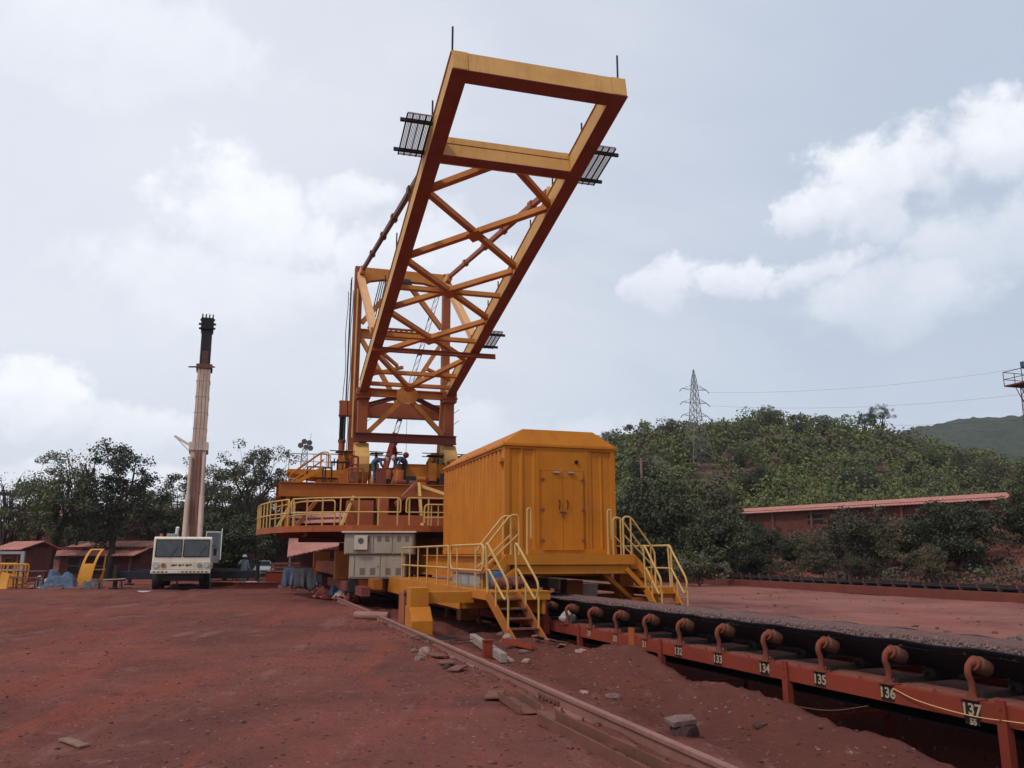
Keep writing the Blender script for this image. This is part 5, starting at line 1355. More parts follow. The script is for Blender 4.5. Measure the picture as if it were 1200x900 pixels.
        pn = MB(); pn.cyl((x - .95, .1, 6.2), (x + .95, .1, 6.2), .2, 18); pn.build('hinge_pin', M['rustiron'], mast)
        pd = MB()
        for k in (-1, 1): pd.prism([(x + k * .48 - .05, -.9, 5.3), (x + k * .48 - .05, .2, 5.3), (x + k * .48 - .05, .1, 6.15), (x + k * .48 - .05, -.35, 6.15)], (.1, 0, 0))
        pd.build('pedestal', D, mast, bevel=.006)
        MB().box(x - .95, x - .4, -.12, -.02, 5.7, 6.1).build('hatch', M['primer'], mast)
    # scaffold boards hung round the hinge
    for i, (x0, x1, y) in enumerate(((-3.6, -2.75, -.5), (-1.85, -1.2, -.6), (1.1, 2.0, -.7), (2.7, 3.35, -.7))):
        k = MB(); k.box(x0, x1, y, y + .5, 6.86 - .02 * i, 6.91 - .02 * i); k.tube([(x0 - .3, y + .1, 6.95), (x1 + .35, y + .1, 6.93)], .024, 6); k.tube([(x0 - .25, y + .4, 6.80), (x1 + .4, y + .4, 6.78)], .024, 6); k.build('scaffold_board', M['dark'], root)
    # ---------------------------------------------------------------- rear pylon
    p = MB()
    for s in (-1, 1): p.box(s * 2.56 - .22, s * 2.56 + .22, 2.25, 2.75, 4.7, 17.9)
    pyl = p.build('pylon', PY, root, bevel=.012)
    tb = MB(); tb.prism([(x, 2.3, z) for x, z in ((-2.335, 17.88), (-2.335, 16.8), (-1.9, 17.1), (-1.2, 17.25), (1.2, 17.25), (1.9, 17.1), (2.335, 16.8), (2.335, 17.88))], (0, .4, 0)); tb.build('head_beam', BR, pyl, bevel=.01)
    mb = MB(); mb.ibeam((-2.33, 2.5, 14.0), (2.33, 2.5, 14.0), .32, .5, (0, 0, 1), .04); mb.build('cross_beam', BR, pyl)
    cr = MB()
    for k in range(9): cr.box(-1.9 + k * .3, -1.75 + k * .3, 2.4, 2.6, 14.252, 14.36)
    cr.box(-1.95, .8, 2.35, 2.65, 14.362, 14.42); cr.build('cable_tray', BR, pyl)
    lb = MB(); lb.box(-3.35, 2.34, 2.2, 2.24, 9.22, 10.05); lb.box(-3.35, 2.34, 2.241, 2.7, 9.98, 10.05); lb.box(-3.35, 2.34, 2.241, 2.7, 9.22, 9.29); lb.build('lower_beam', PY, pyl, bevel=.008)
    for s in (-1, 1):
        q = MB(); q.ibeam((s * .25, 2.45, 17.2), (s * 2.3, 2.45, 14.6), .26, .28, (0, 1, 0), .03); q.build('brace', BR, pyl)
        q = MB(); q.ibeam((s * 2.3, 2.45, 13.7), (s * .1, 2.45, 10.05), .24, .26, (0, 1, 0), .03); q.build('brace', BR, pyl)
        q = MB(); q.bar((s * 2.5, 2.2, 17.35), (s * 2.4, -5.35, 12.05), .34, .36, (0, 0, 1)); q.build('raking_strut', M['strut'], root, bevel=.01)
        k = MB(); k.prism([(s * 2.4 - .06, -5.7, 11.5), (s * 2.4 - .06, -4.9, 11.4), (s * 2.4 - .06, -5.1, 12.2), (s * 2.4 - .06, -5.5, 12.3)], (.12, 0, 0)); k.build('strut_lug', P, boom)
        a = V3(s * 2.45, 2.1, 17.5); e = B(17.55, s * 2.3, .9)
        st = MB(); st.bar(a, e, .17, .2, (0, 0, 1))
        for f in (.28, .5, .68, .9): c0 = a.lerp(e, f - .012); c1 = a.lerp(e, f + .012); st.bar(c0, c1, .26, .28, (0, 0, 1))
        st.build('stay_bar', M['redroller'] if s < 0 else M['pylon'], root)
        sb = MB(); sb.bar(a + Vector((0, .2, -.1)), a.lerp(e, .06), .3, .34, (0, 0, 1)); sb.build('stay_head', M['strut'], root, bevel=.01)
        rope = MB()
    for k in range(5): MB().tube([(-.9 - k * .11, 2.45, 17.2), (-1.45 - k * .12, 2.3, 14.3)], .03, 5).build('rope', M['dark'], pyl)
    sh = MB(); sh.cyl((-.35, 2.2, 17.05), (.35, 2.2, 17.05), .3, 14); sh.build('sheave', M['dark'], pyl)
    # ladder and cables up the left pylon leg
    ld = MB()
    for y in (2.3, 2.7): ld.tube([(-3.0, y, 5.0), (-2.95, y, 17.2)], .03, 5)
    for k in range(40): ld.tube([(-2.99, 2.3, 5.2 + k * .3), (-2.99, 2.7, 5.2 + k * .3)], .015, 4, False)
    ld.build('ladder', M['dark'], pyl)
    for x, y in ((-2.88, 2.2), (-3.12, 2.5)):
        pts = [(x + .04 * math.sin(z * 1.7), y, z) for z in np.arange(5.4, 16.5, .5)]; MB().tube(pts, .02, 5).build('cable', M['black'], pyl)
    MB().tube([(-2.6, 2.15, 8.0), (-2.6, 2.15, 16.5)], .055, 8).build('conduit', P, pyl)
    # sprung buffer hanging from the left beam end
    c = MB(); c.cyl((-3.12, 2.45, 4.85), (-3.12, 2.45, 7.75), .17, 14); buf = c.build('buffer_cylinder', M['orange'], root)
    h = MB(); h.tube([(-3.12 + .15 * math.cos(a * .8), 2.45 + .15 * math.sin(a * .8), 7.9 + a * .0108) for a in range(0, 120)], .035, 5); h.cyl((-3.12, 2.45, 7.8), (-3.12, 2.45, 9.2), .07, 8); h.build('spring', M['black'], buf)
    k = MB(); k.cyl((-3.12, 2.45, 7.751), (-3.12, 2.45, 7.9), .21, 14); k.build('collar', M['rustiron'], buf); MB().box(-3.3, -2.95, 2.3, 2.6, 9.1, 9.218).build('bracket', M['rustiron'], buf)
    # ---------------------------------------------------------------- upper deck
    z = 4.8
    u = MB(); u.box(-6.3, 6.0, -6.6, 4.6, z - .06, z); u.build('upper_deck', D, root)
    g = MB()
    g.ibeam((-6.3, -6.6, z - .32), (6.0, -6.6, z - .32), .26, .62, (0, 0, 1), .04)
    g.ibeam((-6.3, -6.45, z - .36), (-6.3, 4.6, z - .36), .24, .56, (0, 0, 1), .03)
    for y in (-3.8, -1.0, 1.8, 4.4): g.ibeam((-6.15, y, z - .4), (6.0, y, z - .4), .22, .6, (0, 0, 1), .03)
    g.build('deck_girder', M['deckgird'], root)
    w = MB(); w.box(-3.0, 4.6, -5.2, -5.1, z - 1.1, z - .45); w.box(-6.1, 5.8, -3.55, -3.5, z - .95, z - .1); w.build('web_plate', M['pylon'], root)
    # machinery on the upper deck
    k = MB(); k.box(-.65, 2.0, -1.5, -1.2, 5.62, 6.22); k.box(-.7, 2.05, -1.55, -1.15, 6.222, 6.26); k.box(-.7, 2.05, -1.55, -1.15, 5.56, 5.618); k.build('winch_frame', D, root, bevel=.006)
    k = MB(); k.box(.95, 1.35, -1.9, -1.56, 5.4, 6.3); k.box(2.06, 3.0, -1.9, -1.0, 5.2, 6.5); k.build('winch_box', D, root, bevel=.01)
    k = MB(); k.box(-1.0, 3.0, -1.1, .9, 4.85, 5.55); k.build('winch_bed', M['primer'], root, bevel=.01)
    k = MB()
    for x in (-.9, -.1): k.cyl((x, .2, 5.9), (x + .5, .2, 5.9), .32, 16)
    k.build('winch_drum', M['redox'], root)
    k = MB(); k.box(-1.0, 2.2, 3.2, 6.2, 4.85, 6.42); k.build('machine_house', M['pylon'], root, bevel=.01)
    k = MB()
    for i in range(7): k.box(.9 + i * .28, 1.02 + i * .28, -1.42, -1.3, 6.262, 6.38 + .1 * (i % 3))
    k.build('valve_row', M['dark'], root)
    rr = random.Random(12)
    for i in range(34):
        x = rr.uniform(-5.2, 2.8); y = rr.uniform(-5.8, -2.2); s_ = rr.uniform(.1, .3); hh = rr.uniform(.15, .75) if y < -4 else rr.uniform(.4, 1.15); q_ = MB(); t_ = i % 4; mt_ = M[('dark', 'rustiron', 'pylon', 'deckgird', 'primer')[rr.randrange(5)]]
        if t_ == 0: q_.box(x, x + s_ * 1.6, y, y + s_, z, z + hh); q_.build('valve_box', mt_, root, bevel=.01)
        elif t_ == 1: q_.cyl((x, y, z + hh * .6), (x + s_ * 2, y, z + hh * .6), s_ * .6, 12); q_.box(x + .02, x + s_ * 1.9, y - s_ * .4, y + s_ * .4, z, z + hh * .4); q_.build('motor', mt_, root)
        elif t_ == 2: q_.tube(fillet([(x, y, z), (x, y, z + hh), (x + s_ * 3, y, z + hh), (x + s_ * 3, y + .2, z)], .1, 3), .035, 6); q_.build('pipe', mt_, root)
        else: q_.bar((x, y, z), (x + rr.uniform(-.4, .4), y + .1, z + hh * 1.3), .07, .07, (0, 1, 0)); q_.build('stanchion', mt_, root)
    # raised platform on the left with rails
    x0, x1, y0, y1, zz = -5.95, -3.55, -2.2, .4, 5.78
    k = MB(); k.prism([(x0, y0, zz), (x1 + .6, y0, zz), (x1 + .6, y0, zz - .42), (x0 + 1.2, y0, zz - .36), (x0, y0, zz - .16)], (0, y1 - y0, 0)); k.box(x1 - 1.0, x1 + .3, y0 + .1, y1 - .1, z, zz - .43); k.build('side_platform', D, root, bevel=.008)
    k = MB(); k.box(-4.35, -3.0, -1.9, -1.2, 4.82, 5.6); k.build('tank', D, root, bevel=.015)
    r = MB(); ring = [(x1 - .4, y0 + .05, zz), (x1 - .4, y0 + .05, zz + .75), (x0 + .05, y0 + .05, zz + .75), (x0 + .05, y0 + .05, zz)]
    r.tube(fillet(ring, .12), .022, 6); r.tube([(x0 + .05, y0 + .05, zz + .38), (x1 - .4, y0 + .05, zz + .38)], .018, 6)
    for f in (.25, .5, .75): r.tube([(x0 + (x1 - x0) * f, y0 + .05, zz), (x0 + (x1 - x0) * f, y0 + .05, zz + .74)], .02, 6)
    r.build('railing', M['steel'], root)
    # handwheel and pipework right of the platform
    k = MB(); k.tube([(-3.6, -2.0, zz), (-3.6, -2.0, zz + .55)], .04, 6); k.tube([(-3.95, -2.0, zz + .4), (-2.9, -2.0, zz + .42)], .05, 8); k.cyl((-3.78, -2.05, zz + .4), (-3.74, -2.05, zz + .4), .2, 12); k.build('pipework', M['dark'], root)
    k = MB(); k.tube(fillet([(-2.95, -2.1, zz - .2), (-2.95, -2.1, zz + .7), (-2.62, -2.1, zz + .7), (-2.62, -2.1, zz - .2)], .1), .05, 6); k.bar((-2.95, -2.1, zz + .3), (-2.62, -2.1, zz + .3), .06, .06); k.build('bracket_frame', M['redox'], root)
    # floodlights on a little mast
    lm = MB(); lattice(lm, zz, zz + 1.15, .34, .22, 4, .014); lm.v = [(x - 5.15, y - .9, q) for x, y, q in lm.v]; lamp = lm.build('lamp_mast', M['steel'], root)
    for i, (dx, dz) in enumerate(((-.22, 1.3), (.05, 1.22), (.2, 1.45), (-.05, 1.5), (.26, 1.18))):
        f = MB(); c = Vector((-5.15 + dx, -.98, zz + dz)); f.tube([c + Vector((0, .16, 0)), c + Vector((0, .08, 0)), c], [.05, .11, .14], 12); o = f.build('floodlight', M['redox'], lamp); MB().cyl(c - Vector((0, .012, 0)), c - Vector((0, .001, 0)), .12, 12).build('lens', M['glass'], o)
    MB().tube([(-4.95, -.9, zz + 1.3), (-4.88, -.9, zz + 1.95)], .012, 4).build('antenna', M['dark'], lamp)
    # stair from the upper deck to the raised platform
    sr = MB()
    for y in (-3.4, -2.75):
        a, e = Vector((-5.9, y, z + .05)), Vector((-4.3, y, zz)); sr.bar(a, e, .05, .16, (0, 0, 1)); o1 = Vector((0, 0, .55)); 
    sr.build('stair', D, root)
    for y in (-3.4, -2.75):
        r = MB(); r.tube(fillet([(-5.9, y, z + .05), (-5.85, y, z + .6), (-4.45, y, zz + .72), (-4.1, y, zz + .72), (-4.1, y, zz)], .2), .028, 6); r.tube([(-5.7, y, z + .35), (-4.3, y, zz + .4)], .02, 6); r.tube([(-4.45, y, zz - .1), (-4.45, y, zz + .7)], .022, 6); r.build('railing', D, root)
    # ---------------------------------------------------------------- lower deck
    zd = 2.8
    out = [(-7.15, -3.9), (-7.0, -6.0), (-6.55, -8.2), (-5.85, -10.1), (-5.0, -11.1), (-3.6, -11.85), (-1.8, -12.15), (0, -12.1), (2.0, -11.7), (4.2, -10.6)]
    f = MB(); f.prism([(x, y, zd - .05) for x, y in out] + [(4.2, -3.0, zd - .05), (-5.0, -3.0, zd - .05)], (0, 0, .05)); f.build('lower_deck', M['orange'], root)
    e = MB()
    for (a, b_) in zip(out, out[1:]): e.bar((*a, zd - .10), (*b_, zd - .10), .06, .24)
    for x in (-5.2, -3.4, -1.6, .4, 2.4): e.ibeam((x, -11.2 + abs(x + 1.5) * .25, zd - .2), (x, -3.0, zd - .2), .16, .26, (0, 0, 1), .025)
    e.ibeam((-6.2, -6.5, zd - .22), (4.2, -6.5, zd - .22), .2, .3, (0, 0, 1), .03)
    e.build('edge_beam', M['orange'], root, bevel=.006)
    # railings in separate panels
    pans = [(0, 3), (3, 6), (6, 9)]
    def along(i0, i1, inset=.05):
        return [Vector((out[i][0], out[i][1] + (inset if i > 3 else 0), 0)) for i in range(i0, i1 + 1)]
    for i0, i1 in pans:
        pts = along(i0, i1); z1 = Vector((0, 0, zd + 1.03)); z2 = Vector((0, 0, zd + .5)); r = MB()
        # shrink ends a little so that panels stay apart
        pts[0] = pts[0].lerp(pts[1], .06); pts[-1] = pts[-1].lerp(pts[-2], .06)
        r.tube(fillet([pts[0] + z2] + [p + z1 for p in pts] + [pts[-1] + z2], .16, 4), .032, 6); r.tube([p + z2 for p in pts], .028, 6)
        L = [0]
        for a, b_ in zip(pts, pts[1:]): L.append(L[-1] + (b_ - a).length)
        n = max(2, round(L[-1] / .72))
        for k in range(n + 1):
            d = L[-1] * (k + .15) / (n + .3)
            for j in range(len(pts) - 1):
                if d <= L[j + 1] + 1e-6: q = pts[j].lerp(pts[j + 1], (d - L[j]) / (L[j + 1] - L[j])); break
            r.bar(q + Vector((0, 0, zd - .2)), q + z1, .055, .045, (0, 1, 0))
        r.build('railing', Y, root)
    for xs in ((-6.9, -3.7), ):     # inner rail along the back of the left half
        r = MB(); r.tube(fillet([(-6.6, -4.2, zd), (-6.6, -4.2, zd + 1.0), (-5.4, -9.2, zd + 1.0), (-4.2, -10.5, zd + 1.0), (-4.2, -10.5, zd)], .15), .03, 6); r.tube([(-6.6, -4.2, zd + .5), (-5.4, -9.2, zd + .5), (-4.2, -10.5, zd + .5)], .025, 6)
        for f_ in (.2, .4, .6, .8): q = V3(-6.6, -4.2, zd).lerp(V3(-5.4, -9.2, zd), f_); r.tube([q, q + Vector((0, 0, 1))], .025, 6)
        r.build('railing', Y, root)
    # small gate panels in front of the middle of the deck
    for x0, x1, y in ((-1.05, .25, -12.35), (1.35, 2.9, -11.9)):
        r = MB(); r.tube(fillet([(x0, y, zd + .1), (x0, y, zd + .78), (x1, y, zd + .78), (x1, y, zd + .1)], .18), .032, 6); r.tube([(x0, y, zd + .3), (x1, y, zd + .3)], .025, 6)
        for f_ in (.2, .4, .6, .8): r.tube([(x0 + (x1 - x0) * f_, y, zd + .0), (x0 + (x1 - x0) * f_, y, zd + .78)], .022, 6)
        r.build('railing', Y, root)
    # housing between the decks
    h = MB(); h.box(-2.2, 4.6, -8.6, -8.5, zd, zd + .55); h.box(-2.2, 4.6, -8.6, -8.5, zd + 1.25, z - .65); h.box(-2.2, -1.9, -8.6, -8.5, zd + .551, zd + 1.249); h.box(.4, .9, -8.6, -8.5, zd + .551, zd + 1.249); h.box(2.6, 3.0, -8.6, -8.5, zd + .551, zd + 1.249)
    h.box(-2.2, -2.1, -8.49, -2.0, zd, z - .66); h.box(4.5, 4.6, -8.49, -2.0, zd, z - .66); h.box(-2.2, 4.6, -2.1, -2.0, zd, z - .66); h.build('housing', M['pylon'], root, bevel=.008)
    k = MB(); k.box(-3.5, -2.4, -7.6, -6.7, zd, zd + 1.2); k.build('control_box', M['pylon'], root, bevel=.01)
    for i, (p_, q_, w_, mt) in enumerate((((-3.2, -6.9, z - .6), (-3.9, -9.6, zd), .1, Y), ((1.55, -7.2, z - .2), (2.1, -9.0, zd + .9), .16, M['strut']), ((-.35, -7.2, z - .1), (1.2, -8.8, zd + 1.2), .12, M['boom']), ((-.45, -7.3, z), (-.5, -8.7, zd), .12, Y), ((-.6, -7.3, z - .05), (-1.6, -8.7, zd + 1.0), .16, M['pylon']), ((-5.6, -6.4, z - .6), (-6.3, -8.2, zd), .1, Y), ((-4.6, -6.4, z - .6), (-5.6, -9.0, zd), .14, M['pylon']), ((-5.9, -6.4, z - .6), (-5.9, -6.4, zd), .2, M['deckyel']), ((-3.0, -6.4, z - .6), (-3.0, -6.4, zd), .22, M['deckyel']), ((3.4, -6.4, z - .6), (3.4, -6.4, zd), .22, M['deckyel']))):
        MB().bar(p_, q_, w_, w_, (0, 1, 0.2)).build('support_strut', mt, root)
    ls = MB()
    for x in (1.3, 1.7): ls.tube([(x, -8.75, zd + .1), (x, -8.75, z - .2)], .025, 5)
    for i in range(6): ls.tube([(1.3, -8.75, zd + .3 + i * .27), (1.7, -8.75, zd + .3 + i * .27)], .018, 4)
    ls.build('ladder', M['strut'], root)
    # ---------------------------------------------------------------- slewing column and travelling portal
    c = MB(); c.cyl((0, -3, 1.9), (0, -3, zd - .35), 2.6, 40); c.cyl((0, -3, 1.45), (0, -3, 1.9), 3.0, 40); c.build('slew_ring', M['deckgird'], root)
    pr = MB()
    inv = lambda v, u, q: (lambda w: Vector(((w.x - SO.x) * math.cos(SA) + (w.y - SO.y) * math.sin(SA), -(w.x - SO.x) * math.sin(SA) + (w.y - SO.y) * math.cos(SA), q)))(Yd(v, u))
    for u_ in (33.5, 43.5): pr.bar(inv(4.0, u_, 1.25), inv(12.2, u_, 1.25), .7, .6)
    for v_ in (4.0, 12.2): pr.bar(inv(v_, 33.1, 1.2), inv(v_, 43.9, 1.2), .6, .5)
    pr.build('portal', M['pylon'], root, bevel=.02)
    for v_ in (4.0, 12.2):
        for u_ in (33.5, 43.5):
            l = MB(); l.bar(inv(v_, u_, .8), inv(v_, u_, 1.9), .8, .8, (0, 1, 0)); l.build('portal_leg', M['deckgird'], root, bevel=.02)
            bg = MB(); bg.bar(inv(v_, u_ - 2.6, .62), inv(v_, u_ + 2.6, .62), .34, .4); o = bg.build('bogie', M['dark'], root, bevel=.01)
            for k in range(4):
                uc = u_ - 2.1 + k * 1.4; wv = (inv(v_ + .08, uc, 0) - inv(v_ - .08, uc, 0)); c0 = inv(v_ - .08, uc, .40); MB().cyl(c0, c0 + wv, .27, 18).build('wheel', M['rustiron'], o)
    bf = MB(); bf.bar(inv(4.0, 31.0, .62), inv(4.0, 37.5, .62), .5, .34); bf.build('bogie_frame', M['primer'], root, bevel=.02)
    for k_, (vq, uq, zq, wq) in enumerate(((5.0, 33.0, 1.2, .5), (5.6, 34.5, 1.5, .6), (4.9, 36.0, 1.9, .45), (6.4, 33.8, 1.0, .7), (7.4, 34.6, 1.4, .6))):
        mm = MB(); a_ = inv(vq, uq, zq - wq); mm.bar(a_, a_ + Vector((0, 0, wq * 1.5)), wq, wq * 1.2, (0, 1, 0)); mm.build('gear_box', M['dark'] if k_ % 2 else M['rustiron'], root, bevel=.03)
    st = MB(); st.bar(inv(4.7, 31.4, .72), inv(4.7, 29.6, .72), .34, .36); st.bar(inv(5.2, 31.2, .7), inv(4.2, 31.2, .7), .5, .6); st.build('coupling_beam', M['deckgird'], root, bevel=.01)
    tk = MB(); tk.bar(inv(4.2, 30.6, .5), inv(4.2, 29.0, .5), .3, .3); tk.build('buffer', M['primer'], root)
    # frame and hoses under the left part of the deck
    fr = MB(); fr.ibeam((-5.4, -6.6, 2.36), (-.5, -6.6, 2.36), .2, .2, (0, 0, 1), .02); fr.ibeam((-3.6, -6.6, 2.25), (-3.6, -6.6, .0), .2, .2, (1, 0, 0), .02); fr.ibeam((-2.4, -8.0, 2.6), (-2.4, -8.0, 1.4), .5, .3, (1, 0, 0), .03); fr.build('support_frame', M['rustiron'], root)
    for i in range(3): MB().tube([(-2.9 + i * .1, -7.6, 2.5), (-3.1 + i * .12, -7.7, 1.6), (-2.6, -7.7, .9 + .2 * i), (-1.9, -7.5, 1.2)], .04, 6).build('hose', M['black'], root)
stacker()
def deck_items():
    d = sthing('oil_drum', 'orange drum beside the bending worker on the upper deck', 'drum', -1.25, -2.1, 4.72, 0, 'orange drums on the upper deck')
    MB().tube([(0, 0, 0), (0, 0, .02), (0, 0, .55), (0, 0, .58), (0, 0, .61), (0, 0, 1.13), (0, 0, 1.15)], [.26, .29, .29, .305, .29, .29, .26], 20).build('body', M['orange'], d); MB().cyl((0, 0, 1.15), (0, 0, 1.165), .2, 16).build('lid', M['rustiron'], d)
    c = copy_tree(d); c['label'] = 'second orange drum, right of the one by the bending worker'; p = Sl(-.62, -2.05); c.location = (p.x, p.y, 4.72)
    # hook ball hanging from the crane behind
    h = sthing('crane_hook', 'red hook ball hanging on a rope behind the winch, right of the standing man', 'hook', .95, 6.0, 7.6)
    MB().blob((0, 0, 0), .19, 2, .02, 2).build('ball', M['redox'], h); MB().tube([(0, 0, .18), (0, 0, 3.0)], .012, 5).build('rope', M['dark'], h)
    for s in (-1, 1): MB().tube([(0, 0, -.15), (s * .16, 0, -1.15)], .014, 5).build('sling', M['dark'], h)
    # crane standing far behind the stacker
    a = at(454, 540, 66); b = at(463.5, 508, 66.5); e = at(513, 346, 68)
    base = a + (a - b) * 1.75; base.z = max(base.z, 1.6)
    r = thing('crawler_crane', 'distant crane with red boom and black and white banded jib seen through the stacker legs', 'crane', (base.x, base.y, 0), 0)
    o = Vector((base.x, base.y, 0))
    MB().bar(base - o, b - o, .42, .42, (1, 0, 0)).build('boom', M['redox'], r)
    m = MB(); n = MB(); N = 15
    for k in range(N):
        p0 = (b - o).lerp(e - o, k / N); p1 = (b - o).lerp(e - o, (k + .98) / N)
        for s in (-1, 1):
            (m if k in (1, 4, 8, 12) else n).bar(p0 + Vector((s * .17, 0, 0)), p1 + Vector((s * .17, 0, 0)), .07, .07, (0, 1, 0))
        (m if k in (1, 4, 8, 12) else n).bar(p0 + Vector((-.17, 0, 0)), p1 + Vector((.17, 0, 0)), .04, .04, (0, 1, 0))
        if k in (1, 4, 8): m.bar(p0.lerp(p1, .3), p0.lerp(p1, .75), .3, .2, (0, 1, 0))
    m.build('jib_band', M['black'], r); n.build('jib', M['steel'], r)
    c = MB(); c.box(-1.3, 1.3, -2, 2.5, .9, 2.4); c.build('body', M['cream'], r, bevel=.05)
    for x in (-1.35, 1.35): MB().prism([(x - .3, -2.6, .3), (x - .3, -2.3, .02), (x - .3, 2.3, .02), (x - .3, 2.6, .3), (x - .3, 2.3, .85), (x - .3, -2.3, .85)], (.6, 0, 0)).build('track', M['dark'], r, bevel=.03)
deck_items()

# ================================================================== CRANE TRUCK
def crane_truck():
    g = at(210.5, 688, 43.0); ry = math.radians(19)
    root = thing('crane_truck', 'cream mobile crane truck with two windscreens and tall raised telescopic boom', 'crane truck', (g.x, g.y, gh(g.x, g.y)), ry)
    C = M['cream']; W = 1.4
    b = MB()  # cab shell with sloping front, window openings left for panes set on the face
    prof = [(0, .95), (0, 1.52), (.16, 2.62), (.3, 2.68), (2.2, 2.68), (2.2, .95)]
    b.prism([(-W, y, z) for y, z in prof], (2 * W, 0, 0)); b.build('cab', C, root, bevel=.05, seg=3)
    for x0, x1 in ((-1.28, -.05), (.05, 1.28)):
        def P(x, f, o=0): y = .16 * f; return (x, y - .012 - o, 1.52 + 1.1 * f)
        p = MB(); p.add([P(x0, .16), P(x1, .16), P(x1, .9), P(x0, .9), P(x0, .16, -.05), P(x1, .16, -.05), P(x1, .9, -.05), P(x0, .9, -.05)], [(0, 1, 2, 3), (4, 7, 6, 5), (0, 4, 5, 1), (1, 5, 6, 2), (2, 6, 7, 3), (3, 7, 4, 0)]); w = p.build('windscreen', M['glass'], root)
        r = MB(); r.tube([P(x0, .14, .01), P(x1, .14, .01), P(x1, .92, .01), P(x0, .92, .01), P(x0, .14, .01)], .025, 6); r.build('seal', M['black'], w)
        xm = (x0 + x1) / 2; MB().tube([P(xm + .1, .12, .03), P(xm + .45, .62, .03)], .012, 5).build('wiper', M['black'], w)
    bp = MB(); bp.box(-W - .03, W + .03, -.14, .05, .83, 1.0); bp.build('bumper', C, root, bevel=.02)
    st = MB(); st.box(-W, W, -.05, -.011, 1.02, 1.44); st.build('front_panel', C, root, bevel=.02)
    for x in (-1.2, 1.2): o = MB().cyl((x, -.09, 1.24), (x, -.045, 1.24), .15, 18).build('headlight', M['steel'], root); MB().cyl((x, -.1, 1.24), (x, -.091, 1.24), .125, 18).build('lens', M['lens'], o)
    for x in (-.86, .86): o = MB().cyl((x, -.09, 1.24), (x, -.045, 1.24), .12, 18).build('indicator', M['steel'], root); MB().cyl((x, -.1, 1.24), (x, -.091, 1.24), .1, 18).build('lens', M['amber'] if x < 0 else M['steel'], o)
    # raised emblem letters, worn and unreadable: short dark bars
    em = MB()
    for k, w_ in enumerate((.16, .1, .13, .09, .15, .12)): em.box(-.48 + k * .17, -.48 + k * .17 + w_, -.058, -.0505, 1.19 + .03 * (k % 2), 1.29)
    em.build('grille_slot', M['rustiron'], root)
    MB().box(-.62, -.12, -.152, -.141, .86, .97).build('licence_plate', M['white'], root)
    k = MB()
    for i in range(14): k.box(-1.3 + i * .19, -1.2 + i * .19, -.149, -.1405, .88, .94) if not (3 < i < 7) else None
    k.build('bumper_hole', M['dark'], root)
    ch = MB(); ch.box(-1.1, 1.1, .2, 9.6, .55, .94); ch.box(-.9, .9, .1, .4, .45, .82); ch.build('chassis', M['dark'], root, bevel=.02)
    for y in (1.4, 2.8, 6.6, 8.0):
        for s in (-1, 1):
            t = MB(); x = s * 1.14; t.tube([(x - .26, y, .52), (x - .22, y, .52), (x + .22, y, .52), (x + .26, y, .52)], [.40, .52, .52, .40], 24); o = t.build('wheel', M['rubber'], root); MB().cyl((x + s * .262, y, .52), (x + s * .27, y, .52), .27, 16).build('rim', M['cream'], o)
    d = MB(); d.box(-1.4, 1.4, 2.3, 9.7, .95, 1.25); d.build('deck', M['cream'], root, bevel=.02)
    # slewing house, operator cab, engine cowl
    h = MB(); h.box(-1.2, .3, 4.0, 8.6, 1.3, 2.5); h.build('slewing_house', M['greylight'], root, bevel=.05)
    oc = MB(); oc.prism([(1.0, y, z) for y, z in ((3.3, 1.3), (3.2, 2.0), (3.45, 3.05), (5.2, 3.1), (5.2, 1.3))], (.78, 0, 0)); oc = oc.build('operator_cab', M['steel'], root, bevel=.03)
    MB().prism([(1.06, 3.17, 2.05), (1.72, 3.17, 2.05), (1.72, 3.40, 2.98), (1.06, 3.40, 2.98)], (0, .04, 0)).build('window', M['glass'], oc); MB().prism([(1.785, 3.5, 2.0), (1.785, 4.9, 2.0), (1.785, 4.9, 2.95), (1.785, 3.65, 2.95)], (.012, 0, 0)).build('window', M['glass'], oc)
    fr = MB(); fr.bar((1.84, 3.1, 1.5), (1.84, 3.35, 3.2), .05, .05, (1, 0, 0)); fr.build('grab_rail', M['white'], oc)
    ex = MB(); ex.tube([(-.5, 3.2, 1.3), (-.5, 3.2, 3.0), (-.48, 3.1, 3.25)], .09, 10); ex.build('exhaust', M['white'], root); MB().box(-1.0, -.5, 3.0, 3.6, 1.26, 2.9).build('air_filter', M['steel'], root, bevel=.03)
    # telescopic boom, nearly vertical
    f0 = Vector((.28, 4.6, 2.0)); top = Vector((.12, 6.2, 16.0)); dr = (top - f0); up = Vector((0, -1, 0)); L = dr.length; q = lambda t, o=0: f0 + dr * t + Vector((0, -o, 0))
    s1 = MB(); s1.bar(q(0), q(.43), .92, 1.0, up, w2=.86); M['striped'] = paint('boom_recess_paint', (.3, .14, .1), (.22, .1, .075), rust=.5, dust=.4); bm_ = s1.build('boom', M['craneboom'], root, bevel=.03)
    for sx in (-1, 1):
        mr = MB(); mr.tube([(sx * 1.36, .35, 2.2), (sx * 1.58, .1, 2.25), (sx * 1.58, .1, 1.9)], .018, 6); mr.box(*sorted((sx * 1.50, sx * 1.66)), .05, .09, 1.72, 2.08); mr.build('mirror', M['black'], root)
    for k_ in range(3): MB().tube([q(.99, .25) + Vector((-.2 + .2 * k_, -.1, 0)), q(.5, .62) + Vector((-.2 + .2 * k_, 0, 0)), q(.1, .75) + Vector((-.2 + .2 * k_, 0, 0))], .014, 4).build('hoist_rope', M['dark'], bm_)
    bl = MB(); bl.cyl((-1.1, .6, 2.68), (-1.1, .6, 2.84), .08, 10); bl.build('beacon', M['amber'], root)
    pl = MB(); pl.bar(q(.0, .53), q(.42, .53), .34, .05, up); pl.build('boom_stripe', M['striped'], bm_)
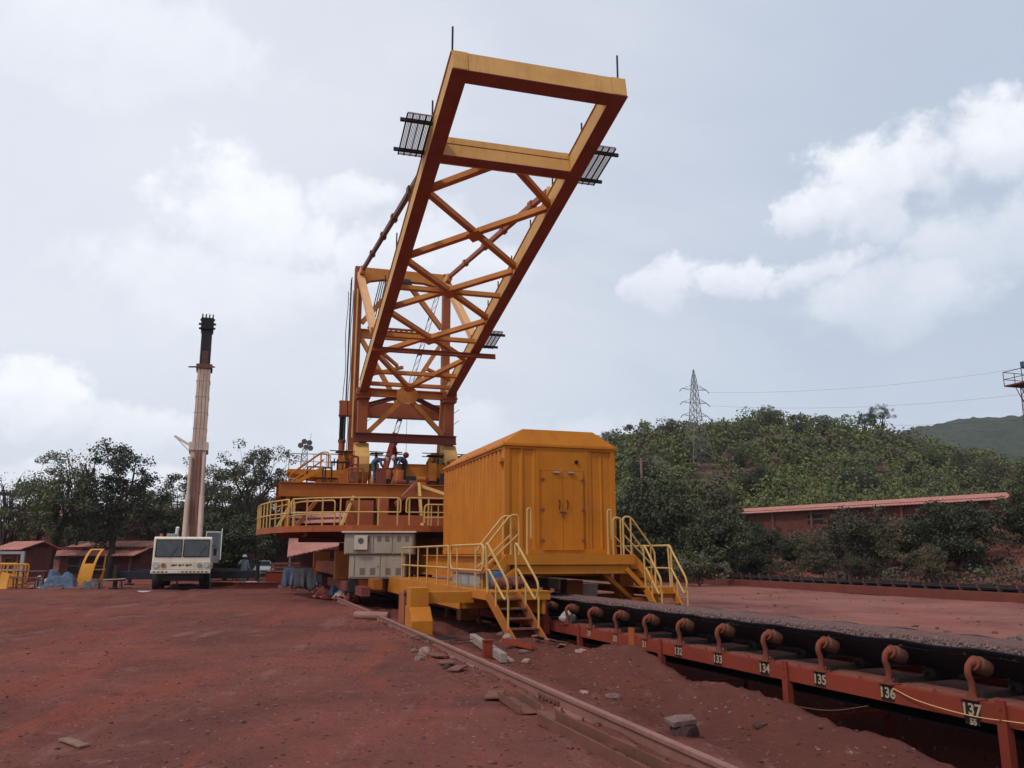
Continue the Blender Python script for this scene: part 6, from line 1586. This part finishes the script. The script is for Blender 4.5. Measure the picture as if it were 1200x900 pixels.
    cy = MB(); cy.cyl((-.12, 3.5, 1.3), q(.22, .62) - Vector((.38, 0, 0)), .15, 12); cy.cyl(q(.22, .62) - Vector((.38, 0, 0)), q(.38, .6) - Vector((.36, 0, 0)), .1, 12); cy.build('lift_cylinder', M['craneboom'], bm_)
    cy = MB(); cy.cyl((.73, 3.5, 1.3), q(.22, .62) + Vector((.36, 0, 0)), .15, 12); cy.cyl(q(.22, .62) + Vector((.36, 0, 0)), q(.38, .6) + Vector((.34, 0, 0)), .1, 12); cy.build('lift_cylinder', M['craneboom'], bm_)
    co = MB(); co.bar(q(.405), q(.44), 1.06, 1.14, up); co.build('boom_collar', M['craneboom'], bm_, bevel=.01)
    s2 = MB(); s2.bar(q(.441), q(.765), .76, .84, up, w2=.72); s2.build('boom_section', M['craneboom'], bm_, bevel=.02)
    ln = MB()
    for t in (.5, .57, .64, .71): ln.bar(q(t), q(t + .003), .79, .87, up)
    ln.build('section_seam', M['craneboom'], bm_)
    co = MB(); co.bar(q(.766), q(.785), .92, .98, up); co.tube([q(.775) + Vector((-.9, -.2, 0)), q(.775) + Vector((.6, -.2, .1))], .05, 6); co.build('boom_collar', M['redroller'], bm_, bevel=.01)
    s3 = MB(); s3.bar(q(.786), q(.945), .6, .68, up); s3.build('boom_section', M['dark'], bm_, bevel=.02)
    pt = MB(); pt.bar(q(.79, .36), q(.85, .36), .35, .03, up); pt.build('bracket', M['redroller'], bm_)
    hd = MB(); hd.bar(q(.946), q(1.0), .72, .9, up); 
    for t, w_ in ((.955, .95), (.975, 1.0), (.995, .85)): hd.bar(q(t) - Vector((w_ / 2, .2, 0)), q(t) + Vector((w_ / 2, -.2, .05)), .12, .12)
    for x in (-.3, -.1, .1, .3): hd.bar(q(.99) + Vector((x, -.2, 0)), q(1.02) + Vector((x, -.2, .05)), .08, .1, (0, 1, 0))
    hd.build('boom_head', M['black'], bm_, bevel=.02)
    jb = MB(); jb.bar(q(.43, .5) - Vector((.5, 0, 0)), q(.462, .6) - Vector((1.35, 0, -.05)), .14, .12); jb.bar(q(.462, .6) - Vector((1.3, 0, 0)), q(.405, .55) - Vector((.5, 0, 0)), .07, .06); jb.build('jib_bracket', M['cream'], bm_)
    # outriggers
    for y, x0, x1 in ((2.35, -3.35, 3.95), (8.9, -3.3, 3.6)):
        o = MB(); o.box(x0, x1, y - .2, y + .2, .50, .92); o = o.build('outrigger_beam', M['navy'], root, bevel=.015)
        for x in (x0 + .12, x1 - .12): j = MB(); j.cyl((x, y - .22 - .14, .12), (x, y - .36, 1.25), .11, 12); j.cyl((x, y - .36, .02), (x, y - .36, .1), .28, 16); j.build('jack', M['dark'], o)
    tb = MB(); tb.bar((-.15, .3, .04), (-.15, .3, .75), .07, .06, (0, 1, 0)); tb.prism([(-.42, .1, 0), (.12, .1, 0), (.12, .5, 0), (-.42, .5, 0)], (0, 0, .04)); tb.build('tow_prop', M['dark'], root)
crane_truck()
# ================================================================== PEOPLE
def person(label, loc, rz, J, mats, helmet='white', group=None):
    """one skinned body; J gives joint positions in metres, feet at z=0; mats: shirt, trousers"""
    root = thing('person', label, 'person', loc, rz, group)
    names = ['pel', 'spi', 'che', 'nek', 'hed', 'crn', 'shl', 'ell', 'wrl', 'hal', 'shr', 'elr', 'wrr', 'har', 'hil', 'knl', 'anl', 'tol', 'hir', 'knr', 'anr', 'tor']
    rad = dict(pel=.145, spi=.135, che=.15, nek=.055, hed=.09, crn=.075, shl=.07, ell=.046, wrl=.032, hal=.03, shr=.07, elr=.046, wrr=.032, har=.03, hil=.095, knl=.062, anl=.045, tol=.035, hir=.095, knr=.062, anr=.045, tor=.035)
    E = [('pel', 'spi'), ('spi', 'che'), ('che', 'nek'), ('nek', 'hed'), ('hed', 'crn'), ('che', 'shl'), ('shl', 'ell'), ('ell', 'wrl'), ('wrl', 'hal'), ('che', 'shr'), ('shr', 'elr'), ('elr', 'wrr'), ('wrr', 'har'), ('pel', 'hil'), ('hil', 'knl'), ('knl', 'anl'), ('anl', 'tol'), ('pel', 'hir'), ('hir', 'knr'), ('knr', 'anr'), ('anr', 'tor')]
    bm = bmesh.new(); sk = bm.verts.layers.skin.verify(); vv = {}
    for n in names:
        v = bm.verts.new(J[n]); v[sk].radius = (rad[n] * 1.18, rad[n] * 1.18); v[sk].use_root = n == 'pel'; vv[n] = v
    # five short fingers on each hand
    for s in 'lr':
        w = V3(J['wr' + s]); h = V3(J['ha' + s]); d = (h - w).normalized(); sd = d.orthogonal().normalized()
        for i in range(5):
            off = sd * ((i - 2) * .016); p = bm.verts.new(h + d * (.05 if i in (1, 2, 3) else .035) + off * 1.6); p[sk].radius = (.010, .010)
            q = bm.verts.new(h + d * (.09 if i in (1, 2, 3) else .06) + off * 1.9 + Vector((0, 0, -.012))); q[sk].radius = (.009, .009)
            bm.edges.new((vv['ha' + s], p)); bm.edges.new((p, q))
    for a, b in E: bm.edges.new((vv[a], vv[b]))
    me = bpy.data.meshes.new('skeleton'); bm.to_mesh(me); bm.free()
    o = bpy.data.objects.new('skeleton', me); COL.objects.link(o)
    m1 = o.modifiers.new('Skin', 'SKIN'); m1.use_smooth_shade = True; m2 = o.modifiers.new('Sub', 'SUBSURF'); m2.levels = 2; m2.render_levels = 2
    bpy.context.view_layer.update(); dg = bpy.context.evaluated_depsgraph_get(); bme = bpy.data.meshes.new_from_object(o.evaluated_get(dg)); bpy.data.objects.remove(o)
    bme.materials.clear()
    for mt in (M['skin'], mats[0], mats[1], M['dark']): bme.materials.append(mt)
    seg = [(J[a], J[b], (0 if 'hed' in (a, b) or a in ('wrl', 'wrr') else 3 if b in ('tol', 'tor') else 2 if a in ('pel', 'hil', 'knl', 'hir', 'knr') and b != 'spi' else 1)) for a, b in E]
    def dist(p, a, b):
        a = V3(a); b = V3(b); ab = b - a; t = max(0, min(1, (p - a).dot(ab) / max(ab.length_squared, 1e-9))); return (p - a - ab * t).length
    for pg in bme.polygons:
        c = pg.center; pg.material_index = min(seg, key=lambda s: dist(c, s[0], s[1]))[2]; pg.use_smooth = True
    body = bpy.data.objects.new('body', bme); COL.objects.link(body); body.parent = root
    h = V3(J['hed']); u = (V3(J['crn']) - V3(J['nek'])).normalized(); f = Vector((0, -1, 0)); f = (f - u * f.dot(u)).normalized(); r_ = u.cross(f)
    fc = MB(); fc.blob(h + f * .1 + u * .0, (.018, .025, .03), 1, 0, 1)
    fc.build('nose', M['skin'], root)
    ey = MB()
    for s in (-1, 1): ey.blob(h + f * .088 + u * .03 + r_ * s * .032, .011, 1, 0, 1)
    ey.build('eye', M['black'], root)
    hm = MB(); vs, fs = ICO[3]; T = Matrix((r_, -f, u)).transposed(); c = h + u * .075
    hv = [c + T @ Vector((v.x * .118, v.y * .14, max(v.z, -.02) * .125)) for v in vs]; hm.add(hv, fs, 0, True)
    hm.tube([c + T @ Vector((math.cos(a) * .13, math.sin(a) * .155, .0)) for a in np.linspace(0, 2 * PI, 25)], .014, 6)
    hm.build('helmet', M[helmet], root); return root
def standing(**k):
    J = dict(pel=(0, 0, .95), spi=(0, .01, 1.12), che=(0, .01, 1.32), nek=(0, 0, 1.47), hed=(0, -.02, 1.58), crn=(0, -.02, 1.66), shl=(-.19, .01, 1.39), ell=(-.25, .03, 1.1), wrl=(-.22, -.12, .9), hal=(-.21, -.17, .84), shr=(.19, .01, 1.39), elr=(.25, .03, 1.1), wrr=(.22, -.12, .92), har=(.21, -.17, .86),
             hil=(-.1, 0, .9), knl=(-.11, -.02, .5), anl=(-.12, .02, .09), tol=(-.13, -.14, .04), hir=(.1, 0, .9), knr=(.12, -.02, .5), anr=(.13, .02, .09), tor=(.15, -.14, .04)); J.update(k); return J
p = Sl(.05, 4.3); person('man in dark red shirt and pale helmet standing behind the winch on the stacker', (p.x, p.y, 6.425), SA + 1.3, standing(wrl=(-.25, -.3, 1.08), hal=(-.25, -.37, 1.08), wrr=(.22, -.28, 1.02), har=(.2, -.35, 1.03)), ('shirtred' and M['shirtred'], M['darkcloth']), 'greylight')
# two workers bent over the orange drums
bend = dict(pel=(0, .12, .9), spi=(0, -.02, 1.02), che=(0, -.2, 1.08), nek=(0, -.34, 1.08), hed=(0, -.45, 1.07), crn=(0, -.52, 1.09), shl=(-.19, -.22, 1.08), ell=(-.22, -.3, .82), wrl=(-.17, -.42, .66), hal=(-.15, -.46, .6), shr=(.19, -.22, 1.08), elr=(.22, -.3, .82), wrr=(.17, -.42, .66), har=(.15, -.46, .6), hil=(-.1, .12, .86), knl=(-.11, .06, .48), hir=(.1, .12, .86), knr=(.12, .06, .48))
p = Sl(-1.75, -1.9); person('worker in blue overalls bending to the right over the orange drums', (p.x, p.y, 5.32), SA + 1.45, standing(**bend), (M['denim'], M['denim']), 'sack', None)
p = Sl(-.35, -1.75); person('worker in blue overalls bending to the left beside the yellow winch frame', (p.x, p.y, 5.42), SA - 1.3, standing(**bend), (M['denim'], M['darkcloth']), 'greylight', None)
p = atg(287, 50); person('worker in pale blue overalls and white helmet standing behind the crane outrigger', tuple(p), .5, standing(wrl=(-.2, -.25, 1.35), hal=(-.12, -.28, 1.42), ell=(-.34, -.05, 1.18), wrr=(.3, -.1, .95), har=(.32, -.14, .9)), (M['palecloth'], M['palecloth']), 'white')
p = atg(277, 58); person('man in dark clothes and white helmet standing further back left of the helmeted worker', tuple(p), .3, standing(), (M['darkcloth'], M['darkcloth']), 'white')

# ================================================================== YARD CLUTTER
def car():
    p = atg(309, 70); r = thing('parked_car', 'small white car parked under the trees behind the crane outrigger', 'car', tuple(p), .35); r.scale = (.85, .85, .85)
    W = .82
    b = MB(); prof = [(-2.0, .35), (-2.05, .62), (-1.9, .82), (-.95, .95), (1.7, .98), (1.95, .85), (2.0, .35)]
    b.prism([(-W, y, z) for y, z in prof], (2 * W, 0, 0)); b.build('body', M['white'], r, bevel=.07, seg=3)
    c = MB(); c.add([(-W + .04, -1.0, .952), (W - .04, -1.0, .952), (W - .04, 1.6, .982), (-W + .04, 1.6, .982), (-W + .2, -.3, 1.46), (W - .2, -.3, 1.46), (W - .2, 1.0, 1.46), (-W + .2, 1.0, 1.46)], [(0, 1, 5, 4), (1, 2, 6, 5), (2, 3, 7, 6), (3, 0, 4, 7), (4, 5, 6, 7)]); c.build('roof', M['white'], r, bevel=.04)
    g = MB(); g.add([(-W + .12, -.96, 1.0), (W - .12, -.96, 1.0), (W - .26, -.36, 1.41), (-W + .26, -.36, 1.41)], [(0, 1, 2, 3)]); g.v = [(x, y - .03, z + .02) for x, y, z in g.v]; g.add([(x, y + .012, z - .01) for x, y, z in g.v[:4]], [(3, 2, 1, 0)]); g.build('windscreen', M['glass'], r)
    for s in (-1, 1):
        q = MB(); q.prism([(s * (W - .02), -.7, 1.0), (s * (W - .02), 1.35, 1.02), (s * (W - .17), .85, 1.40), (s * (W - .17), -.3, 1.40)], (s * .02, 0, .004)); q.build('window', M['glass'], r)
        MB().blob((s * .58, -2.0, .7), (.17, .06, .09), 1, 0, 2).build('headlight', M['lens'], r)
        for y in (-1.25, 1.25): t = MB(); t.cyl((s * .68, y, .3), (s * .84, y, .3), .3, 20); o = t.build('wheel', M['rubber'], r); MB().cyl((s * .841, y, .3), (s * .85, y, .3), .18, 14).build('rim', M['steel'], o)
    MB().box(-.35, .35, -2.065, -2.03, .42, .56).build('grille', M['black'], r)
    MB().box(-.84, .84, -2.1, -1.96, .3, .42).build('bumper', M['steel'], r, bevel=.03)
car()
def red_girders():
    p = atg(302, 44.5); o = MB().ibeam((-1.15, 0, .16), (1.15, 0, .16), .3, .32, (0, 0, 1), .03).build('steel_girder', M['primer'], None); o.location = p; o.rotation_euler = (0, 0, .08); tag(o, 'red steel girder lying on the ground right of the crane truck', 'girder')
    q = MB(); q.box(-.3, .3, -.1, .1, 0, .05); o = q.build('board', M['sack'], None); o.location = p + Vector((-.2, -.05, .325)); tag(o, 'pale board lying on the red girder', 'board')
    p = atg(265, 47); o = MB().ibeam((-.7, 0, .13), (.6, .1, .13), .26, .26, (0, 0, 1), .03).build('steel_girder', M['redox'], None); o.location = p; tag(o, 'shorter orange red girder between crane wheel and long red girder', 'girder')
    p = atg(328, 50); r = thing('steel_box', 'rusty open steel box behind the red girder', 'box', tuple(p), .1)
    MB().box(-.7, .7, -.3, .3, 0, .75).build('body', M['redox'], r, bevel=.01); MB().box(-.74, .74, -.34, .34, .752, .80).build('rim', M['rustiron'], r)
red_girders()
def drape(name, label, c, w, d, h, mat, seed, rz=0.0, lumps=3, cat='cloth heap'):
    """a cloth thrown over lumps: heightfield sheet with folds"""
    n = 30; r = random.Random(seed); L = [(r.uniform(-.3, .3), r.uniform(-.3, .3), r.uniform(.55, 1), r.uniform(.26, .42)) for _ in range(lumps)]
    vs = []; fs = []
    for j in range(n):
        for i in range(n):
            x = i / (n - 1) - .5; y = j / (n - 1) - .5
            z = max(a * math.exp(-((x - px) ** 2 + (y - py) ** 2) / s ** 2) for px, py, a, s in L)
            z += .26 * mnoise.noise(Vector((x * 5 + seed, y * 5, z))) + .16 * abs(mnoise.noise(Vector((x * 9 + seed + 2 * y, y * 5, 2)))) + .06 * mnoise.noise(Vector((x * 22 + seed, y * 20, 2)))
            k = 1 + .12 * mnoise.noise(Vector((x * 4, y * 4, seed)))
            e = max(abs(x), abs(y)) * 2; z = z * (1 - max(0, e - .75) * 3.6)
            vs.append((x * w * k, y * d * k, max(0, z) * h + .01))
    for j in range(n - 1):
        for i in range(n - 1): a = j * n + i; fs.append((a, a + 1, a + n + 1, a + n))
    b = MB(); b.add(vs, fs, 0, True); o = b.build(name, M[mat], None); md = o.modifiers.new('th', 'SOLIDIFY'); md.thickness = .012
    o.location = c; o.rotation_euler = (0, 0, rz); return tag(o, label, cat)
drape('cloth_heap', 'heap of crumpled blue cloth beside the yellow curved guard', atg(76, 44.5), 1.7, 1.6, .95, 'tarpblue', 4, .3)
drape('cloth_heap', 'pale sacking left of the blue cloth heap', atg(58, 45.5), 1.3, 1.2, .62, 'sack', 9, 1.0)
drape('cloth_heap', 'small heap of reddish rags between the blue cloth and the yellow guard', atg(91, 44.6), .9, .8, .5, 'ragred', 21, .8)
drape('cloth_heap', 'low grey sheet in front of the blue cloth heap', atg(66, 43.7), 1.1, .7, .35, 'tarpgrey', 25, .2)
drape('cloth_heap', 'dark sacks at the foot of the yellow curved guard', atg(112, 45), 1.1, 1.0, .55, 'tarpgrey', 12, .5)
# grey and blue sheets hung over trestles near the deck
def trestle_sheet(px, y, w, h, mat, label, seed, rz):
    p = atg(px, y); r = thing('draped_trestle', label, 'trestle', tuple(p), rz)
    f = MB()
    for s in (-1, 1): f.bar((s * w * .42, -.28, 0), (s * w * .42, 0, h), .05, .05, (1, 0, 0)); f.bar((s * w * .42, .28, 0), (s * w * .42, 0, h), .05, .05, (1, 0, 0))
    f.bar((-w * .5, 0, h), (w * .5, 0, h), .07, .06); f.build('frame', M['rustiron'], r)
    n = 24; vs = []; fs = []
    for j in range(n):
        t = j / (n - 1) * 2 - 1
        for i in range(n):
            x = (i / (n - 1) - .5) * w * (.86 + .2 * abs(t)); drop = abs(t) * h * (.9 + .14 * mnoise.noise(Vector((x * 2, t, seed)))) ; yy = t * .38 + .10 * mnoise.noise(Vector((x * 5, t * 1.2, seed))) * abs(t) * 1.6
            vs.append((x, yy, h + .05 - drop + .02 * mnoise.noise(Vector((x * 8, t * 5, seed)))))
    for j in range(n - 1):
        for i in range(n - 1): a = j * n + i; fs.append((a, a + 1, a + n + 1, a + n))
    b = MB(); b.add(vs, fs, 0, True); o = b.build('sheet', M[mat], r); md = o.modifiers.new('th', 'SOLIDIFY'); md.thickness = .01
trestle_sheet(357, 40.5, 1.0, 1.15, 'tarpgrey', 'stand draped with a grey sheet in front of the round deck', 3, .5)
trestle_sheet(343, 45, .95, 1.1, 'tarpblue', 'stand draped with a faded blue sheet left of the grey one', 6, .3)
trestle_sheet(366, 43.5, 1.3, .95, 'tarpblue', 'low stand with a pale blue sheet behind the grey one', 8, .2)
trestle_sheet(362, 48, 1.2, .9, 'rustiron' if False else 'ragred', 'low stand with a red brown sheet at the back under the deck', 15, .1)
def scrap_heap():
    g1 = 'old idler rollers dumped beside the rail'
    labs = ['old red roller with pale end at the front of the roller dump', 'old red roller second from the front of the dump', 'old red roller lying across the middle of the dump', 'old red roller at the left edge of the dump', 'old red roller on top of the dump near the blue rag', 'old red roller at the back of the dump', 'old red roller half under the red rags', 'old red roller nearest the dark bogie']
    r = random.Random(2)
    for i in range(8):
        p = atg(378 + (i % 4) * 12 + r.uniform(-3, 3), 34.2 - .75 * (i % 4) + .8 * (i // 4)); t = thing('old_roller', labs[i], 'roller', (p.x, p.y, p.z + .12 + .14 * (i // 4)), r.uniform(-.5, .3), g1)
        MB().tube([(-.32, 0, 0), (-.3, 0, 0), (.3, 0, 0), (.32, 0, 0)], [.08, .11, .11, .08], 14).build('drum', M['redox'], t); MB().cyl((-.335, 0, 0), (-.321, 0, 0), .075, 12).build('end_cap', M['sack'], t); MB().cyl((-.42, 0, 0), (-.336, 0, 0), .025, 8).build('shaft', M['steel'], t)
    for i, (px, y, mat, lab) in enumerate(((384, 34.6, 'ragred', 'red and pink rags on the roller dump at its left'), (397, 33.6, 'denim', 'blue rag thrown on the roller dump'), (406, 33.0, 'sack', 'pale rag on the right of the roller dump'), (415, 32.4, 'ragred', 'pinkish rag beside the dark bogie'))):
        drape('rag', lab, atg(px, y, .18 if i != 0 else .1), .85, .7, .42, mat, 30 + i, i * .7, 2, 'rag')
    # girder pieces and a ramp of plates behind
    for i, (px, y, rz, w, lab) in enumerate(((398, 39, .5, 1.7, 'rusty sloping plate leaning behind the roller dump'), (412, 40, .2, 1.2, 'second rusty plate standing beside the orange portal leg'))):
        p = atg(px, y); o = MB().box(-w / 2, w / 2, -.03, .03, 0, .8).build('steel_plate', M['rustiron'], None, bevel=.005); o.location = p; o.rotation_euler = (-.6 + .3 * i, .25, rz); tag(o, lab, 'plate')
scrap_heap()
def yellow_guard():
    p = atg(100, 45); r = thing('curved_guard', 'bright yellow curved machine guard with square window standing at the left', 'guard', tuple(p), -.12)
    # curved sheet: leans back as it rises; window opening between two jambs
    n = 14; W = .40
    def C(k): a = k / n * 1.0; return (1.15 * (1 - math.cos(a * 1.15)) * 1.0 + .05, 2.05 * math.sin(a * 1.25) / math.sin(1.25))
    b = MB()
    def strip(x0, x1, k0, k1):
        vs = []; fs = []
        for k in range(k0, k1 + 1):
            y, z = C(k); q = (k / n) * .2
            for x in (x0, x1):
                for t in (0, .035): vs.append((x + q, y + t, z))
        for i in range(k1 - k0):
            a = i * 4; fs += [(a, a + 2, a + 6, a + 4), (a + 1, a + 5, a + 7, a + 3), (a, a + 4, a + 5, a + 1), (a + 2, a + 3, a + 7, a + 6)]
        fs += [(0, 1, 3, 2), (len(vs) - 4, len(vs) - 2, len(vs) - 1, len(vs) - 3)]
        b.add(vs, fs)
    strip(-W, W, 0, 7); strip(-W, -W + .14, 7, 13); strip(W - .14, W, 7, 13); strip(-W, W, 13, 14)
    b.build('panel', M['yellowbright'], r)
    s = MB(); s.bar((W + .28, .6, 0), (W + .28, .8, 1.8), .06, .06, (1, 0, 0)); s.bar((W, .3, .95), (W + .4, .6, .95), .06, .06); s.bar((W + .1, .5, 0), (W + .36, .7, 1.0), .06, .06, (1, 0, 0)); s.build('stay', M['yellowbright'], r)
M['yellowbright'] = paint('bright_yellow_paint', (.55, .24, .025), (.45, .18, .02), rust=.25, dust=.25)
yellow_guard()
def left_clutter():
    # yellow railing sections leaning together
    for i, (px, y, w, lab) in enumerate(((14, 45, 1.5, 'front yellow railing section stored at the left edge'), (6, 46, 1.4, 'second yellow railing section behind the front one'), (20, 47, 1.3, 'yellow railing section furthest back at the left edge'))):
        p = atg(px, y); r = thing('railing_section', lab, 'railing', tuple(p), .08 * i, 'stored railing sections at the left edge')
        b = MB(); b.tube(fillet([(-w / 2, 0, .05), (-w / 2, .15, 1.25), (w / 2, .15, 1.25), (w / 2, 0, .05)], .15), .04, 8); b.tube([(-w / 2, .08, .65), (w / 2, .08, .65)], .03, 6)
        for k in range(4): b.tube([(-w / 2 + w * (k + .5) / 4, .02, .1), (-w / 2 + w * (k + .5) / 4, .15, 1.25)], .025, 6)
        b.build('frame', M['yellowbright'], r); q = MB(); q.box(-w / 2, w / 2, -.02, .0, .08, .45); q.build('toe_board', M['yellowbright'], r)
    # pale grey frame behind
    p = atg(12, 50); r = thing('grey_frame', 'grey steel gate frame standing at the left edge', 'frame', tuple(p), .05); b = MB()
    b.bar((-1.0, 0, 0), (-1.0, 0, 1.95), .16, .12, (0, 1, 0)); b.bar((.75, 0, 0), (.75, 0, 1.95), .2, .14, (0, 1, 0)); b.bar((-.9, 0, 1.86), (.64, 0, 1.86), .12, .16); b.bar((-.9, 0, .85), (.64, 0, .85), .1, .1); b.build('frame', M['steel'], r)
    # rusty trestle table and racks
    for i, (px, y, w, lab) in enumerate(((42, 44.5, 1.3, 'rusty steel rack between yellow railings and pale sacking'), (34, 43.6, 1.0, 'low rusty trestle in front of the steel rack'))):
        p = atg(px, y); r = thing('steel_rack', lab, 'rack', tuple(p), .1 + .2 * i); h = .85 - .3 * i
        for sx in (-1, 1):
            for sy in (-1, 1): MB().bar((sx * w / 2, sy * .3, 0), (sx * w / 2, sy * .3, h), .06, .06, (0, 1, 0)).build('leg', M['rustiron'], r)
        b = MB(); b.box(-w / 2 - .1, w / 2 + .1, -.4, .4, h + .002, h + .06); b.build('top', M['rustiron'], r); c = MB(); c.bar((-w / 2, -.31, .1), (w / 2, -.31, h - .05), .04, .04); c.bar((-w / 2, -.31, h * .5), (w / 2, -.31, h * .5), .05, .05); c.build('brace', M['rustiron'], r)
    p = atg(6, 42.5); o = MB().prism([(-.45, -.1, 0), (.4, -.2, 0), (.5, .15, 0), (-.3, .2, 0)], (0, 0, .05)).build('steel_plate', M['orange'], None); o.location = p; tag(o, 'bright orange plate lying flat at the left edge of the yard', 'plate')
    p = atg(7, 44); b = MB(); b.prism([(-.22, 0, 0), (.22, 0, 0), (.12, .3, .75), (-.3, .3, .85)], (.05, .06, 0)); o = b.build('bent_plate', M['yellowbright'], None); o.location = p; tag(o, 'bent yellow plate propped in front of the stored railings', 'plate')
    # sawhorse with plank
    p = atg(132, 43.5); r = thing('sawhorse', 'low trestle with a pale plank between yellow guard and crane truck', 'trestle', tuple(p), .15)
    for x in (-.55, .55):
        f = MB(); f.bar((x, -.3, 0), (x, 0, .42), .06, .05, (1, 0, 0)); f.bar((x, .3, 0), (x, 0, .42), .06, .05, (1, 0, 0)); f.build('leg', M['rustiron'], r)
    MB().bar((-.75, 0, .44), (.75, 0, .44), .08, .07).build('beam', M['rustiron'], r)
    o = MB().box(-.5, .55, -.14, .14, 0, .04).build('plank', M['sack'], None); o.location = p + Vector((.2, 0, .49)); o.rotation_euler = (0, -.06, .1); tag(o, 'pale plank resting on the low trestle', 'plank')
    p = atg(172, 41.5); o = MB().box(-.4, .4, -.2, .2, 0, .05).build('sheet', M['white'], None); o.location = p; o.rotation_euler = (0, 0, .2); tag(o, 'white board lying flat beside the left crane wheel', 'board')
    # scattered timber and steel by the tree foot
    r = random.Random(6)
    labs = ['pale offcut lying left of the blue heap', 'red offcut in front of the blue heap', 'pale board in front of the yellow guard', 'rusty strip between guard and low trestle', 'rusty strip right of the low trestle']
    for i, (px, y, m) in enumerate(((54, 43.6, 'sack'), (70, 43.2, 'ragred'), (92, 43.4, 'plank'), (118, 44.2, 'rustiron'), (150, 45, 'rustiron'))):
        p = atg(px, y); o = MB().box(-.35, .35, -.07, .07, 0, .06).build('offcut', M[m], None); o.location = p + Vector((0, 0, .02)); o.rotation_euler = (r.uniform(-.1, .1), r.uniform(-.12, .12), r.uniform(-.6, .6)); tag(o, labs[i], 'offcut', 'timber and steel offcuts at the left')
left_clutter()

# ================================================================== AIR
def air():
    m = bpy.data.materials.new('haze_air'); m.use_nodes = True; nt = m.node_tree; nt.nodes.clear()
    o = nd(nt, 'ShaderNodeOutputMaterial'); v = nd(nt, 'ShaderNodeVolumePrincipled'); v.inputs['Color'].default_value = (.80, .87, .97, 1); v.inputs['Density'].default_value = HAZE; v.inputs['Anisotropy'].default_value = .2
    nt.links.new(v.outputs[0], o.inputs['Volume'])
    b = MB().box(-1250, 1250, -850, 1250, -3.0, 150).build('haze', m); tag(b, 'thin pale haze filling the air over the yard', None, None, 'stuff')
HAZE = .0002
air()

# ================================================================== RENDER SETTINGS
scene.render.engine = 'CYCLES'
scene.view_settings.view_transform = 'Standard'; scene.view_settings.look = 'None'
scene.view_settings.exposure = 0.0; scene.view_settings.gamma = 1.0; scene.view_settings.use_curve_mapping = False
cy = scene.cycles
cy.use_denoising = True; cy.max_bounces = 6; cy.diffuse_bounces = 3; cy.glossy_bounces = 2; cy.transmission_bounces = 2; cy.volume_bounces = 0; cy.transparent_max_bounces = 4
cy.use_adaptive_sampling = True; cy.adaptive_threshold = .015; cy.caustics_reflective = False; cy.caustics_refractive = False
scene.render.resolution_x = 1024; scene.render.resolution_y = 768
